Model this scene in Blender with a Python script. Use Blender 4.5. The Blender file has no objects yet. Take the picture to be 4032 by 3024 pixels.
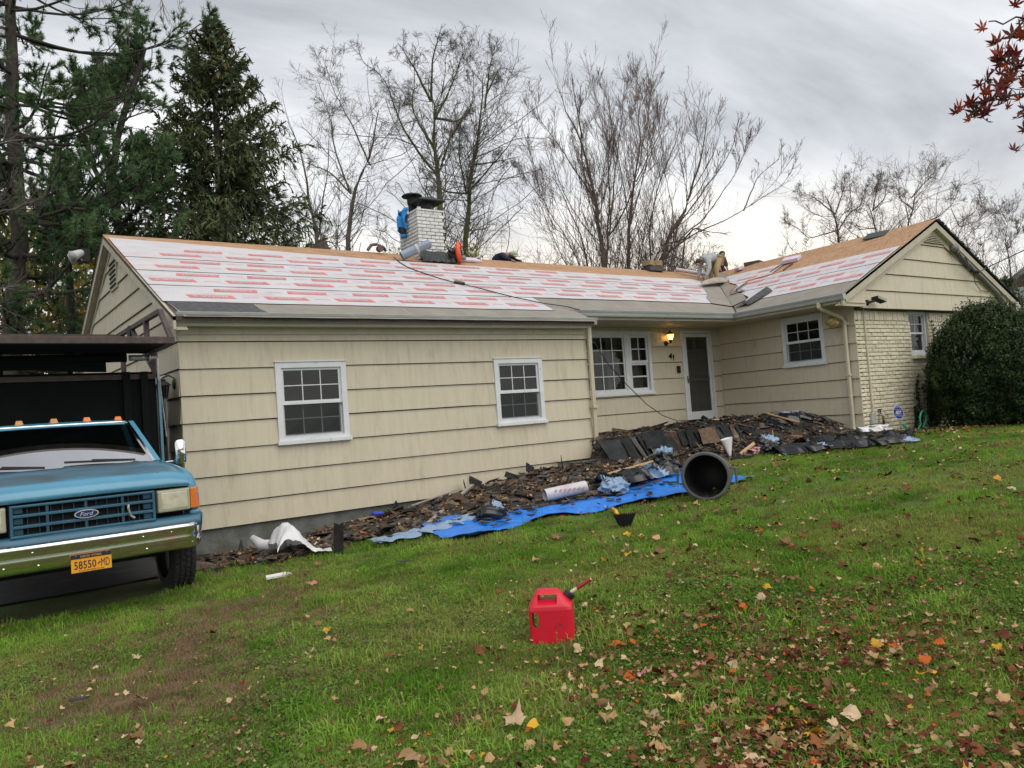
import bpy, bmesh, math, random
import numpy as np
from mathutils import Vector, Matrix
R = math.radians
rng = np.random.RandomState(7)
random.seed(7)
S = bpy.context.scene
COL = S.collection

# ---------------------------------------------------------------- camera
cam_d = bpy.data.cameras.new('camera'); cam = bpy.data.objects.new('camera', cam_d); COL.objects.link(cam)
cam_d.sensor_width = 36; cam_d.lens = 26.28; cam_d.clip_end = 1500; cam_d.clip_start = 0.05
_r, _u, _f = (0.8258, -0.5594, -0.0719), (0.0380, -0.0720, 0.9967), (0.5627, 0.8258, 0.0382)
cam.matrix_world = Matrix(((_r[0], _u[0], -_f[0], 0), (_r[1], _u[1], -_f[1], 0), (_r[2], _u[2], -_f[2], 0), (0, 0, 0, 1)))
S.camera = cam

# ---------------------------------------------------------------- world, sun, exposure
SUN_AZ, SUN_EL = R(172), R(52)          # broad soft fill added from behind the camera to brighten the front walls
w = bpy.data.worlds.new('World'); S.world = w; w.use_nodes = True
nt = w.node_tree; nt.nodes.clear()
def N(t, kind, **kw):
    n = t.nodes.new(kind)
    for k, v in kw.items():
        if k in n.inputs: n.inputs[k].default_value = v
        else: setattr(n, k, v)
    return n
wo = N(nt, 'ShaderNodeOutputWorld'); bg = N(nt, 'ShaderNodeBackground', Strength=0.1)
sky = N(nt, 'ShaderNodeTexSky', sky_type='NISHITA', sun_disc=False)
sky.sun_elevation = SUN_EL; sky.sun_rotation = SUN_AZ
tc = N(nt, 'ShaderNodeTexCoord'); sep = N(nt, 'ShaderNodeSeparateXYZ'); nt.links.new(tc.outputs['Generated'], sep.inputs[0])
mx = N(nt, 'ShaderNodeMath', operation='MAXIMUM'); mx.inputs[1].default_value = 0.0; nt.links.new(sep.outputs[2], mx.inputs[0])
ad = N(nt, 'ShaderNodeMath', operation='ADD'); ad.inputs[1].default_value = 0.16; nt.links.new(mx.outputs[0], ad.inputs[0])
dx = N(nt, 'ShaderNodeMath', operation='DIVIDE'); dy = N(nt, 'ShaderNodeMath', operation='DIVIDE')
nt.links.new(sep.outputs[0], dx.inputs[0]); nt.links.new(ad.outputs[0], dx.inputs[1])
nt.links.new(sep.outputs[1], dy.inputs[0]); nt.links.new(ad.outputs[0], dy.inputs[1])
cb = N(nt, 'ShaderNodeCombineXYZ'); nt.links.new(dx.outputs[0], cb.inputs[0]); nt.links.new(dy.outputs[0], cb.inputs[1])
mp = N(nt, 'ShaderNodeMapping'); mp.inputs['Rotation'].default_value = (0, 0, R(-20)); mp.inputs['Scale'].default_value = (0.75, 1.5, 1)
mp.inputs['Location'].default_value = (0.35, 0.0, 0)
nt.links.new(cb.outputs[0], mp.inputs[0])
n1 = N(nt, 'ShaderNodeTexNoise', Scale=0.9, Detail=8, Roughness=0.56, Distortion=0.5)
n2 = N(nt, 'ShaderNodeTexNoise', Scale=0.45, Detail=3, Roughness=0.5)
nt.links.new(mp.outputs[0], n1.inputs[0]); nt.links.new(cb.outputs[0], n2.inputs[0])
mixn = N(nt, 'ShaderNodeMath', operation='MULTIPLY_ADD'); mixn.inputs[1].default_value = 0.68
n2s = N(nt, 'ShaderNodeMath', operation='MULTIPLY'); n2s.inputs[1].default_value = 0.32
nt.links.new(n2.outputs[0], n2s.inputs[0]); nt.links.new(n1.outputs[0], mixn.inputs[0]); nt.links.new(n2s.outputs[0], mixn.inputs[2])
cr = N(nt, 'ShaderNodeValToRGB'); nt.links.new(mixn.outputs[0], cr.inputs[0])
e = cr.color_ramp.elements
e[0].position = 0.39; e[0].color = (4.1, 4.28, 4.6, 1)
e[1].position = 0.58; e[1].color = (9.1, 9.1, 9.05, 1)
m_ = e.new(0.46); m_.color = (5.6, 5.82, 6.15, 1)
m_ = e.new(0.53); m_.color = (7.4, 7.55, 7.75, 1)
# bright gap in the cloud low behind the trees
gd = N(nt, 'ShaderNodeVectorMath', operation='DOT_PRODUCT'); gd.inputs[1].default_value = (0.648, 0.747, 0.149)
nt.links.new(tc.outputs['Generated'], gd.inputs[0])
gp = N(nt, 'ShaderNodeMapRange'); gp.inputs[1].default_value = 0.86; gp.inputs[2].default_value = 1.0; gp.interpolation_type = 'SMOOTHSTEP'
nt.links.new(gd.outputs['Value'], gp.inputs[0])
lo = N(nt, 'ShaderNodeMapRange'); lo.inputs[1].default_value = 0.30; lo.inputs[2].default_value = 0.03; lo.interpolation_type = 'SMOOTHSTEP'
nt.links.new(sep.outputs[2], lo.inputs[0])
gl = N(nt, 'ShaderNodeMath', operation='MULTIPLY'); nt.links.new(gp.outputs[0], gl.inputs[0]); nt.links.new(lo.outputs[0], gl.inputs[1])
hz = N(nt, 'ShaderNodeMixRGB'); hz.inputs[2].default_value = (8.6, 8.5, 8.1, 1)
hzf = N(nt, 'ShaderNodeMath', operation='MULTIPLY'); hzf.inputs[1].default_value = 0.7
nt.links.new(lo.outputs[0], hzf.inputs[0]); nt.links.new(hzf.outputs[0], hz.inputs[0]); nt.links.new(cr.outputs[0], hz.inputs[1])
hz2 = N(nt, 'ShaderNodeMixRGB'); hz2.inputs[2].default_value = (13.0, 11.2, 8.2, 1)
nt.links.new(gl.outputs[0], hz2.inputs[0]); nt.links.new(hz.outputs[0], hz2.inputs[1])
fin = N(nt, 'ShaderNodeMixRGB'); fin.inputs[0].default_value = 0.95
nt.links.new(sky.outputs[0], fin.inputs[1]); nt.links.new(hz2.outputs[0], fin.inputs[2])
nt.links.new(fin.outputs[0], bg.inputs[0]); nt.links.new(bg.outputs[0], wo.inputs[0])

fill_sun_d = bpy.data.lights.new('sun', 'SUN'); sun = bpy.data.objects.new('sun', fill_sun_d); COL.objects.link(sun)
fill_sun_d.energy = 1.5; fill_sun_d.angle = R(70); fill_sun_d.color = (1.0, 0.94, 0.84)
sd = Vector((math.sin(SUN_AZ) * math.cos(SUN_EL), math.cos(SUN_AZ) * math.cos(SUN_EL), math.sin(SUN_EL)))
sun.rotation_euler = (-sd).to_track_quat('-Z', 'Y').to_euler()
S.view_settings.view_transform = 'Standard'; S.view_settings.look = 'None'
S.view_settings.exposure = 0.35; S.view_settings.gamma = 1.0; S.view_settings.use_curve_mapping = False

# ---------------------------------------------------------------- materials
def srgb(r, g, b):
    f = lambda c: ((c / 255 + .055) / 1.055) ** 2.4 if c > 10 else c / 255 / 12.92
    return (f(r), f(g), f(b))
MATS = {}
def mat(name, col, rough=.6, metal=0., var=.15, vs=6., vst=(1, 1, 1), col2=None, lo=.35, hi=.65, bump=0., bs=60., bst=(1, 1, 1), spec=.5, detail=4, coord='pos', layers=(), trans=0., rand=0., coat=0.):
    """principled material; colour broken up by noise in world position; layers = extra noise stains (col, scale, stretch, lo, hi)"""
    if name in MATS: return MATS[name]
    m = bpy.data.materials.new(name); m.use_nodes = True; t = m.node_tree
    b = t.nodes['Principled BSDF']; L = t.links.new
    if coord == 'pos': src = N(t, 'ShaderNodeNewGeometry').outputs['Position']
    else: src = N(t, 'ShaderNodeTexCoord').outputs['Object']
    def noise(scale, st, det=4):
        mp = N(t, 'ShaderNodeMapping'); mp.inputs['Scale'].default_value = st; L(src, mp.inputs[0])
        n = N(t, 'ShaderNodeTexNoise', Scale=scale, Detail=det, Roughness=.6); L(mp.outputs[0], n.inputs[0]); return n.outputs[0]
    def ramp(val, a, c):
        r = N(t, 'ShaderNodeMapRange'); r.inputs[1].default_value = a; r.inputs[2].default_value = c; L(val, r.inputs[0]); return r.outputs[0]
    c1 = tuple(min(1, x * (1 - var)) for x in col) + (1,); c2 = tuple(min(1, x * (1 + var)) for x in (col2 or col)) + (1,)
    mix = N(t, 'ShaderNodeMixRGB'); mix.inputs[1].default_value = c1; mix.inputs[2].default_value = c2
    L(ramp(noise(vs, vst, detail), lo, hi), mix.inputs[0]); out = mix.outputs[0]
    for (lc, ls, lst, la, lb) in layers:
        mm = N(t, 'ShaderNodeMixRGB'); mm.inputs[2].default_value = tuple(lc) + (1,)
        L(ramp(noise(ls, lst), la, lb), mm.inputs[0]); L(out, mm.inputs[1]); out = mm.outputs[0]
    if rand:
        oi = N(t, 'ShaderNodeObjectInfo'); hs = N(t, 'ShaderNodeHueSaturation')
        mr = N(t, 'ShaderNodeMapRange'); mr.inputs[3].default_value = 1 - rand; mr.inputs[4].default_value = 1 + rand
        L(oi.outputs['Random'], mr.inputs[0]); L(mr.outputs[0], hs.inputs['Value']); L(out, hs.inputs['Color']); out = hs.outputs[0]
    L(out, b.inputs['Base Color'])
    b.inputs['Roughness'].default_value = rough; b.inputs['Metallic'].default_value = metal
    b.inputs['Specular IOR Level'].default_value = spec
    if coat: b.inputs['Coat Weight'].default_value = coat; b.inputs['Coat Roughness'].default_value = .08
    if trans:
        tr = N(t, 'ShaderNodeBsdfTranslucent'); ms = N(t, 'ShaderNodeMixShader'); ms.inputs[0].default_value = trans
        L(out, tr.inputs[0]); L(b.outputs[0], ms.inputs[1]); L(tr.outputs[0], ms.inputs[2]); L(ms.outputs[0], t.nodes['Material Output'].inputs[0])
    if bump:
        bp = N(t, 'ShaderNodeBump', Strength=1.0, Distance=bump); L(noise(bs, bst), bp.inputs['Height']); L(bp.outputs[0], b.inputs['Normal'])
    MATS[name] = m; return m
def glass_mat(name, tint=(.6, .65, .66), refl=.12, rough=.02, clear=.75):
    m = bpy.data.materials.new(name); m.use_nodes = True; t = m.node_tree; t.nodes.clear(); L = t.links.new
    o = N(t, 'ShaderNodeOutputMaterial'); tr = N(t, 'ShaderNodeBsdfTransparent'); tr.inputs[0].default_value = tuple(x * clear for x in tint) + (1,)
    g = N(t, 'ShaderNodeBsdfGlossy', Roughness=rough); g.inputs[0].default_value = (1, 1, 1, 1)
    lw = N(t, 'ShaderNodeLayerWeight', Blend=.5); fr = N(t, 'ShaderNodeMath', operation='POWER'); fr.inputs[1].default_value = 5.0; L(lw.outputs['Facing'], fr.inputs[0]); ad = N(t, 'ShaderNodeMath', operation='MULTIPLY_ADD'); ad.inputs[1].default_value = .9; ad.inputs[2].default_value = refl; ad.use_clamp = True
    mx = N(t, 'ShaderNodeMixShader'); L(fr.outputs[0], ad.inputs[0]); L(ad.outputs[0], mx.inputs[0]); L(tr.outputs[0], mx.inputs[1]); L(g.outputs[0], mx.inputs[2]); L(mx.outputs[0], o.inputs[0])
    return m

PAINT = (.535, .48, .362)
m_siding = mat('cream_painted_siding', PAINT, .62, var=.045, vs=2.2, vst=(6, 6, .5), bump=.003, bs=55, bst=(3, 3, .03),
    layers=[((.42, .38, .28), 1.3, (9, 9, .9), .54, .80), ((.27, .26, .16), .9, (3.2, 3.2, 1.2), .61, .86), ((.24, .21, .15), 2.2, (16, 16, 1.6), .70, .78)])
m_siding_edge = m_siding
m_trimcream = mat('cream_trim_paint', (.52, .465, .35), .55, var=.08, vs=4, layers=[((.3, .27, .2), 3, (4, 4, 1), .62, .8)])
m_rake = mat('grey_cream_rake_paint', (.42, .385, .295), .6, var=.1, vs=5, layers=[((.2, .18, .14), 5, (3, 3, 1), .62, .8)])
m_white = mat('white_window_paint', (.62, .64, .655), .5, var=.06, vs=5, layers=[((.45, .45, .43), 9, (1, 1, 1), .62, .75)])
m_gutter = mat('weathered_grey_gutter', (.36, .38, .365), .42, var=.1, vs=3, vst=(1, 1, 4), layers=[((.28, .30, .30), 4, (1, 1, 6), .55, .75)])
m_block = mat('concrete_foundation', (.13, .135, .125), .9, var=.25, vs=5, bump=.01, bs=25, layers=[((.09, .11, .06), 3, (1, 1, 1), .5, .7), ((.24, .23, .21), 2, (1, 1, 1), .6, .75)])
m_brick = mat('cream_painted_brick', (.66, .605, .46), .65, var=.07, vs=9, bump=.008, bs=22, rand=.07, layers=[((.36, .33, .25), 5, (1, 1, 1), .62, .82)])
m_mortar = mat('cream_painted_mortar', (.46, .42, .32), .85, var=.15, vs=14)
m_chim = mat('white_painted_chimney_brick', (.63, .64, .64), .6, var=.08, vs=8, bump=.008, bs=24, rand=.09, layers=[((.40, .30, .17), 1.6, (5, 5, .35), .63, .72), ((.30, .28, .27), 7, (1, 1, 1.4), .64, .74)])
m_chim_mort = mat('chimney_mortar', (.33, .33, .33), .9, var=.2, vs=20)
m_osb = mat('orange_brown_sheathing', (.37, .215, .115), .8, var=.24, vs=16, vst=(.25, 1.4, 1), bump=.002, bs=40, rand=.06, layers=[((.22, .10, .045), 3.2, (.35, 1.4, 1), .56, .8), ((.56, .32, .14), 9, (.2, 2, 1), .6, .85)])
m_under = mat('white_roof_underlayment', (.52, .515, .535), .55, var=.05, vs=2, bump=.01, bs=3.2, layers=[((.54, .38, .40), 5., (.35, 1.6, 1), .52, .72), ((.40, .40, .45), 4., (.5, 1.6, 1), .55, .75)])
m_under_red = mat('red_underlayment_print', (.56, .17, .17), .55, var=.15, vs=5)
m_under_pink = mat('faded_pink_print', (.52, .27, .29), .55, var=.1, vs=9)
m_membrane = mat('taupe_ice_membrane', (.235, .215, .185), .85, var=.1, vs=2.5, bump=.006, bs=4, layers=[((.30, .28, .25), 2.5, (4, 1, 1), .6, .8)])
m_felt = mat('dark_granule_membrane', (.07, .07, .075), .9, var=.25, vs=14, bump=.004, bs=90)
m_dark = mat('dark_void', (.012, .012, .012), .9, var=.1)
m_room = mat('dim_room_wall', (.11, .105, .095), .9, var=.3, vs=1.5)
m_curtain = mat('beige_curtain', (.30, .25, .18), .9, var=.2, vs=3, vst=(9, 9, .4))
m_blind = mat('grey_insect_screen', (.06, .06, .06), .8, var=.1)
m_glass = glass_mat('window_glass', clear=.62, refl=.05)
m_black = mat('black_metal', (.012, .012, .013), .6, var=.2, spec=.3)
m_blackpl = mat('black_plastic', (.018, .018, .02), .35, var=.15)
m_chrome = mat('chrome', (.80, .80, .80), .10, 1.0, var=.05, vs=8, layers=[((.42, .36, .28), 14, (1, 1, 1), .69, .74)])
m_blue = mat('faded_blue_truck_paint', (.065, .235, .36), .28, var=.08, vs=3, coord='obj', coat=.3)
m_bluedirt = mat('dirty_blue_hood_paint', (.08, .27, .42), .42, var=.1, vs=3, coord='obj', layers=[((.075, .075, .074), 1.6, (1, 1.2, 1), .12, .72)])
m_bluegr = mat('grille_frame_blue', (.022, .092, .15), .35, var=.1, coord='obj')
m_bluedark = mat('grille_blue', (.014, .06, .10), .35, var=.1, coord='obj')
m_amber = mat('amber_lens', (.75, .17, .015), .25, var=.1, vs=20, coord='obj')
m_amber2 = mat('faded_amber_lens', (.52, .22, .05), .35, var=.15, vs=20, coord='obj')
m_lens = mat('yellowed_headlamp_lens', (.33, .315, .235), .25, var=.08, vs=5, coord='obj')
m_tyre = mat('tyre_rubber', (.022, .022, .022), .85, var=.3, vs=30, bump=.004, bs=40, coord='obj')
m_box = mat('black_truck_body', (.006, .008, .008), .8, var=.2, vs=2, coord='obj', spec=.12)
m_rust = mat('rusty_brown_steel', (.065, .045, .04), .7, var=.3, vs=9, coord='obj', layers=[((.12, .10, .10), 6, (1, 1, 1), .6, .7)])
m_skin = mat('skin', (.36, .20, .13), .6, var=.06)

# ---------------------------------------------------------------- mesh helpers
def norm(v): v = np.asarray(v, float); return v / (np.linalg.norm(v) + 1e-12)
class MB:
    def __init__(s): s.v = []; s.f = []; s.mi = []; s.cur = 0
    def add(s, vs, fs):
        o = len(s.v); s.v += [tuple(float(x) for x in v) for v in vs]
        s.f += [tuple(i + o for i in f) for f in fs]; s.mi += [s.cur] * len(fs); return s
    def box(s, a, b, bev=0):
        x0, y0, z0 = a; x1, y1, z1 = b
        return s.hexa([(x0, y0, z0), (x1, y0, z0), (x1, y1, z0), (x0, y1, z0), (x0, y0, z1), (x1, y0, z1), (x1, y1, z1), (x0, y1, z1)])
    def hexa(s, p):
        return s.add(p, [(0, 3, 2, 1), (4, 5, 6, 7), (0, 1, 5, 4), (1, 2, 6, 5), (2, 3, 7, 6), (3, 0, 4, 7)])
    def bar(s, a, b, w, h, up=(0, 0, 1)):
        a, b = np.array(a, float), np.array(b, float); d = norm(b - a); up = np.array(up, float)
        if abs(d @ up) > .98: up = np.array((0, 1., 0))
        r = norm(np.cross(d, up)); u = np.cross(r, d); r, u = r * w / 2, u * h / 2
        return s.hexa([a - r - u, a + r - u, a + r + u, a - r + u, b - r - u, b + r - u, b + r + u, b - r + u])
    def prism(s, poly, d):
        """closed polygon (3D points) pushed along d"""
        n = len(poly); p = [np.array(q, float) for q in poly]; d = np.array(d, float)
        return s.add(p + [q + d for q in p], [tuple(range(n))[::-1], tuple(range(n, 2 * n))] + [(i, (i + 1) % n, (i + 1) % n + n, i + n) for i in range(n)])
    def loft(s, rings, closed=True, caps=True):
        n = len(rings[0]); fs = []; vs = [p for r in rings for p in r]
        for k in range(len(rings) - 1):
            for i in range(n if closed else n - 1):
                j = (i + 1) % n; fs.append((k * n + i, k * n + j, (k + 1) * n + j, (k + 1) * n + i))
        if caps and closed: fs += [tuple(range(n))[::-1], tuple(range((len(rings) - 1) * n, len(rings) * n))]
        return s.add(vs, fs)
    def tube(s, pts, rad, n=8, caps=True):
        pts = np.array(pts, float); K = len(pts); rad = np.full(K, rad) if np.isscalar(rad) else np.array(rad, float)
        t = np.gradient(pts, axis=0); t /= np.linalg.norm(t, axis=1)[:, None] + 1e-12
        ref = np.array((0, 0, 1.)) if abs(t[0][2]) < .9 else np.array((1., 0, 0)); rings = []
        u = norm(np.cross(t[0], ref))
        for k in range(K):
            u = norm(u - t[k] * (u @ t[k])); v = np.cross(t[k], u)
            rings.append([pts[k] + rad[k] * (math.cos(a) * u + math.sin(a) * v) for a in np.arange(n) * 2 * math.pi / n])
        return s.loft(rings, True, caps)
    def lathe(s, c, prof, n=20, axis=(0, 0, 1), caps=True):
        ax = norm(axis); ref = np.array((1., 0, 0)) if abs(ax[0]) < .9 else np.array((0, 1., 0))
        u = norm(np.cross(ax, ref)); v = np.cross(ax, u); c = np.array(c, float)
        return s.loft([[c + ax * h + r * (math.cos(a) * u + math.sin(a) * v) for a in np.arange(n) * 2 * math.pi / n] for r, h in prof], True, caps)
    def grid(s, P):
        """P[i][j] 3D points"""
        a, b = len(P), len(P[0])
        return s.add([p for r in P for p in r], [(i * b + j, i * b + j + 1, (i + 1) * b + j + 1, (i + 1) * b + j) for i in range(a - 1) for j in range(b - 1)])
    def blob(s, c, r, n=10, m=7, jit=0, seed=0):
        rs = np.random.RandomState(seed); c = np.array(c); r = np.array(r if not np.isscalar(r) else (r,) * 3)
        rings = []
        for k in range(1, m):
            th = math.pi * k / m
            rings.append([c + r * np.array((math.sin(th) * math.cos(a), math.sin(th) * math.sin(a), math.cos(th))) * (1 + jit * rs.uniform(-1, 1)) for a in np.arange(n) * 2 * math.pi / n])
        return s.loft(rings)
    def mesh(s, name, mats, smooth=False):
        me = bpy.data.meshes.new(name); me.from_pydata(s.v, [], s.f)
        for m in (mats if isinstance(mats, (list, tuple)) else [mats]): me.materials.append(m)
        if any(s.mi): me.polygons.foreach_set('material_index', s.mi)
        bm = bmesh.new(); bm.from_mesh(me); bmesh.ops.recalc_face_normals(bm, faces=bm.faces); bm.to_mesh(me); bm.free()
        if smooth: me.polygons.foreach_set('use_smooth', [True] * len(me.polygons))
        return me
    def build(s, name, mats, parent=None, smooth=False, **kw):
        return link(name, s.mesh(name, mats, smooth), parent, **kw)
def link(name, me, parent=None, local=False, **kw):
    o = bpy.data.objects.new(name, me); COL.objects.link(o)
    if parent is not None: setpar(o, parent, local)
    for k, v in kw.items(): o[k] = v
    return o
def setpar(o, parent, local=False):
    o.parent = parent
    if not local: o.matrix_parent_inverse = world_of(parent).inverted()
def world_of(o):
    m = o.matrix_basis.copy()
    if o.parent: m = world_of(o.parent) @ o.matrix_parent_inverse @ m
    return m
def thing(name, label, cat, loc=(0, 0, 0), rotz=0., group=None):
    o = bpy.data.objects.new(name, None); COL.objects.link(o); o.location = loc; o.rotation_euler = (0, 0, rotz); o.empty_display_size = .2
    return tag(o, label, cat, group)
def tag(o, label, cat, group=None):
    o['label'] = label; o['category'] = cat
    if group: o['group'] = group
    return o
def bevel(o, w=.01, seg=2, ang=40):
    b = o.modifiers.new('bevel', 'BEVEL'); b.width = w; b.segments = seg; b.limit_method = 'ANGLE'; b.angle_limit = R(ang); return o
def subsurf(o, n=2):
    b = o.modifiers.new('sub', 'SUBSURF'); b.levels = n; b.render_levels = n; return o
def np_mesh(name, V, F, mats, smooth=False, mi=None):
    """V (n,3), F (m,k) fixed k"""
    me = bpy.data.meshes.new(name); V = np.asarray(V, np.float32); F = np.asarray(F, np.int32); k = F.shape[1]
    me.vertices.add(len(V)); me.vertices.foreach_set('co', V.ravel())
    me.loops.add(F.size); me.loops.foreach_set('vertex_index', F.ravel())
    me.polygons.add(len(F)); me.polygons.foreach_set('loop_start', np.arange(0, F.size, k, dtype=np.int32)); me.polygons.foreach_set('loop_total', np.full(len(F), k, np.int32))
    for m in (mats if isinstance(mats, (list, tuple)) else [mats]): me.materials.append(m)
    if mi is not None: me.polygons.foreach_set('material_index', np.asarray(mi, np.int32))
    if smooth: me.polygons.foreach_set('use_smooth', np.ones(len(F), bool))
    me.update(calc_edges=True); return me
def text2d(s, size=1.0, shear=0., bold=0.):
    c = bpy.data.curves.new('t', 'FONT'); c.body = s; c.size = size; c.shear = shear; c.resolution_u = 2; c.offset = bold
    o = bpy.data.objects.new('t', c); COL.objects.link(o)
    me = o.to_mesh(); v = np.array([x.co[:2] for x in me.vertices]); f = [tuple(p.vertices) for p in me.polygons]; o.to_mesh_clear()
    bpy.data.objects.remove(o); bpy.data.curves.remove(c); return v, f
def add_text(mb, s, org, ax, ay, height=None, width=None, d=(0, 0, 0), shear=0., bold=0., flip=False):
    """flat lettering: fits the text box to width and height, centred at org"""
    v, f = text2d(s, shear=shear, bold=bold); a, b = v.min(0), v.max(0); ext = b - a; c = (a + b) / 2
    sy = (height / ext[1]) if height else None; sx = (width / ext[0]) if width else sy
    if sy is None: sy = sx
    v = (v - c) * np.array((sx, sy))
    if flip: v = -v
    org, ax, ay = np.array(org, float), norm(ax), norm(ay)
    mb.add([org + ax * p[0] + ay * p[1] for p in v], f)
def lerp(a, b, t): return tuple(np.array(a, float) * (1 - t) + np.array(b, float) * t)
GX = [-60, -30, -8, 1, 3, 5, 7, 9, 12, 14, 15.5, 18, 25, 60]; GZ = [-1.75, -1.7, -1.6, -1.53, -1.46, -1.36, -1.23, -1.13, -1.02, -.97, -.97, -1.08, -1.2, -1.2]
def gz(x): return float(np.interp(x, GX, GZ))
def dipz(x, y): return -.13 * np.clip((y - 9.2) / 1.0, 0, 1) * np.clip((7.0 - x) / 2.2, 0, 1) * (y < 14)
# ================================================================ ground
gxs = np.unique(np.concatenate([np.linspace(-400, -30, 12), np.linspace(-30, 40, 141), np.linspace(40, 400, 12)]))
gys = np.unique(np.concatenate([np.linspace(-200, -4, 10), np.linspace(-4, 16, 60), np.linspace(16, 700, 24)]))
gnx, gny = len(gxs), len(gys)
XX, YY = np.meshgrid(gxs, gys)
def bumpz(x, y): return .018 * np.sin(x * 2.1 + 1.3 * np.sin(y * 1.7)) * np.cos(y * 1.9 + .8 * np.sin(x)) + .01 * np.sin(5.3 * x + 2 * y) * np.sin(4.1 * y - x)
ZZ = np.interp(XX, GX, GZ) + bumpz(XX, YY) * (np.abs(XX) < 30) * (YY < 9.6) + dipz(XX, YY) * (XX > 1.2)
kk = np.arange(gnx * gny).reshape(gny, gnx)
F = np.stack([kk[:-1, :-1], kk[:-1, 1:], kk[1:, 1:], kk[1:, :-1]], -1).reshape(-1, 4)
m_soil = mat('lawn_soil_and_thatch', (.085, .105, .030), .95, var=.25, vs=3, bump=.02, bs=18,
             layers=[((.065, .125, .020), .35, (1, 1, 1), .42, .6), ((.095, .062, .038), .5, (1, 1.4, 1), .53, .66), ((.13, .09, .05), 9, (1, 1, 1), .62, .8)])
lawn = link('lawn', np_mesh('lawn', np.stack([XX, YY, ZZ], -1).reshape(-1, 3), F, m_soil, True)); lawn['kind'] = 'structure'
# asphalt drive beside the house, under the truck
mb = MB(); dr = []
for i, y in enumerate(np.linspace(9.0, 40, 24)):
    dr.append([(x + .12 * math.sin(y * 1.7 + x), y, gz(x) + .022 + .004 * math.sin(3 * x + y)) for x in np.linspace(-6, 1.45, 14)])
m_asph = mat('worn_asphalt', (.05, .05, .052), .9, var=.2, vs=4, bump=.006, bs=70, layers=[((.10, .085, .065), 1.6, (1, 1, 1), .58, .7)])
mb.grid(dr).build('driveway', m_asph, smooth=True, kind='structure')
# ================================================================ house
house = thing('house', 'long low cream ranch house with shingled siding boards and its roof half stripped', 'house', (9, 12, -1.2))
YL, YE, YB, XW, XL, XR = 10.494, 11.99, 8.50, 14.25, 1.926, 8.83
EXPO = .36
class Frame:
    """vertical wall: s along it, t outward, z up"""
    def __init__(s, o, a, n): s.o, s.a, s.n = np.array(o, float), np.array(a, float), np.array(n, float)
    def p(s, u, t, z): return s.o + s.a * u + s.n * t + np.array((0, 0, z))
    def box(s, mb, u0, u1, t0, t1, z0, z1):
        return mb.hexa([s.p(u0, t0, z0), s.p(u1, t0, z0), s.p(u1, t1, z0), s.p(u0, t1, z0), s.p(u0, t0, z1), s.p(u1, t0, z1), s.p(u1, t1, z1), s.p(u0, t1, z1)])
F_left = Frame((0, YL, 0), (1, 0, 0), (0, -1, 0))
F_entry = Frame((0, YE, 0), (1, 0, 0), (0, -1, 0))
F_brick = Frame((0, YB, 0), (1, 0, 0), (0, -1, 0))
F_gtop = Frame((0, 8.34, 0), (1, 0, 0), (0, -1, 0))
F_west = Frame((XW, 0, 0), (0, 1, 0), (-1, 0, 0))
gd_ = norm((-.06, 1, 0)); F_gab = Frame((XL + .06 * YL, 0, 0), (-.06, 1, 0), norm((-1, -.06, 0)))   # left gable end, s = Y

def rect_minus(s0, s1, z0, z1, holes):
    """rectangles of [s0,s1]x[z0,z1] outside the holes"""
    ss = sorted({s0, s1} | {min(max(h[k], s0), s1) for h in holes for k in (0, 1)}); out = []
    for a, b in zip(ss[:-1], ss[1:]):
        if b - a < 1e-4: continue
        segs = [(z0, z1)]
        for h in holes:
            if h[0] < (a + b) / 2 < h[1]:
                n = []
                for p, q in segs:
                    if h[3] <= p or h[2] >= q: n.append((p, q)); continue
                    if h[2] > p: n.append((p, h[2]))
                    if h[3] < q: n.append((h[3], q))
                segs = n
        for p, q in segs:
            if q - p > .012: out.append([a, b, p, q])
    # merge neighbours with the same z range
    mer = []
    for r in out:
        if mer and abs(mer[-1][1] - r[0]) < 1e-5 and mer[-1][2:] == r[2:]: mer[-1][1] = r[1]
        else: mer.append(r)
    return mer
def board(Fm, poly, zc0, zc1, parent, m=None):
    """tapered siding board: thick at its lower edge"""
    th = lambda z: .006 + .027 * (zc1 - z) / (zc1 - zc0)
    mb = MB(); n = len(poly)
    fr = [Fm.p(s, th(z), z) for s, z in poly]; bk = [Fm.p(s, -.004, z) for s, z in poly]
    mb.add(fr + bk, [tuple(range(n)), tuple(range(n, 2 * n))[::-1]] + [(i, i + n, (i + 1) % n + n, (i + 1) % n) for i in range(n)])
    return mb.build('siding_board', m or m_siding, parent)
def clad(Fm, s0, s1, lines, holes, parent, clip=None, joint=3.66, seed=1):
    rs = np.random.RandomState(seed)
    for k in range(len(lines) - 1):
        z1, z0 = lines[k], lines[k + 1] + .013
        off = rs.uniform(0, joint)
        for a, b, p, q in rect_minus(s0, s1, z0, z1, holes):
            full = (p == z0 and q == z1)
            cuts = [a] + [c for c in np.arange(s0 - joint + off, s1, joint) if a + .3 < c < b - .3 and full] + [b]
            for c0, c1 in zip(cuts[:-1], cuts[1:]):
                dz = rs.uniform(-.004, .004) if full else 0
                poly = [(c0 + .0006, p + dz), (c1 - .0006, p + dz + rs.uniform(-.002, .002)), (c1 - .0006, q), (c0 + .0006, q)]
                if clip: poly = clip(poly)
                if len(poly) >= 3: board(Fm, poly, z0, z1, parent)
def clip_half(poly, f):
    """keep the part of poly where f(s,z) <= 0 (f linear)"""
    out = []
    for i in range(len(poly)):
        a, b = poly[i], poly[(i + 1) % len(poly)]; fa, fb = f(*a), f(*b)
        if fa <= 0: out.append(a)
        if (fa < 0 < fb) or (fb < 0 < fa):
            t = fa / (fa - fb); out.append((a[0] + (b[0] - a[0]) * t, a[1] + (b[1] - a[1]) * t))
    return out
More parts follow.
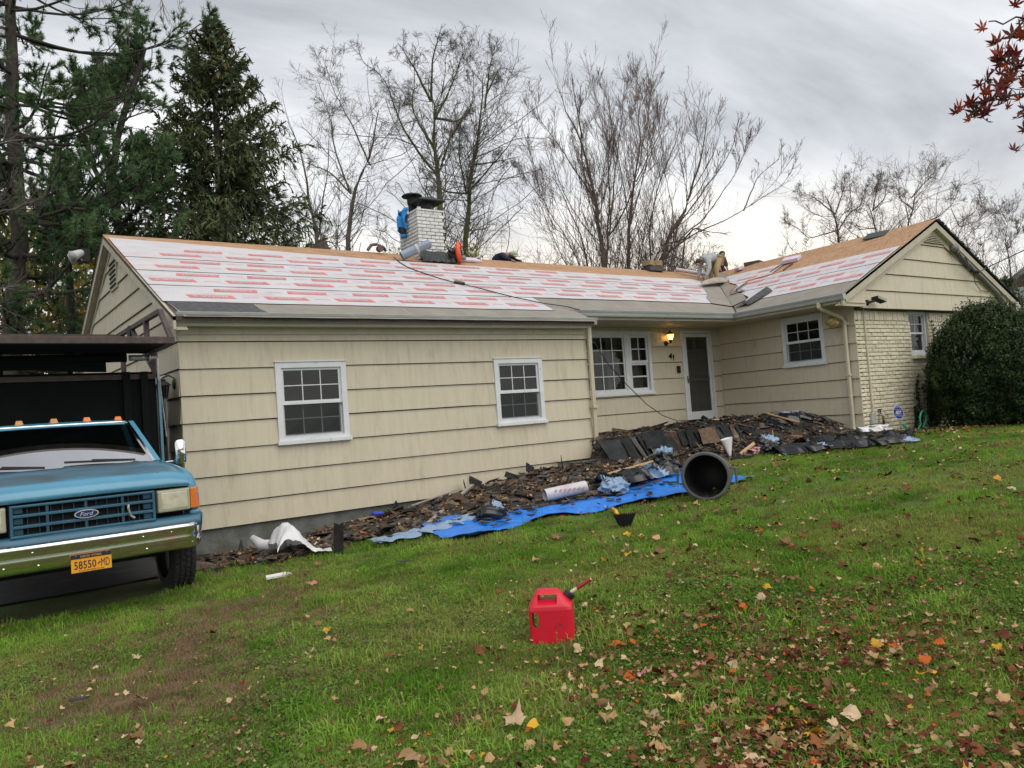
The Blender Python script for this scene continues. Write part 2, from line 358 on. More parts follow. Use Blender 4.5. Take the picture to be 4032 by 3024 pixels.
m_shadecore = mat('shade_dark_wall_core', (.07, .06, .045), .95, var=.3, vs=8)  # wall core coloured dark to paint the shade lines between siding courses
def core(Fm, s0, s1, z0, z1, holes, parent, m=None):
    mb = MB()
    for a, b, p, q in rect_minus(s0, s1, z0, z1, holes): Fm.box(mb, a, b, -.12, -.006, p, q)
    return mb.build('wall', m or m_shadecore, parent)

# ---- windows
def window(Fm, s0, s1, z0, z1, parent, kind='hung', trim=.082, tm=None, cur=0, lab=None, sillz=0):
    tm = tm or m_white; mb = MB()
    zz0 = z0 + .05
    for a, b, c, d in ((s0, s1, z1 - trim, z1), (s0, s0 + trim, zz0, z1 - trim), (s1 - trim, s1, zz0, z1 - trim), (s0 + trim, s1 - trim, zz0, zz0 + trim * .55)):
        Fm.box(mb, a, b, -.05, .042, c, d)
    Fm.box(mb, s0 - .012, s1 + .012, -.03, .058, z1, z1 + .016)          # drip cap
    mb.cur = 1                                                            # reveal + room behind
    a, b, c, d = s0 + trim, s1 - trim, zz0 + trim * .55, z1 - trim
    T = .75
    P = Fm.p
    mb.add([P(a - .3, -T, c - .3), P(b + .3, -T, c - .3), P(b + .3, -T, d + .1), P(a - .3, -T, d + .1), P(a, -.05, c), P(b, -.05, c), P(b, -.05, d), P(a, -.05, d)],
           [(0, 1, 2, 3), (0, 1, 5, 4), (1, 2, 6, 5), (2, 3, 7, 6), (3, 0, 4, 7)])
    wdw = mb.build('window', [tm, m_room], parent)
    if lab: wdw['label'] = lab
    mb = MB(); Fm.box(mb, s0 - .02, s1 + .02, -.02, .075, z0, zz0); mb.build('sill', tm, wdw)
    def lights(a, b, c, d, nx, nz, t, fw, mun=.013, screen=False):
        sb = MB()
        for q in ((a, b, d - fw, d), (a, b, c, c + fw * 1.25), (a, a + fw, c + fw * 1.25, d - fw), (b - fw, b, c + fw * 1.25, d - fw)): Fm.box(sb, q[0], q[1], t - .03, t, q[2], q[3])
        a2, b2, c2, d2 = a + fw, b - fw, c + fw * 1.25, d - fw
        for i in range(1, nx):
            x = a2 + (b2 - a2) * i / nx; Fm.box(sb, x - mun / 2, x + mun / 2, t - .022, t - .008, c2, d2)
        for j in range(1, nz):
            z = c2 + (d2 - c2) * j / nz
            for i in range(nx):
                x0, x1 = a2 + (b2 - a2) * i / nx, a2 + (b2 - a2) * (i + 1) / nx
                Fm.box(sb, x0 + (mun / 2 if i else 0), x1 - (mun / 2 if i < nx - 1 else 0), t - .022, t - .008, z - mun / 2, z + mun / 2)
        sb.build('sash', tm, wdw)
        for i in range(nx):
            for j in range(nz):
                x0, x1 = a2 + (b2 - a2) * i / nx, a2 + (b2 - a2) * (i + 1) / nx; y0, y1 = c2 + (d2 - c2) * j / nz, c2 + (d2 - c2) * (j + 1) / nz
                pb = MB(); tl = random.uniform(-.002, .002)
                pb.add([P(x0, t - .017, y0), P(x1, t - .017 + tl, y0), P(x1, t - .017 - tl, y1), P(x0, t - .017, y1)], [(0, 1, 2, 3)])
                pb.build('pane', m_glass, wdw)
        if screen:
            pb = MB(); pb.add([P(a2, t + .004, c2), P(b2, t + .004, c2), P(b2, t + .004, d2), P(a2, t + .004, d2)], [(0, 1, 2, 3)]); pb.build('insect_screen', m_screen, wdw)
    zm = (c + d) / 2
    if kind == 'hung':
        lights(a, b, zm - .02, d, 3, 2, .012, .035); lights(a, b, c, zm + .02, 3, 2, -.02, .035, screen=False)
        pb = MB(); Fm.box(pb, a, b, .0, .02, zm - .03, zm + .005); pb.build('meeting_rail', tm, wdw)
        pb = MB(); pb.add([P(a + .03, .008, c + .03), P(b - .03, .008, c + .03), P(b - .03, .008, zm - .03), P(a + .03, .008, zm - .03)], [(0, 1, 2, 3)]); pb.build('insect_screen', m_screen, wdw)
    elif kind == 'small':
        lights(a, b, zm - .02, d, 2, 2, .0, .03); lights(a, b, c, zm + .02, 1, 1, -.02, .03)
    elif kind == 'picture':
        mid = 11.16; lights(a, mid, c, d, 6, 4, .012, .04, .02)
        mbm = MB(); Fm.box(mbm, mid, mid + .17, -.03, .032, c, d); mbm.build('mullion', tm, wdw)
        z3 = c + (d - c) * .5
        lights(mid + .17, b, z3, d, 2, 2, .012, .045, .02); lights(mid + .17, b, c, z3, 1, 2, -.012, .045, .03)
    if cur:
        cbm = MB(); n = 26
        for (ca, cb_) in ((a, a + (b - a) * cur), (b - (b - a) * cur, b)):
            cbm.grid([[P(ca + (cb_ - ca) * i / n, -.16 + .03 * math.sin(i * 1.9), z) for i in range(n + 1)] for z in (c - .1, d)])
        cbm.build('curtain', m_curtain, wdw, smooth=True)
    return wdw
def screen_mat():
    m = bpy.data.materials.new('insect_screen_mesh'); m.use_nodes = True; t = m.node_tree; t.nodes.clear()
    o = N(t, 'ShaderNodeOutputMaterial'); a = N(t, 'ShaderNodeBsdfTransparent'); b = N(t, 'ShaderNodeBsdfDiffuse'); b.inputs[0].default_value = (.055, .06, .06, 1)
    x = N(t, 'ShaderNodeMixShader'); x.inputs[0].default_value = .62; t.links.new(a.outputs[0], x.inputs[1]); t.links.new(b.outputs[0], x.inputs[2]); t.links.new(x.outputs[0], o.inputs[0]); return m
m_screen = screen_mat()
W1 = (3.148, 4.188, -.221, .938); W2 = (6.788, 7.785, -.213, .918); PW = (9.2, 11.944, .19, 1.574); RW = (9.186, 10.195, .542, 1.604); SW = (16.33, 17.10, .62, 1.575)
DOOR = (12.93, 13.95, -.52, 1.60)

# ---- left wing front wall
LL = [1.47] + [1.229 - EXPO * i for i in range(7)] + [-1.255]
w_ = core(F_left, XL + .02, XR, -1.25, 1.5, [W1, W2], house)
clad(F_left, XL - .012, XR, LL[:-1], [W1, W2], w_, seed=3)
clad(F_left, XL - .012, 7.99, LL[-2:], [], w_, seed=5)
window(F_left, *W1, house, cur=.0, lab='peeling white double hung window, the larger and more weathered one by the truck')
window(F_left, *W2, house, cur=.0)
mb = MB(); F_left.box(mb, XL + .03, XR - .02, -.3, -.02, -1.9, -1.24); mb.build('foundation', m_block, house)
mb = MB(); F_left.box(mb, 7.995, XR, -.3, -.004, -1.5, -.931); mb.build('foundation', m_block, house)
# return of the left wing (hidden behind the downspout) and entry wall
F_ret = Frame((XR, 0, 0), (0, 1, 0), (1, 0, 0))
w_ = core(F_ret, YL, YE, -1.0, 1.7, [], house); clad(F_ret, YL - .01, YE, [1.6, 1.229, .869, .509, .149, -.211, -.571, -.931], [], w_)
# ---- entry wall
EL = [1.72] + [1.231 - EXPO * i for i in range(5)] + [-.565]
w_ = core(F_entry, XR, XW, -1.1, 1.75, [PW, DOOR], house); clad(F_entry, XR, XW, EL, [PW, DOOR], w_, joint=3.6, seed=8)
window(F_entry, *PW, house, kind='picture', cur=.42, lab='wide front picture window with small panes and a narrow side sash')
mb = MB(); F_entry.box(mb, XR, XW, -.2, .0, -1.3, -.57); mb.build('foundation', m_block, house)
# ---- west facing wall of the right wing
WL = [1.75] + [1.258 - EXPO * i for i in range(7)]
w_ = core(F_west, YB, YE, -1.2, 1.78, [RW], house); clad(F_west, YB - .012, YE, WL, [RW], w_, joint=3.9, seed=9)
window(F_west, *RW, house, lab='white double hung window beside the hanging spinner')
mb = MB(); F_west.box(mb, YB, YE, -.2, -.004, -1.4, -.906); mb.build('foundation', m_trimcream, house)

# ---- right gable end: brick below, boards above
RS = .466; PKX, PKZ = 17.28, 3.618
RKY = 8.19
zroofW = lambda x: 1.82 + RS * (x - 13.42)
zroofE = lambda x: PKZ - RS * (x - PKX)
EX1 = 2 * PKX - XW
gclip = lambda poly: clip_half(clip_half(poly, lambda s, z: z - (zroofW(s) - .10)), lambda s, z: z - (zroofE(s) - .10))
w_ = MB().prism([F_gtop.p(XW, -.2, 1.58), F_gtop.p(EX1, -.2, 1.58), F_gtop.p(EX1, -.2, zroofW(XW) - .1), F_gtop.p(PKX, -.2, PKZ - .1), F_gtop.p(XW, -.2, zroofW(XW) - .1)], F_gtop.n * .19).build('wall', m_shadecore, house)
clad(F_gtop, XW - .03, EX1, [1.586 + EXPO * 5.4, 1.586 + EXPO * 5, 1.586 + EXPO * 4, 1.586 + EXPO * 3, 1.586 + EXPO * 2, 1.586 + EXPO, 1.575], [], w_, clip=gclip, joint=3.4, seed=12)
mb = MB()
VT = (17.40, 3.09, .58, .36)
tri = [F_gtop.p(VT[0] - VT[2], .03, VT[1]), F_gtop.p(VT[0] + VT[2], .03, VT[1]), F_gtop.p(VT[0], .03, VT[1] + VT[3])]
mb.prism(tri, F_gtop.n * .012)
tri2 = [F_gtop.p(VT[0] - VT[2] - .09, .02, VT[1] - .05), F_gtop.p(VT[0] + VT[2] + .09, .02, VT[1] - .05), F_gtop.p(VT[0], .02, VT[1] + VT[3] + .04)]
mb2 = MB(); mb2.prism(tri2, F_gtop.n * .008); gv = mb2.build('gable_vent', m_trimcream, house)
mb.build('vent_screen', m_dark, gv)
for k in range(8):
    z = VT[1] + .012 + k * .038; hw = VT[2] * (1 - (z - VT[1] + .03) / VT[3])
    if hw < .03: continue
    mb = MB(); mb.bar(F_gtop.p(VT[0] - hw, .055, z), F_gtop.p(VT[0] + hw, .055, z), .03, .012, up=(0, -.7, .7)); mb.build('louvre', m_rake, gv)

bw = core(F_brick, XW + .0, EX1, -1.3, 1.57, [SW], house, m_mortar)
BL, BH, JT = .205, .0655, .016
m_ = MB(); m_.cur = 0
def brick_mesh(L, H, D, seed, mats, name='brick'):
    rs = np.random.RandomState(seed); mb = MB(); b = .009
    j = lambda: rs.uniform(-.0045, .0045)
    x0, x1, z0, z1 = -L / 2 + j(), L / 2 + j(), -H / 2 + j() * .6, H / 2 + j() * .6
    o = [(x0, 0, z0), (x1, 0, z0), (x1, 0, z1), (x0, 0, z1)]; m1 = [(x, -D + b, z) for x, _, z in o]
    f = [(x0 + b, -D + j(), z0 + b), (x1 - b, -D + j(), z0 + b), (x1 - b, -D + j(), z1 - b), (x0 + b, -D + j(), z1 - b)]
    mb.loft([o, m1, f]); return mb.mesh(name, mats)
bm_s = [brick_mesh(BL, BH, .022, i, m_brick) for i in range(6)]; bm_h = [brick_mesh(BL / 2 - JT / 2, BH, .022, 20 + i, m_brick) for i in range(3)]
bm_v = [brick_mesh(.075, .19, .022, 40 + i, m_brick) for i in range(3)]
cands = []; rs = np.random.RandomState(2); nr = 0; z = 1.345
while z > -1.15:
    x = XW + (0 if nr % 2 == 0 else -(BL + JT) / 2)
    while x < EX1:
        x0, x1 = max(x, XW), min(x + BL, EX1)
        full = x1 - x0 > BL * .8
        cx = (x0 + x1) / 2
        if x1 - x0 > .07:
            if z - BH < SW[3] and z > SW[2] - .06 and x1 > SW[0] - .01 and x0 < SW[1] + .01:
                for a, b in ((x0, SW[0] - .01), (SW[1] + .01, x1)):
                    if b - a > .05: cands.append(((a + b) / 2, z - BH / 2, 'h', (b - a) / (BL / 2 - JT / 2)))
            else: cands.append((cx, z - BH / 2, 's' if full else 'h', 1.))
        x += BL + JT
    z -= BH + JT; nr += 1
x = XW + .04
while x < EX1:
    if not (SW[0] - .04 < x < SW[1] + .04): cands.append((x, 1.462, 'v', 1.))
    x += .089
cands.sort(key=lambda c: (c[0] > 17.35, c[0] + 0 * c[1]))
for i, (x, z, k, sx) in enumerate(cands[:300]):
    me = {'s': bm_s, 'h': bm_h, 'v': bm_v}[k]; me = me[rs.randint(len(me))]
    o = link('brick', me, bw); o.location = F_brick.p(x, rs.uniform(-.010, .002), z + rs.uniform(-.002, .002)); o.scale = (sx * rs.choice([1, 1]), 1, 1)
mb = MB()
for (x, z, k, sx) in cands[300:]:
    L = {'s': BL, 'h': BL / 2 * sx, 'v': .075}[k]; H = .19 if k == 'v' else BH; t = rs.uniform(.012, .020)
    F_brick.box(mb, x - L / 2, x + L / 2, -.006, t, z - H / 2, z + H / 2)
mb.build('brickwork', m_brick, bw, kind='stuff')
window(Frame((0, YB + .08, 0), (1, 0, 0), (0, -1, 0)), *SW, house, kind='small', trim=.05, lab='small window set in the painted brick beside the bush')
for i in range(5):
    mb = MB(); x = SW[0] - .02 + i * .165; F_brick.box(mb, x, x + .155, -.02, .06 + .008 * (i % 2), SW[2] - .085, SW[2] - .005); bevel(mb.build('sill_brick', m_brick, house), .008)

# ---- left gable end (skewed a little to the drive)
MRY = 14.60; MRZ = 3.617
zmF = lambda y: 1.59 + RS * (y - 10.252); zmB = lambda y: MRZ - RS * (y - MRY)
YBK = 19.0
lclip = lambda poly: clip_half(clip_half(poly, lambda s, z: z - (zmF(s) - .1)), lambda s, z: z - (zmB(s) - .1))
F_gab_s = lambda y: y
SD = (11.18, 12.12, -1.3, .86)
w_ = MB()
for q in ([(YL, -1.3), (SD[0], -1.3), (SD[0], 1.3), (YL, 1.3)], [(SD[1], -1.3), (YBK, -1.3), (YBK, 1.3), (SD[1], 1.3)], [(SD[0], SD[3]), (SD[1], SD[3]), (SD[1], 1.3), (SD[0], 1.3)], [(YL, 1.3), (YBK, 1.3), (YBK, zmB(YBK) - .1), (MRY, MRZ - .1), (YL, zmF(YL) - .1)]):
    w_.prism([F_gab.p(s, -.12, z) for s, z in q], F_gab.n * .112)
w_ = w_.build('wall', m_shadecore, house)
GL = [1.229 + EXPO * k for k in range(6, -1, -1)] + [1.229 - EXPO * k for k in range(1, 7)] + [-1.255]
clad(F_gab, YL, YBK, GL, [SD], w_, clip=lclip, joint=5.2, seed=14)
mb = MB(); F_gab.box(mb, YL + .02, YBK, -.3, -.02, -1.9, -1.25); mb.build('foundation', m_block, house)
# side door in the gable end, mostly behind the truck
mb = MB()
for a, b, c, d in ((SD[0], SD[0] + .1, -1.3, SD[3]), (SD[1] - .1, SD[1], -1.3, SD[3]), (SD[0] + .1, SD[1] - .1, SD[3] - .1, SD[3])): F_gab.box(mb, a, b, -.1, .045, c, d)
sdoor = mb.build('side_door', m_white, house)
mb = MB(); F_gab.box(mb, SD[0] + .1, SD[1] - .1, -.08, -.03, -1.25, SD[3] - .1); mb.build('door_leaf', m_trimcream, sdoor)
for i in range(3):
    for j in range(3):
        mb = MB(); a = SD[0] + .18 + i * .195; c = -.1 + j * .25; F_gab.box(mb, a, a + .17, -.028, -.024, c, c + .22); mb.build('pane', m_glass2 if False else m_dark, sdoor)
mb = MB(); F_gab.box(mb, 14.15, 14.75, .0, .04, 2.62, 3.15); gv2 = mb.build('gable_vent', m_rake, house)
for k in range(6):
    mb = MB(); F_gab.box(mb, 14.2, 14.7, .04, .055, 2.67 + k * .08, 2.70 + k * .08); mb.build('louvre', m_dark, gv2)

# ================================================================ roof
NS = 1 / math.cos(math.atan(RS))
def rp(plane, x, y, off=0.):
    if plane == 'm': z = zmF(y)
    elif plane == 'b': z = zmB(y)
    elif plane == 'w': z = zroofW(x)
    else: z = zroofE(x)
    return np.array((x, y, z + off * NS))
def roof_piece(plane, poly, o0, o1, name, m, parent, **kw):
    mb = MB(); n = len(poly)
    mb.add([rp(plane, x, y, o1) for x, y in poly] + [rp(plane, x, y, o0) for x, y in poly], [tuple(range(n)), tuple(range(n, 2 * n))[::-1]] + [(i, i + n, (i + 1) % n + n, (i + 1) % n) for i in range(n)])
    return mb.build(name, m, parent, **kw)
rxL = lambda y: 1.80 - .06 * (y - 10.3)
XE2 = 2 * PKX - 13.42
deck = [(rxL(10.14), 10.14), (8.78, 10.14), (8.78, 10.78), (13.44, 10.78), (17.28, 14.6), (rxL(14.6), 14.6)]
m_deckedge = mat('dark_roof_edge', (.07, .05, .04), .9, var=.3, vs=20)
roof = roof_piece('m', deck, -.06, -.012, 'roof', m_deckedge, house)
bk = MB()
bp = [(rxL(14.6), 14.6), (17.28, 14.6), (21.2, 18.5), (21.2, 19.4), (rxL(19.4), 19.4)]
bp = [(rxL(14.6), 14.6), (17.28, 14.6), (17.28, 19.4), (rxL(19.4), 19.4)]
roof_piece('b', bp, -.06, .0, 'rear_slope', m_felt, roof)
roof_piece('w', [(13.40, RKY), (17.28, RKY), (17.28, 14.6), (13.44, 10.78)], -.06, -.012, 'west_slope', m_deckedge, roof)
roof_piece('e', [(17.28, RKY), (XE2, RKY), (XE2, 17), (17.28, 17)], -.06, .0, 'east_slope', m_felt, roof)
# sheathing panels showing near the ridges (4 x 8 ft, staggered)
def panels(plane, y0, y1, rows, x0f, x1f, along):
    for r, (v0, v1) in enumerate(rows):
        u = y0 - (1.22 if r % 2 else 0)
        while u < y1:
            a, b = max(u, y0), min(u + 2.43, y1)
            if b - a > .05:
                if along == 'x': poly = [(a + .004, v0 + .004), (b - .004, v0 + .004), (b - .004, v1), (a + .004, v1)]
                else: poly = [(v0 + .004, a + .004), (v0 + .004, b - .004), (v1, b - .004), (v1, a + .004)]
                if along == 'x':
                    poly = clip_half(poly, lambda x, y: (x - 2.68) - y); 
                    poly = clip_half(poly, lambda x, y: rxL(y) - x)
                else: poly = clip_half(poly, lambda x, y: y - (x - 2.68))
                if len(poly) > 2: roof_piece(plane, poly, -.011, 0.001 * (r % 3), 'sheathing_panel', m_osb, roof)
            u += 2.43
panels('m', 1.5, 17.2, [(12.4, 13.5), (13.5, 14.03), (14.03, 14.6)], None, None, 'x')
panels('w', RKY, 14.5, [(15.0, 16.1), (16.1, 16.7), (16.7, 17.28)], None, None, 'y')

# printed underlayment, laid in lapped courses
tv, tf = text2d('PROARMOR', bold=.012); ta, tb2 = tv.min(0), tv.max(0); tv = (tv - (ta + tb2) / 2) / (tb2 - ta)
def strip(plane, poly, org, ax, ay, L0, L1, H, off, inside, seed, rowsv=(.30, .66)):
    """sheet with red banners; org + u*ax + v*ay gives plan position"""
    rs = np.random.RandomState(seed); org, ax, ay = np.array(org), np.array(ax), np.array(ay)
    mb = MB(); n = len(poly)
    # ragged edges: subdivide outline
    pl = []
    for i in range(n):
        a, b = np.array(poly[i]), np.array(poly[(i + 1) % n]); k = max(1, int(np.linalg.norm(b - a) / .5)); 
        for j in range(k):
            p = a + (b - a) * j / k
            if j: p = p + rs.uniform(-.012, .012, 2)
            pl.append(p)
    n = len(pl)
    o = lambda p, d: rp(plane, p[0], p[1], d)
    mb.add([o(p, off + .004) for p in pl], [tuple(range(n))]); mb.cur = 3; e_ = rs.uniform(.004, .016, n); mb.add([o(p, off + .004) for p in pl] + [rp(plane, p[0] - ay[0] * e_[i], p[1] - ay[1] * e_[i], off - .002) for i, p in enumerate(pl)], [(i, i + n, (i + 1) % n + n, (i + 1) % n) for i in range(n)]); mb.cur = 0  # dark edge faces: black film underside, plus shadow gaps drawn as colour at laps
    ph = rs.uniform(0, 1.2)
    for r, v in enumerate(rowsv):
        u = L0 - 1.2 + ph + r * .42
        while u < L1:
            u += 1.06 + rs.uniform(-.015, .015)
            def pt(du, dv, d): p = org + ax * (u + du) + ay * (v * H + dv); return rp(plane, p[0], p[1], d)
            bl, bh = .325, .074
            quad = [(-bl, -bh), (bl - .03, -bh), (bl, bh), (-bl + .03, bh)] if r else [(-bl + .03, -bh), (bl, -bh), (bl - .03, bh), (-bl, bh)]
            if all(inside(*(org + ax * (u + a) + ay * (v * H + b))[:2]) for a, b in quad):
                mb.cur = 1; mb.add([pt(a, b, off + .007) for a, b in quad], [(0, 1, 2, 3)])
                mb.cur = 0; sg = -1 if r == 0 else 1
                mb.add([pt(sg * x * .47 + .02 * sg, sg * y * .084, off + .010) for x, y in tv], tf)
            if all(inside(*(org + ax * (u + a) + ay * (v * H))[:2]) for a in (.42, .66)):
                mb.cur = 2
                for k in range(9):
                    a = .43 + k * .026; h = (.022, .012, .018)[k % 3]; mb.add([pt(a, -.016, off + .006), pt(a + .017, -.016, off + .006), pt(a + .02, h, off + .006), pt(a + .004, h, off + .006)], [(0, 1, 2, 3)])
                mb.cur = 0
    return mb.build('underlayment_sheet', [m_under, m_under_red, m_under_pink, m_dark], roof)
vY = lambda x: x - 2.68                                  # valley: y over x
inL = lambda x0, x1: (lambda x, y: x0(y) + .03 < x < x1(y) - .03)
lftm = lambda y: rxL(y) + .02
rgt = lambda y: y + 2.1
strip('m', [(lftm(10.68), 10.70), (8.30, 10.66), (8.42, 11.52), (lftm(11.55), 11.58)], (0, 10.68), (1, 0), (0, 1), 1.5, 8.4, .88, .008, inL(lftm, lambda y: 8.33), 1)
strip('m', [(lftm(11.44), 11.47), (8.4, 11.45), (11, 11.48), (13.62, 11.46), (13.75, 11.75), (14.1, 12.0), (14.45, 12.35), (lftm(12.35), 12.37)], (0, 11.45), (1, 0), (0, 1), 1.5, 14.2, .9, .014, inL(lftm, rgt), 2)
strip('m', [(lftm(12.2), 12.22), (14.3, 12.22), (14.8, 12.7), (15.2, 13.12), (lftm(13.1), 13.1)], (0, 12.22), (1, 0), (0, 1), 1.5, 15.2, .88, .020, inL(lftm, rgt), 3)
strip('m', [(lftm(13.), 12.98), (15.1, 12.98), (15.6, 13.5), (15.4, 13.72), (14.2, 13.68), (9.76, 13.70), (6.3, 13.80), (lftm(14.2), 14.26)], (0, 12.97), (1, 0), (0, 1), 1.5, 15.2, .88, .026, lambda x, y: lftm(y) + .03 < x < y + 2.1 and y < 14.2 - (x - 1.5) * .093 + (.06 if x < 6.3 else .35), 4)
tagx = lambda x, y: RKY + .04 < y < x - 3.25
strip('w', [(14.07, RKY + .03), (14.98, RKY + .03), (14.98, 11.6), (14.8, 11.65), (14.45, 11.2), (14.15, 10.85), (14.1, 10.6)], (14.07, 14.0), (0, -1), (1, 0), 0, 6, .88, .008, lambda x, y: tagx(x, y) and y < 10.95, 5)
strip('w', [(14.9, RKY + .02), (15.74, RKY + .02), (15.8, 11.5), (15.78, 12.6), (15.5, 12.3), (15.1, 12.1), (14.9, 11.7)], (14.88, 14.0), (0, -1), (1, 0), 0, 6, .88, .014, tagx, 6)
strip('w', [(15.66, 11.5), (16.5, 11.55), (16.55, 13.5), (16.3, 13.2), (15.9, 12.85), (15.66, 12.5)], (15.64, 14.3), (0, -1), (1, 0), 0, 6, .88, .020, lambda x, y: 11.55 < y < x - 3.1, 7)
# self-adhered membrane along the eaves and in the valley
def mem(plane, poly, off, m=None, name='eave_membrane'):
    rs = np.random.RandomState(len(poly) + int(off * 1e4)); pl = []
    for i in range(len(poly)):
        a, b = np.array(poly[i], float), np.array(poly[(i + 1) % len(poly)], float); k = max(1, int(np.linalg.norm(b - a) / .35))
        for j in range(k): pl.append(tuple(a + (b - a) * j / k + (rs.uniform(-.011, .011, 2) if j else 0)))
    return roof_piece(plane, pl, off - .004, off, name, m or m_membrane, roof)
mem('m', [(rxL(10.1) + .12, 10.1), (8.80, 10.09), (8.80, 10.9), (8.4, 11.3), (8.2, 10.78), (rxL(10.8) + .06, 10.8)], .002)
mem('m', [(rxL(10.1) + .16, 10.12), (3.10, 10.16), (2.98, 10.45), (2.95, 10.80), (rxL(10.8) + .05, 10.86)], .007, m_felt)
mem('m', [(8.2, 10.76), (13.43, 10.76), (14.2, 11.52), (13.6, 11.56), (8.3, 11.56)], .004)
mem('w', [(13.41, RKY + .01), (14.12, RKY + .01), (14.13, 10.9), (14.2, 11.45), (13.41, 10.70)], .004)
mem('m', [(13.9, 11.22), (14.82, 12.13), (16.0, 13.31), (17.2, 14.5), (16.6, 14.35), (15.3, 13.15), (14.95, 12.95), (14.3, 12.25), (13.85, 11.9), (13.45, 11.42)], .032, name='valley_membrane')
mem('w', [(13.9, 11.21), (14.16, 11.03), (14.74, 11.6), (14.86, 12.03), (15.3, 12.3), (15.55, 12.55), (16.0, 13.05), (16.9, 13.75), (17.2, 14.45), (16.0, 13.30)], .032, name='valley_membrane')
mem('w', [(14.16, 11.0), (14.75, 11.6), (14.6, 11.62), (14.3, 11.4)], .028, m_membrane, 'valley_membrane')
# pale print stubs at the valley
mb = MB(); mb.add([rp('w', *p, .036) for p in ((14.0, 10.95), (14.25, 11.02), (14.22, 10.90), (14.02, 10.86))], [(0, 1, 2, 3)]); mb.build('tape_strip', m_white, roof)

# fascias, soffits, gutters, rakes
def fbar(a, b, w, h, name, m, up=(0, 0, 1)):
    mb = MB(); mb.bar(a, b, w, h, up); return mb.build(name, m, roof)
def gutter(a, b, out, caps=True, name='gutter'):
    """K-style gutter run from a to b (top back edge), out = outward dir"""
    a, b, out = np.array(a, float), np.array(b, float), np.array(out, float); up = np.array((0, 0, 1.))
    prof = [(0, 0), (0, -.118), (.080, -.118), (.092, -.085), (.096, -.06), (.110, -.035), (.120, -.003), (.112, .002), (.104, -.004), (.104, -.03), (.05, -.10), (.01, -.10), (.01, 0)]
    mb = MB(); mb.loft([[a + out * x + up * z for x, z in prof], [b + out * x + up * z for x, z in prof]])
    if caps:
        for e in (a, b): mb.prism([e + out * x + up * z for x, z in ((0, 0), (0, -.118), (.080, -.118), (.096, -.06), (.12, 0))], (b - a) / np.linalg.norm(b - a) * .004)
    return mb.build(name, m_gutter, roof)
gutter((rxL(10.3) + .06, 10.245, 1.585), (8.86, 10.245, 1.585), (0, -1, 0))
gutter((8.80, 10.86, 1.835), (13.46, 10.86, 1.835), (0, -1, 0), False)
gutter((13.47, 10.86, 1.835), (13.47, RKY - .02, 1.835), (-1, 0, 0))
fbar((rxL(10.3) + .02, 10.262, 1.50), (8.80, 10.262, 1.50), .03, .16, 'fascia', m_trimcream)
fbar((8.80, 10.88, 1.75), (13.49, 10.88, 1.75), .03, .17, 'fascia', m_trimcream)
fbar((13.49, 10.86, 1.75), (13.49, RKY, 1.75), .03, .17, 'fascia', m_trimcream)
mb = MB(); mb.box((rxL(10.4) + .05, 10.28, 1.425), (8.80, YL + .03, 1.445)); mb.build('soffit', m_trimcream, roof)
mb = MB(); mb.box((XL, YL - .045, 1.33), (XR, YL - .018, 1.424)); mb.build('frieze_board', m_trimcream, roof)
mb = MB(); mb.box((8.80, 10.9, 1.665), (XW, YE - .01, 1.685)); mb.build('soffit', m_trimcream, roof)
mb = MB(); mb.box((13.51, RKY + .03, 1.665), (XW - .01, 10.89, 1.684)); mb.build('soffit', m_trimcream, roof)
mb = MB(); mb.prism([rp('m', 8.78, 10.14, -.02), rp('m', 8.78, 10.88, -.02), (8.78, 10.88, 1.62), (8.78, 10.3, 1.43), (8.78, 10.14, 1.5)], (.02, 0, 0)); mb.build('eave_return', m_trimcream, roof)
# left rakes (front slope, back slope)
def rake(p0, p1, wdt, dep, name='rake_board', m=None, back=(0, 0, 0)):
    mb = MB(); mb.prism([p0, p1, np.array(p1) - (0, 0, wdt), np.array(p0) - (0, 0, wdt)], back); return mb.build(name, m or m_rake, roof)
P = lambda pl, x, y, o=0.: rp(pl, x, y, o)
rake(P('m', rxL(10.14), 10.14, -.008), P('m', rxL(14.6), 14.6, -.008), .17, 0, back=(.035, 0, 0))
rake(P('b', rxL(14.6), 14.6, -.004), P('b', rxL(19.4), 19.4, -.004), .17, 0, back=(.035, 0, 0))
for pl, y0, y1 in (('m', 10.14, 14.6), ('b', 14.6, 19.4)):
    mb = MB(); a, b = P(pl, rxL(y0) + .03, y0, -.17), P(pl, rxL(y1) + .03, y1, -.17); d = np.array((.14, 0, 0)); mb.hexa([a, a + d, b + d, b, a + (0, 0, .02), a + d + (0, 0, .02), b + d + (0, 0, .02), b + (0, 0, .02)]); mb.build('rake_soffit', m_rake, roof)
    mb = MB(); f0 = F_gab.p(y0 + .3 if pl == 'm' else y0, .032, 0); f1 = F_gab.p(y1, .032, 0)
    a = np.array((f0[0], f0[1], zmF(f0[1]) - .30 if pl == 'm' else zmB(f0[1]) - .30)); b = np.array((f1[0], f1[1], zmF(f1[1]) - .30 if pl == 'm' else zmB(f1[1]) - .30))
    mb.hexa([a, a + (.03, 0, 0), b + (.03, 0, 0), b, a + (0, 0, .11), a + (.03, 0, .11), b + (.03, 0, .11), b + (0, 0, .11)]); mb.build('rake_trim', m_rake, roof)
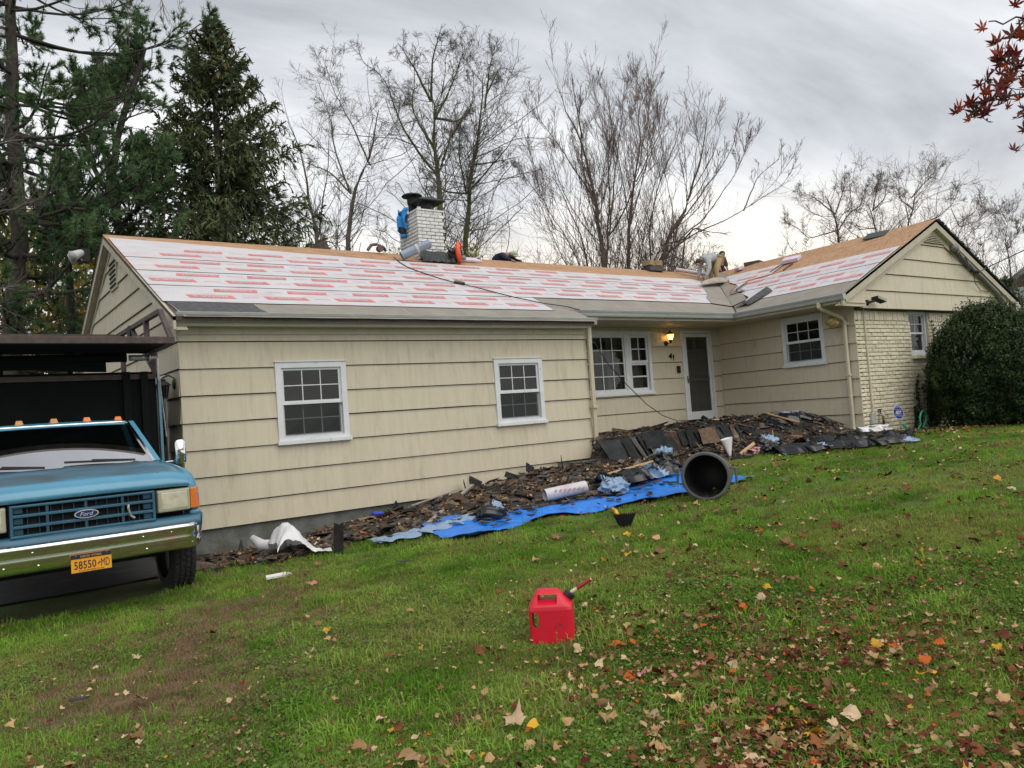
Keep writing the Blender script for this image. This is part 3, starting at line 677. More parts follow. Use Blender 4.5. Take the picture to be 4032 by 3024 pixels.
# right gable rakes
rake(P('w', 13.40, RKY, -.01), P('w', 17.28, RKY, -.01), .19, 0, back=(0, .035, 0))
rake(P('e', 17.28, RKY, -.01), P('e', XE2, RKY, -.01), .19, 0, back=(0, .035, 0))
for pl, x0, x1 in (('w', 13.40, 17.28), ('e', 17.28, XE2)):
    a, b = P(pl, x0, RKY + .03, -.18), P(pl, x1, RKY + .03, -.18); d = np.array((0, .14, 0)); u = np.array((0, 0, .02))
    mb = MB(); mb.hexa([a, b, b + d, a + d, a + u, b + u, b + d + u, a + d + u]); mb.build('rake_soffit', m_trimcream, roof)
    a, b = P(pl, x0 + (.85 if pl == 'w' else 0), 8.34 - .05, -.30), P(pl, x1 - (.85 if pl == 'e' else 0), 8.34 - .05, -.30); d = np.array((0, .02, 0)); u = np.array((0, 0, .14))
    mb = MB(); mb.hexa([a, b, b + d, a + d, a + u, b + u, b + d + u, a + d + u]); mb.build('rake_trim', m_trimcream, roof)
# cornice return boxes at the right gable eaves
for xa, xb in ((13.42, XW + .02), (EX1 - .02, XE2 - .04)):
    zt = 1.80; mb = MB(); mb.box((xa, RKY + .05, 1.60), (xb, 8.30, 1.662)); mb.build('cornice_return', m_trimcream, roof)
    mb = MB(); x_in = max(xa, min(xb, XW)) if xa < 15 else xa; tri = [(xa, RKY + .06, 1.662), (xb, RKY + .06, 1.662), (xb, RKY + .06, (zroofW(xb) if xa < 15 else zroofE(xb)) - .19), (xa, RKY + .06, (zroofW(xa) if xa < 15 else zroofE(xa)) - .19)]
    mb.prism(tri, (0, .02, 0)); mb.build('cornice_return', m_trimcream, roof)
# old shingle edge left on the east slope
mb = MB(); rs = np.random.RandomState(3)
for k in range(60):
    x = 17.35 + k * .062; a = P('e', x, RKY - .03, .0); mb.hexa([a + np.array(q) for q in ((0, 0, 0), (.07, 0, -.03), (.07, .3, -.03), (0, .3, 0), (0, rs.uniform(-.03, .02), .02 + rs.uniform(0, .03)), (.06, rs.uniform(-.03, .02), -.01 + rs.uniform(0, .03)), (.07, .3, 0), (0, .3, .03))])
mb.build('old_shingle_edge', m_felt, roof)

# downspouts
def pipe(pts, r, name, m, parent, n=6): mb = MB(); mb.tube(pts, r, n); return mb.build(name, m, parent, smooth=False)
ds = pipe([(8.86, 10.40, 1.46), (8.86, 10.41, .3), (8.86, 10.42, -.62), (8.86, 10.38, -.80)], .045, 'downspout', m_trimcream, house)
mb = MB(); mb.bar((8.86, 10.41, -.02), (8.86, 10.41, .03), .115, .115); mb.build('strap', m_trimcream, ds)
mb = MB(); mb.bar((8.86, 10.42, -.82), (8.86, 10.42, -.62), .098, .098); mb.build('outlet', m_white, ds)
ds = pipe([(13.41, 8.72, 1.73), (13.41, 8.72, 1.64), (13.47, 8.71, 1.60), (14.08, 8.68, 1.44), (14.17, 8.68, 1.36), (14.175, 8.68, .2), (14.175, 8.68, -.93)], .043, 'downspout', m_trimcream, house)
for z in (1.3, .25): mb = MB(); mb.bar((14.175, 8.68, z), (14.175, 8.68, z + .035), .1, .1); mb.build('strap', m_trimcream, ds)
mb = MB(); mb.bar((14.175, 8.68, -1.0), (14.175, 8.68, -.80), .12, .12); mb.build('outlet', m_trimcream, ds)

# ---- chimney
ch = MB(); CX0, CX1, CY0, CY1, CZ = 7.50, 8.14, 14.15, 15.05, 4.50
ch.box((CX0 + .02, CY0 + .02, 3.2), (CX1 - .02, CY1 - .02, CZ - .01)); chim = ch.build('chimney', m_chim_mort, house)
cb_s = [brick_mesh(.196, .064, .028, 60 + i, m_chim) for i in range(6)]; cb_h = [brick_mesh(.094, .064, .028, 80 + i, m_chim) for i in range(3)]
rs = np.random.RandomState(5); nrow = 0; z = CZ - .035
while z > 3.42:
    corb = .0 if nrow > 1 else .02 * (2 - nrow) - .03 if False else 0.
    out = .0 if nrow else -.02
    for (p0, p1, nrm) in (((CX0, CY0), (CX1, CY0), (0, -1)), ((CX0, CY1), (CX0, CY0), (-1, 0))):
        a, b = np.array(p0), np.array(p1); Lw = np.linalg.norm(b - a); d = (b - a) / Lw; u = -(.104 if nrow % 2 else 0.)
        ang = math.atan2(d[1], d[0])
        while u < Lw - .03:
            u0, u1 = max(u, 0), min(u + .196, Lw)
            if u1 - u0 > .05 and not (nrow == 11 and p0[0] != p1[0] and .35 < u0 < .5):
                c = a + d * (u0 + u1) / 2 - np.array(nrm) * (.022 - out)
                o = link('brick', (cb_s if u1 - u0 > .15 else cb_h)[rs.randint(3)], chim); o.location = (c[0], c[1], z); o.rotation_euler = (rs.uniform(-.02, .02), 0, ang + rs.uniform(-.015, .015)); o.scale = ((u1 - u0) / (.196 if u1 - u0 > .15 else .094), 1, 1)
            u += .208
    z -= .0775; nrow += 1
mb = MB(); mb.box((CX0 - .01, CY0 - .01, CZ - .0), (CX1 + .01, CY1 + .01, CZ + .03)); mb.build('chimney_crown', m_chim, chim)
# base flashing: bent dark metal
m_flash = mat('dark_bent_flashing', (.03, .035, .035), .5, metal=.3, var=.3, vs=9, bump=.01, bs=12)
mb = MB(); rs = np.random.RandomState(9); n = 14
rows = []
for j, (dy, dz) in enumerate(((0.0, .14), (-.06, .10), (-.20, .02), (-.24, -.02))):
    rows.append([(CX0 - .06 + (CX1 - CX0 + .18) * i / n + rs.uniform(-.01, .01), CY0 - .02 + dy + rs.uniform(-.012, .012), zmF(CY0 + dy) + .06 + dz + rs.uniform(-.015, .015) + (.06 if i > n - 2 and j < 3 else 0)) for i in range(n + 1)])
mb.grid(rows).build('flashing', m_flash, chim)
# two flue caps
m_cap = mat('sooty_flue_metal', (.035, .035, .04), .5, metal=.5, var=.3, vs=6)
mb = MB(); c = (7.92, 14.45, CZ + .03); mb.lathe(c, [(.17, 0), (.17, .12), (.155, .125), (.155, .2)], 4); fc = mb.build('flue_cap', m_cap, chim)
mb = MB(); mb.box((7.70, 14.30, CZ + .0301), (8.12, 14.62, CZ + .09)); mb.build('cap_base', m_cap, fc)
for x in (7.80, 8.04):
    for y in (14.36, 14.55): mb = MB(); mb.bar((x, y, CZ + .2), (x, y, CZ + .27), .02, .02); mb.build('cap_leg', m_cap, fc)
mb = MB(); mb.loft([[(7.60, 14.18, CZ + .26), (8.24, 14.18, CZ + .26), (8.24, 14.74, CZ + .26), (7.60, 14.74, CZ + .26)], [(7.60, 14.18, CZ + .285), (8.24, 14.18, CZ + .285), (8.24, 14.74, CZ + .285), (7.60, 14.74, CZ + .285)], [(7.78, 14.36, CZ + .37), (8.06, 14.36, CZ + .37), (8.06, 14.56, CZ + .37), (7.78, 14.56, CZ + .37)]]); mb.build('cap_hood', m_cap, fc)
mb = MB(); mb.lathe((7.75, 14.82, CZ + .03), [(.1, 0), (.1, .3)], 14); fc = mb.build('flue_cap', m_cap, chim)
mb = MB(); mb.lathe((7.75, 14.82, CZ + .33), [(.115, 0), (.115, .16)], 18); mb.build('cap_mesh', m_black, fc)
mb = MB(); mb.lathe((7.75, 14.82, CZ + .49), [(.23, 0), (.235, .012), (.20, .04), (.12, .065), (.01, .075)], 20); mb.build('cap_hood', m_cap, fc, smooth=True)

# ---- entry door (storm door over a panelled door)
mb = MB()
for a, b, c, d in ((DOOR[0], 13.005, DOOR[2], DOOR[3]), (13.885, DOOR[1], DOOR[2], DOOR[3]), (13.005, 13.885, 1.55, DOOR[3])): F_entry.box(mb, a, b, -.1, .045, c, d)
door = mb.build('front_door', m_white, house)
mb = MB(); a, b, c, d = 13.014, 13.876, -.48, 1.54
for q in ((a, a + .075, c, d), (b - .075, b, c, d), (a + .075, b - .075, d - .085, d), (a + .075, b - .075, c, c + .20)): F_entry.box(mb, q[0], q[1], .0, .036, q[2], q[3])
mb.build('storm_door_frame', m_white, door)
mb = MB(); F_entry.box(mb, a + .075, b - .075, .02, .03, .44, .475); mb.build('push_bar', m_blind, door)
mb = MB(); mb.add([F_entry.p(a + .075, .015, c + .2), F_entry.p(b - .075, .015, c + .2), F_entry.p(b - .075, .015, d - .085), F_entry.p(a + .075, .015, d - .085)], [(0, 1, 2, 3)])
m_storm = glass_mat('storm_door_glass', (.5, .5, .5), refl=.10, rough=.15, clear=.8); mb.build('storm_pane', m_storm, door)
m_dgrey = mat('dull_grey_door', (.19, .19, .18), .6, var=.08, vs=3)
mb = MB(); F_entry.box(mb, a, b, -.10, -.05, c, d); mb.build('door_leaf', m_dgrey, door)
for x0 in (a + .13, a + .49):
    for z0, z1, mm in ((1.18, 1.40, m_dark), (.55, 1.06, m_dgrey), (-.30, .40, m_dgrey)):
        mb = MB(); F_entry.box(mb, x0, x0 + .25, -.05, -.038, z0, z1); o = mb.build('door_light' if mm is m_dark else 'door_panel', mm, door); bevel(o, .01, 1)
mb = MB(); mb.tube([F_entry.p(a + .035, .036, .47), F_entry.p(a + .035, .075, .47), F_entry.p(a + .10, .08, .47)], .009, 6); F_entry.box(mb, a + .02, a + .05, .036, .044, .38, .55); mb.build('handle', m_black, door)
# ================================================================ things fixed to the house, on the stoop and on the roof
m_glow = bpy.data.materials.new('lit_bulb'); m_glow.use_nodes = True
b_ = m_glow.node_tree.nodes['Principled BSDF']; b_.inputs['Emission Color'].default_value = (1, .62, .22, 1); b_.inputs['Emission Strength'].default_value = 14; b_.inputs['Base Color'].default_value = (1, .8, .5, 1)
m_lampglass = mat('warm_frosted_glass', (.75, .58, .33), .3, var=.1, trans=.75)
# wall lantern by the door (lit)
ln = thing('wall_lantern', 'lit black carriage lantern on the wall left of the front door', 'lantern', (12.46, YE, 1.30))
c = np.array((12.48, YE - .14, 1.38))
mb = MB(); mb.lathe(c, [(.045, 0), (.085, .12), (.09, .125)], 6, caps=False); mb.build('lamp_glass', m_lampglass, ln)
mb = MB(); mb.lathe(c + (0, 0, .125), [(.10, 0), (.085, .015), (.05, .05), (.02, .06), (.015, .085), (.002, .095)], 6); mb.build('lantern_cap', m_black, ln)
mb = MB(); mb.lathe(c - (0, 0, .09), [(.004, 0), (.02, .03), (.03, .05), (.05, .09)], 8)
mb.tube([c - (0, 0, .05), c + (0, .05, -.07), (12.44, YE - .02, 1.30)], .012, 6); mb.build('bracket', m_black, ln)
mb = MB(); mb.lathe((12.43, YE - .03, 1.31), [(.062, 0), (.055, .02)], 14, axis=(0, -1, 0)); mb.build('back_plate', m_black, ln)
mb = MB()
for k in range(6):
    a = k * math.pi / 3; mb.bar(c + (.045 * math.cos(a), .045 * math.sin(a), 0), c + (.088 * math.cos(a), .088 * math.sin(a), .125), .007, .007)
mb.build('glazing_bar', m_black, ln)
mb = MB(); mb.blob(c + (0, 0, .06), (.022, .022, .035)); mb.build('bulb', m_glow, ln, smooth=True)
pl_d = bpy.data.lights.new('lantern_light', 'POINT'); pl_d.energy = 5; pl_d.color = (1, .62, .28); pl_d.shadow_soft_size = .04
pl = bpy.data.objects.new('lantern_light', pl_d); COL.objects.link(pl); pl.location = c + (0, -.0, .06); setpar(pl, ln)
# house number
hn = thing('house_number', 'black house number 41 screwed to the siding under the lantern', 'number', (12.57, YE - .03, .95))
for ch_, x, z in (('4', 12.54, 1.02), ('1', 12.635, .985)):
    v, f = text2d(ch_, bold=.012); a_, b2 = v.min(0), v.max(0); v = (v - (a_ + b2) / 2) * (.135 / (b2 - a_)[1])
    mb = MB(); vs = [(x + p[0] + .15 * p[1], YE - .045, z + p[1]) for p in v]; vb = [(p[0], YE - .026, p[2]) for p in vs]; mb.add(vs, f)
    n_ = len(vs); mb.add(vs, f); mb.add(vb, f); mb.build('digit', m_black, hn)
# mailbox-like door bell
mb = MB(); F_entry.box(mb, 12.72, 12.82, .025, .06, .63, .79); o = bevel(mb.build('door_bell', m_black), .012, 2); tag(o, 'dark wall intercom box between the number and the front door', 'intercom')
mb = MB(); F_entry.box(mb, 12.745, 12.795, .06, .064, .68, .76); mb.build('face_plate', m_blackpl, o)
# floodlight on the brick corner
fl = thing('flood_light', 'black flood light mounted high on the brick corner above the conduit', 'flood light', (14.52, YB - .03, 1.68))
mb = MB(); mb.lathe((14.40, 8.31, 1.69), [(.06, 0), (.06, .03), (.045, .05)], 12, axis=(0, -1, 0)); mb.tube([(14.4, 8.27, 1.69), (14.44, 8.22, 1.70), (14.52, 8.20, 1.71)], .022, 8); mb.build('mount', m_black, fl)
mb = MB(); mb.hexa([(14.50, 8.26, 1.74), (14.74, 8.21, 1.66), (14.76, 8.09, 1.68), (14.52, 8.13, 1.76), (14.53, 8.27, 1.80), (14.76, 8.22, 1.72), (14.78, 8.09, 1.73), (14.54, 8.13, 1.81)]); mb.build('lamp_head', m_black, fl)
mb = MB(); mb.add([(14.53, 8.127, 1.765), (14.755, 8.087, 1.69), (14.772, 8.087, 1.725), (14.545, 8.127, 1.80)], [(0, 1, 2, 3)]); mb.build('lens', m_lens, fl)
o = pipe([(14.54, YB - .035, 1.60), (14.545, YB - .04, .5), (14.55, YB - .04, -.52)], .016, 'conduit', m_trimcream, None, 8); tag(o, 'thin cream conduit pipe running down the brick from the flood light', 'conduit')
# outlet box and tap
ob = thing('outlet_box', 'grey weatherproof outlet box with open flap low on the brick wall', 'outlet box', (14.52, YB - .03, -.65))
mb = MB(); F_brick.box(mb, 14.44, 14.58, .02, .08, -.75, -.53); bevel(mb.build('box', m_gutter, ob), .008)
mb = MB(); mb.hexa([(14.59, YB - .08, -.55), (14.76, YB - .20, -.62), (14.76, YB - .20, -.61), (14.59, YB - .08, -.54), (14.59, YB - .04, -.53), (14.76, YB - .16, -.60), (14.76, YB - .16, -.59), (14.59, YB - .04, -.52)]); mb.build('flap', m_gutter, ob)
tp = thing('garden_tap', 'brass hose tap with dark valve on the brick wall beside the outlet box', 'tap', (14.8, YB - .06, -.6))
m_brass = mat('dull_brass', (.18, .13, .08), .5, metal=.6, var=.3, vs=20)
mb = MB(); mb.tube([(14.80, YB, -.56), (14.80, YB - .07, -.57), (14.80, YB - .10, -.62), (14.80, YB - .10, -.70)], .022, 8); mb.build('spout', m_brass, tp)
mb = MB(); mb.tube([(14.80, YB - .05, -.57), (14.80, YB - .05, -.48)], .012, 6); mb.lathe((14.8, YB - .05, -.48), [(.05, 0), (.05, .015)], 8); mb.build('valve_handle', m_black, tp)
mb = MB(); mb.lathe((14.8, YB - .10, -.86), [(.018, 0), (.026, .02), (.026, .16)], 10); mb.build('hose_end', m_blackpl, tp)
o = pipe([(14.62, YB - .09, -.70), (14.55, YB - .14, -.80), (14.35, YB - .16, -.84), (14.15, YB - .2, -.92), (14.0, YB - .3, -.94)], .008, 'cord', m_blackpl, None, 5); tag(o, 'thin dark cord drooping from the outlet box to the ground', 'cord')
# electric service: weather head, mast along the gable, wires
sm = thing('service_mast', 'grey service cable running down the right gable from its weather head', 'service cable', (18.2, YB - .1, 3.0))
m_mast = mat('grey_pvc', (.16, .16, .155), .6, var=.2, vs=5)
mb = MB(); mb.tube([(18.12, 8.24, 2.98), (19.0, 8.24, 2.54), (20.0, 8.24, 2.06), (20.40, 8.24, 1.78)], .05, 8); mb.build('conduit_run', m_mast, sm, smooth=True)
mb = MB(); mb.blob((18.08, 8.22, 3.02), (.13, .09, .10), 10, 7); mb.build('weather_head', m_mast, sm, smooth=True)
mb = MB()
for k, (s0, dz) in enumerate((((18.08, 2.97), .0), ((18.2, 2.92), .05), ((18.44, 2.83), .1))):
    mb.tube([(s0[0], 8.18, s0[1]), (s0[0] + .05, 8.16, 2.72), (18.36 + .05 * k, 8.14, 2.57), (18.65, 8.12, 2.48), (18.85, 8.10, 2.48)], .011, 5)
mb.tube([(18.8, 8.12, 2.46), (19.0, 8.0, 2.56), (19.2, 7.2, 2.85), (19.4, 4.4, 3.3)], .012, 5)
mb.tube([(18.7, 8.15, 2.46), (18.9, 8.22, 2.24), (19.25, 8.27, 2.09), (19.7, 8.28, 2.07)], .009, 5)
mb.build('drop_wire', m_blackpl, sm)
mb = MB(); mb.tube([(18.55, 8.12, 2.50), (18.85, 8.11, 2.48)], .04, 8); mb.build('splice', m_black, sm)
# overhead wires to the right
for k, (z0, x1, z1, lab) in enumerate(((4.0, 60, 9.5, 'upper of the two wires crossing the sky behind the right gable'), (3.05, 60, 6.4, 'lower of the two wires crossing the sky behind the right gable'))):
    pts = [lerp((18.9, 11.0, z0), (x1, 26 - 4 * k, z1), t) for t in np.linspace(0, 1, 9)]; pts = [(p[0], p[1], p[2] - .9 * math.sin(math.pi * t)) for p, t in zip(pts, np.linspace(0, 1, 9))]
    o = pipe(pts, .014, 'overhead_wire', m_blackpl, None, 5); tag(o, lab, 'wire', 'wires at the right gable')
o = pipe([(18.45, 9.0, 3.25), (18.9, 8.9, 3.28), (19.3, 8.8, 3.27)], .035, 'roof_pole', m_gutter, None, 8); tag(o, 'pale pole end sticking out past the right roof edge', 'pole')
mb = MB(); mb.bar((17.75, 8.5, 3.55), (18.15, 8.45, 3.55), .10, .07); o = mb.build('roof_plank', m_rust); tag(o, 'dark plank end poking out behind the right roof peak', 'plank')
ef = thing('corner_flood_light', 'black flood light under the far right eave with a bent metal elbow below', 'flood light', (20.9, YB - .2, 1.7))
mb = MB(); mb.box((20.78, YB - .32, 1.72), (21.02, YB - .16, 1.86)); bevel(mb.build('lamp_head', m_black, ef), .02)
mb = MB(); mb.add([(20.80, YB - .323, 1.74), (21.0, YB - .323, 1.74), (21.0, YB - .323, 1.84), (20.80, YB - .323, 1.84)], [(0, 1, 2, 3)]); mb.build('lens', m_lens, ef)
mb = MB(); mb.tube([(20.95, YB - .24, 1.72), (20.98, YB - .26, 1.6), (20.93, YB - .25, 1.45), (20.78, YB - .2, 1.28)], .06, 8); mb.build('duct_elbow', mat('bright_galvanised', (.55, .56, .56), .3, .8, var=.2, vs=9), ef)
# security lights on the left gable peak
m_lampw = mat('off_white_lamp_housing', (.40, .41, .41), .45, var=.1)
cl = thing('security_light', 'grey-white twin security lights with sensor at the left gable peak', 'security light', (1.22, 14.45, 3.3))
mb = MB(); mb.box((1.21, 14.38, 3.10), (1.30, 14.56, 3.30)); mb.build('mount', m_black, cl)
for dy, dz, ay in ((-.02, .0, (-.75, -.35, -.45)), (.14, -.02, (-.9, .1, -.35))):
    mb = MB(); mb.lathe((1.20, 14.44 + dy, 3.24 + dz), [(.04, -.03), (.06, .02), (.075, .13), (.09, .17)], 14, axis=ay); mb.build('lamp_head', m_lampw, cl, smooth=True)
    mb = MB(); aa = norm(ay); mb.lathe(np.array((1.20, 14.44 + dy, 3.24 + dz)) + aa * .165, [(.083, 0), (.02, -.05)], 14, axis=ay); mb.build('reflector', m_chrome, cl)
mb = MB(); mb.lathe((1.20, 14.45, 3.16), [(.05, 0), (.055, .08), (.02, .12)], 10, axis=(-.4, -.4, -.9)); mb.build('sensor', m_blackpl, cl)
cl.scale = (1.1,) * 3
# side lantern by the gable door (unlit)
sl = thing('side_lantern', 'unlit dark iron lantern on the house corner above the truck mirror', 'lantern', (1.88, 10.75, .65))
m_iron = mat('dark_iron', (.03, .03, .032), .5, var=.2)
c = np.array((1.745, 10.72, .53))
mb = MB(); mb.lathe(c, [(.055, 0), (.08, .155)], 6, caps=False); mb.build('lamp_glass', glass_mat('lantern_glass', clear=.45, refl=.05), sl)
mb = MB(); mb.lathe(c + (0, 0, .155), [(.105, 0), (.09, .02), (.045, .055), (.03, .06), (.04, .075), (.012, .10), (.004, .115)], 10); mb.build('lantern_cap', m_iron, sl)
mb = MB(); mb.lathe(c - (0, 0, .015), [(.06, 0), (.06, .018)], 6)
for k in range(6): a = k * math.pi / 3; mb.bar(c + (.055 * math.cos(a), .055 * math.sin(a), 0), c + (.08 * math.cos(a), .08 * math.sin(a), .155), .007, .007)
mb.build('glazing_bar', m_iron, sl)
mb = MB(); mb.tube([c + (0, 0, .26), c + (.07, 0, .29), c + (.14, 0, .25), (1.90, 10.72, .66)], .010, 5); mb.build('bracket', m_iron, sl)
mb = MB(); mb.lathe((1.885, 10.72, .70), [(.075, 0), (.055, .02)], 12, axis=(-1, 0, 0)); mb.build('back_plate', m_iron, sl)
# hanging spinner under the right eave
m_spin = mat('gold_and_russet_ribbon', (.42, .33, .14), .4, metal=.3, var=.1, vs=22, vst=(.6, .6, 1.5), layers=[((.30, .06, .03), 14, (1, 1, 3), .56, .64)])
mb = MB(); cs = np.array((13.97, 8.82, 1.25)); rings = []
for k in range(15):
    t = k / 14; r = .115 * math.sin(math.pi * t ** .8) ** .8 * (1.0 if t < .8 else .9) + .002; z = .27 * t
    rings.append([cs + (r * (1 + .22 * math.cos(5 * a)) * math.cos(a + 1.2 * t), r * (1 + .22 * math.cos(5 * a)) * math.sin(a + 1.2 * t), z) for a in np.arange(30) * 2 * math.pi / 30])
mb.loft(rings); o = mb.build('hanging_spinner', m_spin, smooth=True); tag(o, 'gold and russet ribbed wind spinner hanging below the right eave by the downspout', 'wind spinner')
mb = MB(); mb.tube([cs + (0, 0, .27), cs + (0, 0, .385)], .004, 4); mb.build('hanger', m_black, o)
# black cable slung from the left gutter to the stoop
pts = [(8.92, 10.55, 1.25), (9.06, 10.5, 1.18), (9.38, 10.55, .80), (9.88, 10.6, .37), (10.46, 10.7, -.03), (11.03, 10.85, -.28), (11.6, 11.0, -.42), (12.3, 11.1, -.44)]
o = pipe(pts, .0085, 'cable', m_blackpl, None, 5); tag(o, 'black cable slung across the picture window down to the stoop', 'cable')
# black power cord over the underlayment
pts = [(6.83, 14.05), (6.74, 13.6), (6.72, 13.19), (6.86, 12.79), (7.0, 12.45), (7.19, 12.19), (7.3, 12.1), (7.57, 11.77), (7.75, 11.52), (7.9, 11.32), (8.05, 11.2), (8.27, 10.99), (8.5, 10.9), (8.72, 10.8), (8.86, 10.6)]
o = pipe([rp('m', x, y, .042) for x, y in pts], .010, 'power_cord', m_blackpl, None, 5); tag(o, 'thin black power cord lying diagonally across the white underlayment', 'cord')
mb = MB(); mb.tube([rp('m', 7.16, 12.21, .05), rp('m', 7.34, 12.12, .05)], .032, 6); mb.build('plug_joint', m_blackpl, o)
# roll of membrane by the chimney
m_roll = mat('blue_grey_release_film', (.23, .29, .37), .35, var=.1, vs=4)
def roll(name, a, b, r, m, lab, cat, parts=True):
    mb = MB(); a, b = np.array(a, float), np.array(b, float); d = norm(b - a); u = norm(np.cross(d, (0, 0, 1))); v = np.cross(d, u); n = 60; sp = []
    for i in range(n + 1):
        t = i / n; an = t * 5.3 * math.pi; rr = r * (1 - .10 * t * 2.6)
        sp.append(u * math.cos(an) * rr + v * math.sin(an) * rr)
    mb.grid([[a + q for q in sp], [b + q for q in sp]]); o = mb.build(name, m, smooth=True); return tag(o, lab, cat)
o = roll('membrane_roll', rp('m', 6.95, 13.93, .10), rp('m', 7.52, 13.72, .42), .10, m_roll, 'blue-grey roll of membrane leaning in front of the chimney', 'roll')
mb = MB(); d = norm(rp('m', 7.52, 13.72, .42) - rp('m', 6.95, 13.93, .10)); mb.lathe(rp('m', 6.95, 13.93, .10) + d * .36, [(.1035, -.03), (.1035, .03)], 20, axis=d, caps=False); mb.build('wrap_band', mat('pale_band', (.45, .48, .52), .5), o)
# pale long roll near the valley
o = roll('underlayment_roll', rp('m', 15.65, 14.45, .10), rp('m', 16.35, 13.95, .12), .055, m_under, 'long pale roll of underlayment lying behind the bent worker', 'roll')
# leaf blower on the sheathing
m_or = mat('orange_red_plastic', (.72, .085, .025), .35, var=.1)
bl = thing('leaf_blower', 'orange-red handheld leaf blower standing on the sheathing right of the chimney', 'leaf blower', (8.3, 13.92, 3.3))
c = rp('m', 8.30, 13.95, .20)
mb = MB(); mb.lathe(c + (0, .06, 0), [(.05, -.12), (.15, -.09), (.17, .0), (.15, .08), (.05, .1)], 16, axis=(.3, 1, 0)); mb.build('fan_housing', m_blackpl, bl, smooth=True)
mb = MB(); mb.tube([c + (.02, -.06, .26), c + (-.03, -.1, .16), c + (-.04, -.12, .0), c + (0, -.1, -.14), c + (.02, -.05, -.2)], [.03, .05, .06, .055, .04], 8); mb.tube([c + (.02, -.05, .26), c + (.08, -.03, .25), c + (.11, -.02, .19), c + (.10, 0, .10)], .02, 7); mb.build('shell', m_or, bl, smooth=True)
mb = MB(); mb.lathe(c + (.09, -.12, -.10), [(.05, -.04), (.06, 0), (.05, .04)], 10, axis=(0, 1, .2)); mb.build('fuel_tank', mat('grey_plastic', (.22, .22, .22), .4), bl, smooth=True)
mb = MB(); mb.tube([c + (-.08, -.04, .04), c + (-.18, -.06, .05), c + (-.22, -.07, .03)], [.05, .045, .04], 8); mb.build('nozzle', m_blackpl, bl)
# scrap roll / tools left of the chimney
tl = thing('nail_gun', 'small rusty-coloured coil nailer lying on the sheathing left of the chimney', 'nail gun', (6.55, 14.5, 3.6))
c = rp('m', 6.62, 14.42, .07); m_tool = mat('brown_red_tool', (.10, .05, .04), .5, var=.3, vs=30)
mb = MB(); mb.tube([c + (-.2, 0, .0), c + (-.1, 0, .12), c + (.02, 0, .14)], .035, 7); mb.lathe(c + (.08, 0, .05), [(.07, -.05), (.075, 0), (.07, .05)], 12, axis=(0, 1, 0)); mb.build('body', m_tool, tl)
mb = MB(); mb.tube([c + (.05, 0, .12), c + (.18, .02, .09), c + (.22, .02, 0)], .028, 6); mb.build('handle', m_blackpl, tl)
# foam offcuts / bundles on the ridges
m_foam = mat('pale_lilac_foam', (.60, .50, .62), .7, var=.08)
def slab(name, c, size, rz, tilt, m, lab, cat, bev=.006):
    mb = MB(); mb.box([-x / 2 for x in size], [x / 2 for x in size]); o = mb.build(name, m); o.location = c; o.rotation_euler = (tilt[0], tilt[1], rz); bevel(o, bev, 1); return tag(o, lab, cat)
a25 = math.atan(RS)
slab('foam_board', rp('w', 16.52, 11.38, .07), (.28, .42, .09), .2, (0, -a25, 0), m_foam, 'pale lilac foam block lying on the right roof sheathing', 'foam block')
slab('foam_board', rp('m', 8.72, 14.30, .04), (.75, .32, .05), .1, (a25, 0, 0), m_foam, 'flat lilac foam board on the ridge behind the orange leaf blower', 'foam board')
slab('foam_board', rp('w', 16.9, 13.3, .06), (.16, .3, .08), -.5, (0, -a25, 0), m_foam, 'tiny lilac foam scrap near the valley top', 'foam scrap')
m_card = mat('brown_cardboard', (.26, .19, .10), .8, var=.15, vs=6)
bx = thing('shingle_bundle', 'dark shingle bundle carrying two brown boxes on the main ridge', 'bundle', (14.9, 14.6, 3.62))
mb = MB(); mb.hexa([(14.63, 14.4, 3.58), (15.15, 14.4, 3.58), (15.15, 14.75, 3.58), (14.63, 14.75, 3.58), (14.60, 14.4, 3.70), (15.12, 14.4, 3.72), (15.12, 14.75, 3.72), (14.60, 14.75, 3.70)]); mb.build('bundle', m_felt, bx)
slab('cardboard_box', (14.72, 14.56, 3.79), (.22, .3, .14), .1, (0, .1, 0), m_card, 'left brown box on the dark bundle on the ridge', 'box')
slab('cardboard_box', (14.98, 14.56, 3.80), (.25, .3, .15), -.05, (0, .0, 0), m_card, 'right brown box on the dark bundle on the ridge', 'box')
slab('dark_bundle', (17.42, 13.2, 3.66), (.35, .45, .09), .3, (0, 0, 0), m_felt, 'dark bundle lying on the right ridge near the valley top', 'bundle')
mb = MB(); mb.prism([rp('m', 5.2, 14.7, -.05), rp('m', 5.75, 14.75, -.05), rp('m', 5.62, 14.72, .16)], (0, .25, 0)); tag(mb.build('ridge_scrap', m_rust), 'brown wedge of old roofing sticking up behind the left ridge', 'roofing scrap')
slab('metal_scrap', rp('w', 17.05, 9.45, .03), (.45, .5, .02), .2, (0, -a25, 0), m_flash, 'dark metal flap lying near the right roof peak', 'metal flap')
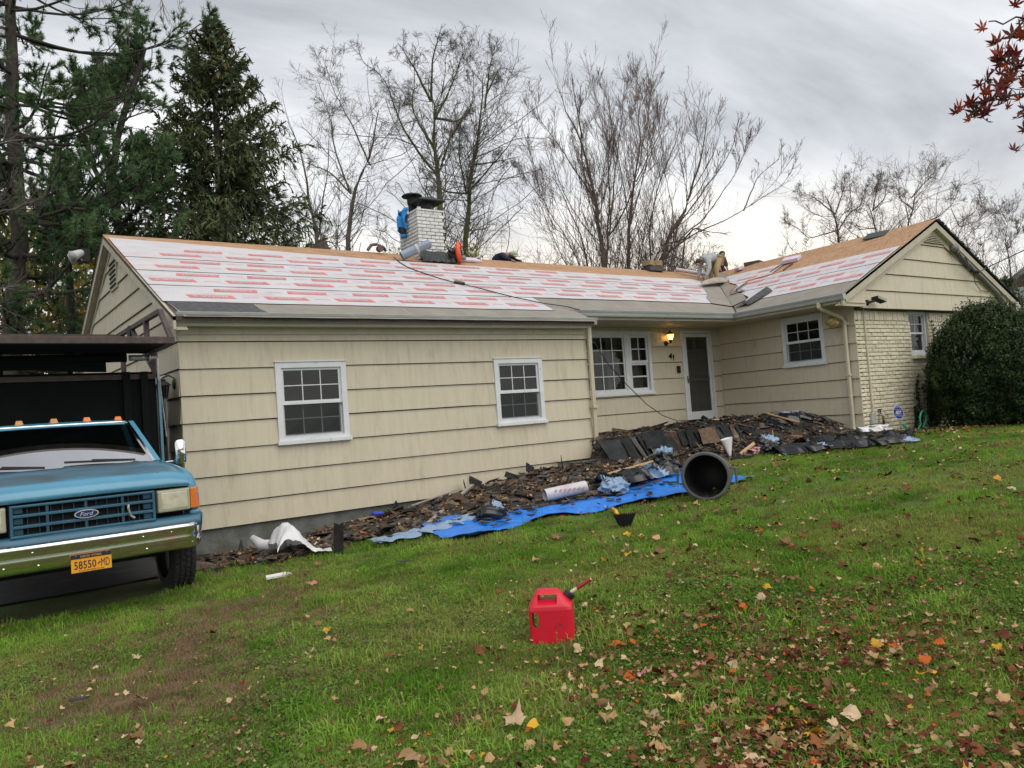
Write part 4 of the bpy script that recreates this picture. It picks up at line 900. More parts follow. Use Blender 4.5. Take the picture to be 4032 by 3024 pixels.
# tear-off fork with wooden handle on the right slope
m_wood = mat('worn_wood_handle', (.50, .20, .06), .55, var=.2, vs=9, vst=(1, 4, 1))
tf_ = thing('roofing_fork', 'long wooden-handled tear-off fork lying across the white underlayment', 'tear-off fork', rp('w', 15.2, 11.8, .05))
W = lambda x, y, o=.05: rp('w', x, y, o)
mb = MB(); mb.tube([W(15.30, 11.93), W(15.41, 11.90, .09), W(15.47, 11.3, .10), W(15.57, 10.98, .10)], .019, 7); mb.build('handle', m_wood, tf_, smooth=True)
mb = MB(); mb.tube([W(15.57, 10.98, .10), W(15.72, 10.93, .12), W(15.8, 10.86, .14)], .022, 7); mb.build('grip', m_rust, tf_)
mb = MB(); mb.tube([W(14.88, 11.85, .08), W(15.1, 11.93, .06), W(15.32, 11.93, .06)], .02, 6); mb.build('neck', m_rust, tf_)
m_steel = mat('worn_steel', (.36, .33, .31), .4, .8, var=.2, vs=20)
for k in range(4):
    mb = MB(); mb.tube([W(14.76 + .03 * k, 11.90 - .09 * k, .05), W(14.9 + .03 * k, 11.98 - .04 * k, .09), W(15.05, 12.05 - .03 * k, .13)], .012, 5); mb.build('tine', m_steel, tf_)
mb = MB(); mb.bar(W(14.74, 11.92, .05), W(14.87, 11.60, .05), .06, .02); mb.build('blade', m_steel, tf_)
mb = MB(); mb.tube([W(15.95, 11.62, .04), W(16.2, 11.60, .05), W(16.5, 11.53, .05)], .012, 5); tag(mb.build('pry_bar', m_rust), 'dark pry bar lying higher on the right slope above the fork', 'pry bar')
# loose dark piece by the gutter
mb = MB(); rows = []
for i in range(9):
    t = i / 8; rows.append([rp('w', 13.72 + .68 * t + .04 * math.sin(3 * u), 10.62 + .38 * u - .15 * t, .03 + .09 * math.sin(math.pi * min(1, u * 1.1)) ** 1.5 * (.5 + .5 * t)) for u in np.linspace(0, 1, 7)])
mb.grid(rows); o = mb.build('membrane_scrap', m_felt, smooth=True); tag(o, 'curled dark grey membrane piece resting by the inside corner gutter', 'membrane scrap'); o.modifiers.new('s', 'SOLIDIFY').thickness = .012
# curled valley flap at the worker's hands
mb = MB(); rows = []
for i in range(13):
    t = i / 12; x, y = 15.02 + 1.28 * t, 13.08 + .28 * t
    rows.append([(x + .05 * math.sin(u * 5) - .22 * u * (1 - t), y - .30 * u, 2.98 + .30 * t * .6 + .16 * math.sin(math.pi * (.1 + .8 * u)) * (.6 + .4 * math.sin(3 * t)) - .13 * u) for u in np.linspace(0, 1, 9)])
mb.grid(rows); o = mb.build('membrane_flap', mat('tan_membrane_back', (.33, .28, .24), .7, var=.15, vs=4), smooth=True); tag(o, 'half unrolled taupe membrane curling in the valley below the bent worker', 'membrane'); o.modifiers.new('s', 'SOLIDIFY').thickness = .008

# blue jacket on the chimney
m_jack = mat('bright_blue_cloth', (.02, .22, .55), .8, var=.15, vs=9); m_navy = mat('dark_cloth', (.03, .035, .05), .85, var=.2, vs=9)
mb = MB(); rs = np.random.RandomState(2); rows = []
for i in range(11):
    t = i / 10; rows.append([(7.46 - .06 * math.sin(math.pi * u) - .05 * (t > .4) + .03 * math.sin(11 * u + 7 * t) + rs.uniform(-.02, .02), 14.55 + .38 * u + .05 * math.sin(4 * u) + .1 * max(0, .35 - t), CZ + .12 - .46 * max(0, t - .25) ** .9 - .10 * abs(.25 - t) + .05 * math.sin(9 * u + 5 * t) + rs.uniform(-.025, .025)) for u in np.linspace(0, 1, 9)])
mb.grid(rows); jk = mb.build('jacket', m_jack, smooth=True); tag(jk, 'bright blue jacket draped over the left edge of the chimney top', 'jacket'); jk.modifiers.new('s', 'SOLIDIFY').thickness = .03
mb = MB(); mb.tube([(7.44, 14.72, 4.28), (7.42, 14.72, 4.2), (7.42, 14.70, 4.08)], [.07, .065, .06], 8); mb.build('sleeve', m_navy, jk, smooth=True)
mb = MB(); mb.tube([(7.42, 14.70, 4.08), (7.42, 14.70, 4.01)], [.062, .065], 8); mb.build('cuff', m_jack, jk, smooth=True)
# ================================================================ tear-off debris, tarp, sheets, cans
def fx(x):   # front edge of the debris bed (y)
    return float(np.interp(x, [1.4, 1.9, 2.5, 3.0, 3.5, 4.0, 4.6, 5.3, 5.8, 6.3, 7.0, 8.0, 9.0, 10., 10.8, 11.6, 12.6, 13.6, 14.3], [8.95, 8.75, 8.5, 8.6, 8.75, 8.55, 8.45, 8.3, 8.2, 8.0, 7.95, 8.35, 8.7, 8.55, 8.4, 8.25, 8.1, 8.2, 8.4]))
def byy(x):
    return float(np.interp(x, [1.4, 2.1, 8.8, 8.9, 14.2], [10.3, 10.42, 10.42, 11.9, 11.9]))
def ss(a, b, x): t = min(1, max(0, (x - a) / (b - a))); return t * t * (3 - 2 * t)
def pz(x, y):
    """height of the debris surface"""
    z = gz(x) + .03 + dipz(x, y)
    bed = .08 * ss(2.0, 5.0, x) * ss(fx(x) - .05, fx(x) + .9, y) + .05 * ss(4, 7, x) * ss(fx(x) + .4, fx(x) + 1.5, y)
    z += bed
    if x > 8.7:
        front = float(np.interp(x, [8.7, 9.4, 10.4, 11.5, 12.6, 13.3, 14.3], [10.15, 10.05, 9.95, 9.75, 9.5, 9.3, 9.2]))
        top = float(np.interp(x, [8.7, 9.6, 11.4, 12.4, 13.0, 13.6, 14.0, 14.4], [-.62, -.60, -.57, -.51, -.46, -.60, -.82, -1.0]))
        steep = float(np.interp(x, [8.7, 11, 12, 13.2], [.22, .28, .7, 1.3]))
        k = ss(front - steep, front + .12, y) * ss(8.62, 8.85, x)
        top += .03 * math.sin(3 * x + 2 * y) - .04 * ss(11, 12, y)
        z = z * (1 - k) + top * k
        z += .05 * ss(9.0, 9.6, y) * (1 - k) * ss(11.5, 12.8, x)
    return z
m_sh = mat('black_shingle', (.040, .040, .041), .9, var=.3, vs=9, bump=.003, bs=90, rand=.5, spec=.12)
m_shb = mat('brown_shingle', (.10, .068, .047), .9, var=.3, vs=12, bump=.003, bs=90, rand=.45, spec=.12)
m_sht = mat('tan_shingle_back', (.155, .125, .095), .9, var=.25, vs=12, rand=.4, spec=.12)
m_shg = mat('grey_shingle', (.10, .098, .094), .9, var=.2, vs=12, rand=.4, spec=.12)
m_chip = mat('wood_splinter', (.42, .25, .12), .8, var=.2, vs=20, rand=.25)
m_under_deb = mat('dark_debris_mat', (.045, .036, .030), .95, var=.5, vs=22, bump=.03, bs=28, layers=[((.11, .075, .05), 30, (1, 1, 1), .56, .66), ((.02, .02, .02), 14, (1, 1, 1), .55, .65)])
pileA = thing('shingle_pile', 'long shallow bed of torn brown and black shingles along the left wing wall', 'shingle pile', (5, 9.5, -1.3))
pileB = thing('shingle_pile', 'tall heap of torn black shingles covering the stoop by the front door', 'shingle pile', (11, 10.3, -1.0))
def dgrid(x0, x1, nx, ny, name, par):
    rows = []
    for j in range(ny + 1):
        r = []
        for i in range(nx + 1):
            x = x0 + (x1 - x0) * i / nx; y = fx(x) + (byy(x) - fx(x)) * j / ny + (.06 * math.sin(9 * x) + .05 * math.sin(23 * x) if j == 0 else 0)
            r.append((x, y, pz(x, y) + (.0 if j else -.03) + .012 * math.sin(31 * x + 17 * y) * math.sin(23 * y - 9 * x)))
        rows.append(r)
    o = MB().grid(rows).build(name, m_under_deb, par, smooth=True); o['kind'] = 'stuff'; return o
dgrid(1.5, 8.78, 110, 30, 'crushed_scraps', pileA); dgrid(8.72, 14.15, 90, 60, 'crushed_scraps', pileB)
def shard(seed, L, W, T=.006, curl=.0):
    rs = np.random.RandomState(seed); mb = MB(); n = 6
    ang = np.sort(rs.uniform(0, 2 * math.pi, n)) if seed % 3 == 0 else np.array([.5, 2.6, 3.6, 5.8, 6.1]); n = len(ang)
    p = [(L / 2 * np.clip(1.3 * math.cos(a), -1, 1) * rs.uniform(.8, 1.1), W / 2 * np.clip(1.5 * math.sin(a), -1, 1) * rs.uniform(.8, 1.15)) for a in ang]
    zf = lambda x, y: curl * (x / L) ** 2 * 4 * L + curl * .5 * (y / W)
    mb.add([(x, y, zf(x, y) + T) for x, y in p] + [(x, y, zf(x, y)) for x, y in p], [tuple(range(n)), tuple(range(n, 2 * n))[::-1]] + [(i, i + n, (i + 1) % n + n, (i + 1) % n) for i in range(n)])
    return mb
shm = []
for i in range(14):
    r_ = random.random(); L = (.14, .21, .28, .40)[i % 4]; W = (.08, .11, .14, .18)[(i // 2) % 4]
    shm.append([shard(i, L, W, curl=(.0, .05, .11)[i % 3]).mesh('shingle', m) for m in (m_sh, m_shb, m_sht, m_shg)])
def scatter(par, x0, x1, nbig, nsmall, seed, pw, drape=0.):
    rs = np.random.RandomState(seed); k = 0
    def place():
        while True:
            x = rs.uniform(x0, x1); y0, y1 = fx(x) - .12, byy(x) - .05
            if y1 <= y0: continue
            y = y0 + (y1 - y0) * rs.uniform(0, 1) ** pw; return x, y
    def nrm(x, y, h=.06): return norm((-(pz(x + h, y) - pz(x - h, y)) / (2 * h), -(pz(x, y + h) - pz(x, y - h)) / (2 * h), 1))
    def rotm(x, y, tl):
        n = norm(nrm(x, y) + rs.normal(0, tl, 3)); a = rs.uniform(0, 6.28); t = norm(np.cross(n, (math.cos(a), math.sin(a), .01))); return np.stack([t, np.cross(n, t), n], 1)
    for i in range(nbig):
        x, y = place(); M = rotm(x, y, .11 if rs.rand() < .85 else .38); q = rs.rand(); dark = ss(8.5, 10.5, x)
        mi = 0 if q < .34 + .25 * dark else 1 if q < .66 + .14 * dark else 2 if q < .84 + .06 * dark else 3
        o = link('shingle', shm[rs.randint(14)][mi], par); T = Matrix.Identity(4)
        for a in range(3):
            for b in range(3): T[a][b] = M[a][b]
        T.translation = Vector((x, y, pz(x, y) + rs.uniform(.012, .035))); o.matrix_basis = T; 
    mb = MB()
    mats_ = [m_sh, m_shb, m_sht, m_shg, m_chip]
    for i in range(nsmall):
        x, y = place(); M = rotm(x, y, .25); L, W = rs.uniform(.04, .20), rs.uniform(.03, .10); q = rs.rand(); dark = ss(8.5, 10.5, x)
        mb.cur = 0 if q < .26 + .3 * dark else 1 if q < .66 + .16 * dark else 2 if q < .86 + .06 * dark else 3 if q < .945 else 4
        if mb.cur == 4: W = .015 + .02 * rs.rand()
        c = np.array((x, y, pz(x, y) + rs.uniform(.005, .035))); a, b = M[:, 0] * L / 2, M[:, 1] * W / 2; j = lambda: rs.uniform(.6, 1.1)
        top = [c - a * j() - b * j(), c + a * j() - b * j(), c + a * j() + b * j(), c - a * j() + b * j()]; n = M[:, 2] * .006
        mb.add([t + n for t in top] + [t - n for t in top], [(0, 1, 2, 3), (0, 4, 5, 1), (1, 5, 6, 2), (2, 6, 7, 3), (3, 7, 4, 0)])
    mb.build('shingle_scraps', mats_, par, kind='stuff')
scatter(pileA, 1.5, 8.9, 270, 3400, 21, .95)
scatter(pileB, 8.75, 14.1, 210, 3000, 22, .9)
# big felt and shingle sheets hanging down the front of the stoop heap
rs = np.random.RandomState(31)
def hang(x, w, top, bot, lean, seed, m=m_sh, twist=.0):
    rs = np.random.RandomState(seed); rows = []
    front = float(np.interp(x, [8.5, 9.4, 10.4, 11.5, 12.6, 13.3, 14.3], [10.15, 10.05, 9.95, 9.75, 9.5, 9.3, 9.2]))
    for i in range(5):
        t = i / 4; z = top + (bot - top) * t; yo = front - .02 - lean * t ** .8 - .04
        rows.append([(x + (u - .5) * w * (1 - .12 * t * twist) + twist * t * .12 + rs.uniform(-.008, .008), yo + .03 * math.sin(5 * u + seed) - (.03 if i == 0 else 0), z + rs.uniform(-.012, .012) - .02 * twist * u) for u in np.linspace(0, 1, 5)])
    o = MB().grid(rows).build('shingle_sheet', m, pileB); o.modifiers.new('s', 'SOLIDIFY').thickness = .008; return o
m_feltp = mat('black_felt_paper', (.026, .028, .029), .85, var=.3, vs=5, bump=.006, bs=18, rand=.4, spec=.12)
hang(8.82, .52, -.60, -1.12, .36, 1, m_feltp, .6); hang(9.16, .20, -.60, -1.08, .42, 2, m_sh, -.4); hang(9.34, .13, -.60, -1.10, .36, 3, m_shg, .5); hang(9.46, .12, -.58, -1.10, .33, 4, m_sh, .4); hang(9.62, .18, -.56, -1.06, .30, 5, m_shg, .5)
for k in range(22):
    x = 9.8 + k * .17 + rs.uniform(-.06, .06); hang(x, rs.uniform(.22, .48), -.57 + rs.uniform(-.03, .05) + .05 * ss(11.5, 13, x), -.98 + rs.uniform(-.06, .16) + .1 * ss(11.5, 13, x), rs.uniform(.15, .42) + .3 * ss(11.5, 13, x), 50 + k, [m_feltp, m_sh, m_feltp, m_shb][k % 4], rs.uniform(-1, 1))

def single(name, me_mb, m, loc, rot, lab, cat, group=None, smooth=False):
    o = me_mb.build(name, m, smooth=smooth); o.location = loc; o.rotation_euler = rot; return tag(o, lab, cat, group)
single('shingle', shard(4, .36, .18, .012), m_sh, (3.08, 8.2, gz(3.08) + .16), (R(6), R(-84), R(35)), 'black shingle standing upright at the lawn edge beside the white plastic sheet', 'shingle')
for i, (x, y, rz, lab) in enumerate(((5.95, 10.3, 1.2, 'torn shingle propped on edge against the siding under the second window'), (6.18, 10.36, 1.9, 'pointed shingle propped on edge right of the leaning pair below the second window'), (4.75, 10.33, .7, 'dark shingle propped on the foundation beside the blue scrap'), (7.25, 10.33, .4, 'curled dark shingle strip sticking up against the siding'), (7.95, 10.35, .9, 'dark shingle leaning on the wall where the siding steps up'))):
    single('shingle', shard(7 + i, .26, .2, .01, .1), m_shg if i == 1 else m_sh, (x, y, pz(x, y) + .08), (R(70), R(20 * (i - 2)), rz), lab, 'shingle')
for i, (x, y, lab) in enumerate(((3.3, 6.9, 'flat grey shingle scrap on the grass in front of the upright shingle'), (4.9, 5.6, 'grey shingle scrap lying in the grass left of the gas can spout side'), (.3, 5.15, 'small dark shingle scrap on the bare ground in front of the truck bumper'))):
    single('shingle', shard(3 * i, (.26, .26, .11)[i], (.12, .12, .05)[i], .006), m_shg if i < 2 else m_sh, (x, y, gz(x) + .05), (0.04, .03, i * 1.3 + .2), lab, 'shingle')
# battens, drip edges and sticks
def stick(a, b, w, h, m, lab, cat='wood strip', name='wood_strip'):
    mb = MB(); mb.bar(a, b, w, h); return tag(mb.build(name, m), lab, cat)
m_alu = mat('bare_aluminium', (.5, .5, .48), .4, .7, var=.15, vs=8); m_pine = mat('raw_pine', (.55, .37, .20), .7, var=.15, vs=8)
stick((4.98, 10.2, pz(4.98, 10.2) + .08), (5.85, 10.28, pz(5.8, 10.28) + .10), .05, .012, m_alu, 'straight grey metal drip edge lying along the left wing foundation', 'drip edge', 'drip_edge')
stick((4.38, 8.55, gz(4.4) + .06), (6.0, 10.1, pz(6.0, 10.1) + .12), .06, .03, m_alu, 'long grey metal strip lying diagonally across the shingle bed', 'drip edge', 'drip_edge')
stick((7.15, 8.5, pz(7.2, 8.5) + .10), (8.9, 9.0, pz(8.9, 9.0) + .11), .045, .03, m_pine, 'pale wood strip beside the dark crumpled sheets on the tarp')
stick((12.0, 10.4, pz(12.0, 10.4) + .09), (13.6, 10.7, pz(13.6, 10.7) + .12), .05, .025, m_pine, 'long pinkish wood strip on top of the heap below the front door')
stick((12.55, 9.5, pz(12.55, 9.5) + .13), (12.75, 8.95, pz(12.75, 8.95) + .12), .07, .02, m_chip, 'orange splintered board lying on the right part of the heap')
stick((12.2, 8.75, pz(12.2, 8.75) + .12), (12.5, 8.45, pz(12.5, 8.45) + .08), .08, .02, mat('orange_board', (.42, .16, .05), .7, var=.2), 'small orange-brown board at the foot of the heap')
stick((8.1, 10.3, pz(8.1, 10.3) + .06), (9.2, 10.0, gz(9.2) + .2), .06, .03, m_shg, 'grey board lying by the end of the left wing foundation', 'board', 'board')
o = MB().box((-.09, -.05, 0), (.09, .05, .05)).build('blue_wrapper', mat('deep_blue_wrapper', (.02, .05, .45), .4, var=.2, vs=20)); o.location = (4.45, 10.25, pz(4.45, 10.25) + .06); o.rotation_euler = (.1, .05, .1); bevel(o, .02); tag(o, 'small deep blue wrapper by the left wing foundation', 'wrapper')

# blue tarp
m_tarp = mat('blue_tarp', (.012, .18, .66), .40, var=.12, vs=3, bump=.022, bs=7, layers=[((.02, .24, .85), 4, (1, 1, 1), .55, .7)])
fe = [(4.05, 7.6), (4.28, 7.16), (4.7, 7.3), (5.05, 7.40), (5.35, 7.42), (5.63, 7.40), (5.91, 7.10), (6.28, 7.0), (6.7, 6.80), (7.16, 6.66), (7.8, 6.6), (8.42, 6.58)]
be = [(4.3, 8.6), (4.6, 8.9), (5.0, 8.95), (5.5, 8.9), (6.0, 8.8), (6.5, 8.8), (7.0, 8.7), (7.4, 8.6), (7.8, 8.6), (8.1, 8.5), (8.3, 8.3), (8.5, 8.2)]
fi = np.linspace(0, 1, len(fe)); rows = []
for v in np.linspace(0, 1, 34):
    r = []
    for u in np.linspace(0, 1, 90):
        a = np.array([np.interp(u, fi, [p[k] for p in fe]) for k in (0, 1)]); b = np.array([np.interp(u, fi, [p[k] for p in be]) for k in (0, 1)])
        p = a * (1 - v) + b * v; x, y = p
        wr = .014 * abs(math.sin(6 * x - 4 * y + 2 * math.sin(3 * y))) + .011 * abs(math.sin(11 * x + 9 * y)) + .02 * max(0, math.sin(2.3 * x + 5 * y)) ** 3
        r.append((x, y, gz(x) + bumpz(x, y) + .038 + wr + .02 * (v < .02) * math.sin(20 * u)))
    rows.append(r)
tarp = MB().grid(rows).build('tarp', m_tarp, smooth=True); tag(tarp, 'bright blue tarp spread on the lawn under the shingle debris', 'tarp')
mb = MB(); mb.lathe((8.36, 6.64, gz(8.36) + .065), [(.016, 0), (.03, .004), (.016, .008)], 10, caps=False); mb.build('grommet', m_alu, tarp)
# shingle scraps lying on the tarp
mb = MB(); rs = np.random.RandomState(77)
for k in range(230):
    x = rs.uniform(4.6, 7.6); v = rs.rand() ** .6; y = np.interp(x, [p[0] for p in fe], [p[1] for p in fe]) * (1 - v) + 8.4 * v; z = gz(x) + .085; L, W = rs.uniform(.03, .17), rs.uniform(.02, .09); a = rs.uniform(0, 6.28)
    if rs.rand() > .35 + .7 * v: continue
    ca, sa = math.cos(a), math.sin(a); mb.cur = int(rs.choice(4, p=[.3, .4, .2, .1])); pts = [(x + ca * i * L / 2 - sa * j * W / 2, y + sa * i * L / 2 + ca * j * W / 2, z + rs.uniform(-.01, .015)) for i, j in ((-1, -1), (1, -.8), (.9, 1), (-.8, .8))]
    mb.prism(pts, (0, 0, .008))
mb.build('shingle_scraps', [m_sh, m_shb, m_sht, m_shg], pileA, kind='stuff')

# crumpled black / blue-grey plastic
m_plb = mat('black_plastic_sheet', (.007, .0075, .010), .24, var=.2, vs=5, spec=.6); m_plf = mat('blue_grey_plastic_sheet', (.22, .32, .46), .35, var=.12, vs=4, spec=.5)
def two_side(name):
    m = bpy.data.materials.new(name); m.use_nodes = True; t = m.node_tree; b = t.nodes['Principled BSDF']
    g = N(t, 'ShaderNodeNewGeometry'); x = N(t, 'ShaderNodeMixRGB'); x.inputs[1].default_value = (.22, .32, .46, 1); x.inputs[2].default_value = (.016, .017, .02, 1)
    t.links.new(g.outputs['Backfacing'], x.inputs[0]); t.links.new(x.outputs[0], b.inputs['Base Color']); b.inputs['Roughness'].default_value = .33; return m
m_pl2 = two_side('two_faced_membrane_film')
def crumple(name, path, width, hgt, seed, lab, cat, m=None, nu=60, nv=16, zf=None, fold=1.0, ridge=0., roll=.0):
    """long crumpled sheet along a ground path"""
    rs = np.random.RandomState(seed); path = np.array(path, float); L = np.r_[0, np.cumsum(np.linalg.norm(np.diff(path, axis=0), axis=1))]; L /= L[-1]
    ph = rs.uniform(0, 6.28, 12); fr = rs.uniform(3, 14, 12); rows = []
    R_ = rs.uniform(-1, 1, (nu + 1, nv + 1)); R_ = (R_ + np.roll(R_, 1, 0) + np.roll(R_, 1, 1) + np.roll(R_, -1, 0)) / 2.5
    for i in range(nu + 1):
        u = i / nu; c = np.array([np.interp(u, L, path[:, k]) for k in (0, 1)]); c2 = np.array([np.interp(min(1, u + .02), L, path[:, k]) for k in (0, 1)]); c1 = np.array([np.interp(max(0, u - .02), L, path[:, k]) for k in (0, 1)])
        d = norm(c2 - c1); n = np.array((-d[1], d[0])); wd = width(u) if callable(width) else width; h = hgt(u) if callable(hgt) else hgt; r = []
        for j in range(nv + 1):
            v = j / nv - .5; w_ = v * wd + .05 * math.sin(fr[0] * u * 4 + ph[0] + 7 * v) * fold + .015 * R_[i, j]
            p = c + n * w_ + d * .04 * math.sin(9 * v + fr[1] * u * 3)
            zz = h * (abs(math.sin(fr[2] * u * 2.2 + ph[2] + 4 * v)) * .45 + abs(math.sin(fr[3] * v + ph[3] + 6 * u)) * .4 + .10 * R_[i, j] + .25 + ridge * math.exp(-(v * 5) ** 2)) * (1 - (2 * v) ** 4 * .75)
            if roll: p = p + n * roll * math.sin(zz * 14) * .5
            base = (zf(*p) if zf else gz(p[0])) + .02
            r.append((p[0], p[1], base + max(zz, .004)))
        rows.append(r)
    o = MB().grid(rows).build(name, m or m_pl2, smooth=True); return tag(o, lab, cat)
crumple('plastic_sheet', [(3.5, 8.2), (3.9, 8.12), (4.3, 8.15), (4.7, 8.22), (4.95, 8.28)], lambda u: .34 - .1 * u, lambda u: .03 + .05 * u, 3, 'long flat blue-grey plastic strip trailing left from the tarp corner', 'plastic sheet', zf=lambda x, y: gz(x) + .03, nv=12)
def wad(c, r, seed, lab, m=None, sq=.7, n=26):
    """crushed ball of film"""
    rs = np.random.RandomState(seed); mb = MB(); c = np.array(c); rows = []
    ph = rs.uniform(0, 6.28, (5, 2)); k = rs.randint(2, 7, (5, 2))
    for i in range(n + 1):
        th = math.pi * (.04 + .92 * i / n); row = []
        for j in range(2 * n):
            a = 2 * math.pi * j / (2 * n); d = 1.
            for q in range(5): d += .13 * abs(math.sin(k[q, 0] * th + ph[q, 0] + 1.3 * math.sin(k[q, 1] * a))) * (1 if q % 2 else -1)
            d += rs.uniform(-.02, .02); row.append(c + np.array((r[0] * d * math.sin(th) * math.cos(a), r[1] * d * math.sin(th) * math.sin(a), r[2] * d * math.cos(th))))
        rows.append(row + [row[0]])
    fs = MB(); fs.grid(rows); o = fs.build('plastic_sheet', m or m_pl2, smooth=True)
    return tag(o, lab, 'plastic sheet')
def dual(o, seed, thr=.95):   # scatter blue-grey facets over a black wad
    o.data.materials.clear(); o.data.materials.append(m_plb); o.data.materials.append(m_plf); rs = np.random.RandomState(seed)
    ctr = np.array([p.center[:] for p in o.data.polygons]); w = np.sin(ctr[:, 0] * 5.5 + seed) + np.sin(ctr[:, 1] * 6.5 + 2 * seed) + np.sin(ctr[:, 2] * 16) + rs.uniform(-.12, .12, len(ctr))
    o.data.polygons.foreach_set('material_index', (w > thr).astype(np.int32)); o.data.update()
dual(wad((5.0, 8.0, gz(5.0) + .12), (.22, .16, .15), 4, 'crumpled black and pale blue film on the left end of the tarp'), 4)
dual(wad((6.75, 7.65, gz(6.75) + .13), (.24, .18, .15), 6, 'pale crumpled blue-grey film wad on the middle of the tarp', sq=.6), 1)
o = crumple('plastic_sheet', [(6.85, 8.1), (7.3, 7.95), (7.8, 8.0), (8.3, 8.1)], .48, .20, 8, 'dark folded film with a pale face behind the tipped bin', 'plastic sheet', zf=lambda x, y: gz(x) + .07, fold=1.2, nv=14); dual(o, 3)
dual(wad((8.35, 8.25, gz(8.35) + .24), (.20, .17, .23), 9, 'tall black and pale film wad standing left of the tipped bin'), 5)
o = crumple('plastic_sheet', [(10.9, 8.2), (11.6, 7.75), (12.3, 7.15), (12.9, 6.9)], lambda u: .8 - .25 * u, lambda u: .15 - .04 * u, 12, 'big black crumpled sheet with blue-grey face on the grass before the brick corner', 'plastic sheet', zf=lambda x, y: gz(x), fold=1.3, nu=80, nv=20); dual(o, 7)
o = crumple('plastic_sheet', [(12.0, 8.4), (12.5, 8.1), (13.2, 7.4), (13.4, 7.1)], .6, .17, 14, 'black crumpled sheet nearest the security sign', 'plastic sheet', fold=1.2, nu=60, nv=16)
o.data.materials.clear(); o.data.materials.append(m_plb)
dual(wad((11.3, 8.6, gz(11.3) + .14), (.30, .2, .17), 15, 'blue-grey and black film wad at the right foot of the heap'), 2)
dual(wad((11.0, 8.3, gz(11.0) + .09), (.2, .18, .12), 16, 'small pale blue film wad nearest the lawn at the foot of the heap'), 8)
o = crumple('plastic_sheet', [(12.3, 9.3), (12.9, 9.2), (13.5, 9.0), (13.9, 8.75)], .36, .07, 18, 'blue and black film strip below the right wing wall', 'plastic sheet', zf=lambda x, y: pz(x, y) + .03); dual(o, 11)
o = crumple('plastic_sheet', [(13.2, 11.15), (13.5, 11.0), (13.85, 10.95)], .3, .09, 19, 'dark green-black film bundle beside the front door', 'plastic sheet', zf=lambda x, y: pz(x, y) + .02); o.data.materials.clear(); o.data.materials.append(m_plb)
dual(wad((13.85, 10.75, pz(13.85, 10.75) + .12), (.28, .16, .085), 20, 'shiny black film bag on top of the heap in the inside corner'), 13)
m_foil = mat('silver_foil', (.62, .60, .57), .28, .75, var=.2, vs=12, bump=.01, bs=18)
o = crumple('foil_sheet', [(13.85, 10.2), (13.9, 9.8), (13.95, 9.4)], .45, .13, 21, 'crinkled silver foil sheet against the right wing wall', 'foil', m_foil, zf=lambda x, y: pz(x, y) + .02)
m_paper = mat('white_release_paper', (.70, .69, .69), .6, var=.06); 
o = crumple('white_scrap', [(12.35, 7.5), (12.55, 7.35), (12.8, 7.25)], .28, .10, 22, 'white torn paper lying on the black sheet by the brick corner', 'paper', m_paper, zf=lambda x, y: gz(x) + .2)
m_bag = mat('white_woven_plastic', (.74, .74, .76), .45, var=.05, vs=6, trans=.15)
mb = MB(); rs = np.random.RandomState(8); rows = []
for i in range(27):
    u = i / 26; row = []
    for j in range(23):
        v = j / 22; x = 2.46 + .60 * u + .10 * (v - .5); y = 8.32 + .75 * v + .08 * math.sin(4 * u); ridge = math.exp(-((u - .32) * 3.2) ** 2)
        z = .40 * ridge * (math.sin(math.pi * min(1, .15 + v)) ** .7) + .035 * abs(math.sin(9 * u + 7 * v)) + .025 * abs(math.sin(15 * v - 6 * u + 1)) + .01
        row.append((x + .03 * math.sin(8 * v), y + .04 * math.sin(9 * u), gz(x) + .02 + z * (1 - .6 * u) + rs.uniform(-.008, .008)))
    rows.append(row)
o = MB().grid(rows).build('plastic_sack', m_bag, smooth=True); tag(o, 'white plastic sack crumpled on the debris edge by the foundation', 'sack')
mb = MB(); mb.tube([(2.65, 8.9, gz(2.6) + .12), (2.5, 9.2, gz(2.5) + .10), (2.42, 9.35, gz(2.4) + .2)], [.06, .075, .04], 9); mb.build('sack_corner', m_bag, o, smooth=True)
single('white_scrap', shard(6, .30, .09, .02), m_paper, (2.15, 7.5, gz(2.1) + .05), (.1, .05, .35), 'white torn strip lying on the grass below the white sack', 'paper')
o = roll('underlayment_roll', (5.88, 8.05, gz(5.9) + .18), (6.48, 7.92, gz(6.4) + .20), .085, m_under, 'white rolled underlayment lying on the shingle bed above the tarp', 'roll')
mb = MB()
for k in range(7):
    x = 5.97 + k * .065; y = 8.03 - .018 * k * 1.0; c = np.array((x, y - .082, gz(6.1) + .19 + .025)); mb.add([c, c + (.03, -.0, .02), c + (.05, -.0, .0), c + (.02, .0, -.03)], [(0, 1, 2, 3)])
mb.build('red_print', m_under_pink, o)
# white cone of paper, cardboard core and print scrap in front of the heap
mb = MB(); mb.loft([[(10.42 + .015 * math.cos(a), 8.72 + .015 * math.sin(a), gz(10.4) + .03) for a in np.arange(14) * .449], [(10.40 + .14 * math.cos(a), 8.75 + .07 * math.sin(a), gz(10.4) + .36 + .02 * math.cos(a)) for a in np.arange(14) * .449]], caps=False); tag(mb.build('paper_cone', m_paper, smooth=True), 'white paper rolled into a cone standing before the stoop heap', 'paper')
o = pipe([(10.56, 8.62, gz(10.5) + .06), (10.95, 8.62, gz(10.9) + .20)], .035, 'cardboard_core', mat('tan_cardboard', (.45, .29, .17), .8, var=.1), None, 12); tag(o, 'tan cardboard tube leaning beside the white paper cone', 'tube')
o = crumple('print_scrap', [(10.75, 8.55), (10.95, 8.5)], .2, .1, 31, 'pinkish crumpled underlayment scrap beside the cardboard tube', 'paper', m_under_pink, zf=lambda x, y: gz(x) + .02, nu=14, nv=10)

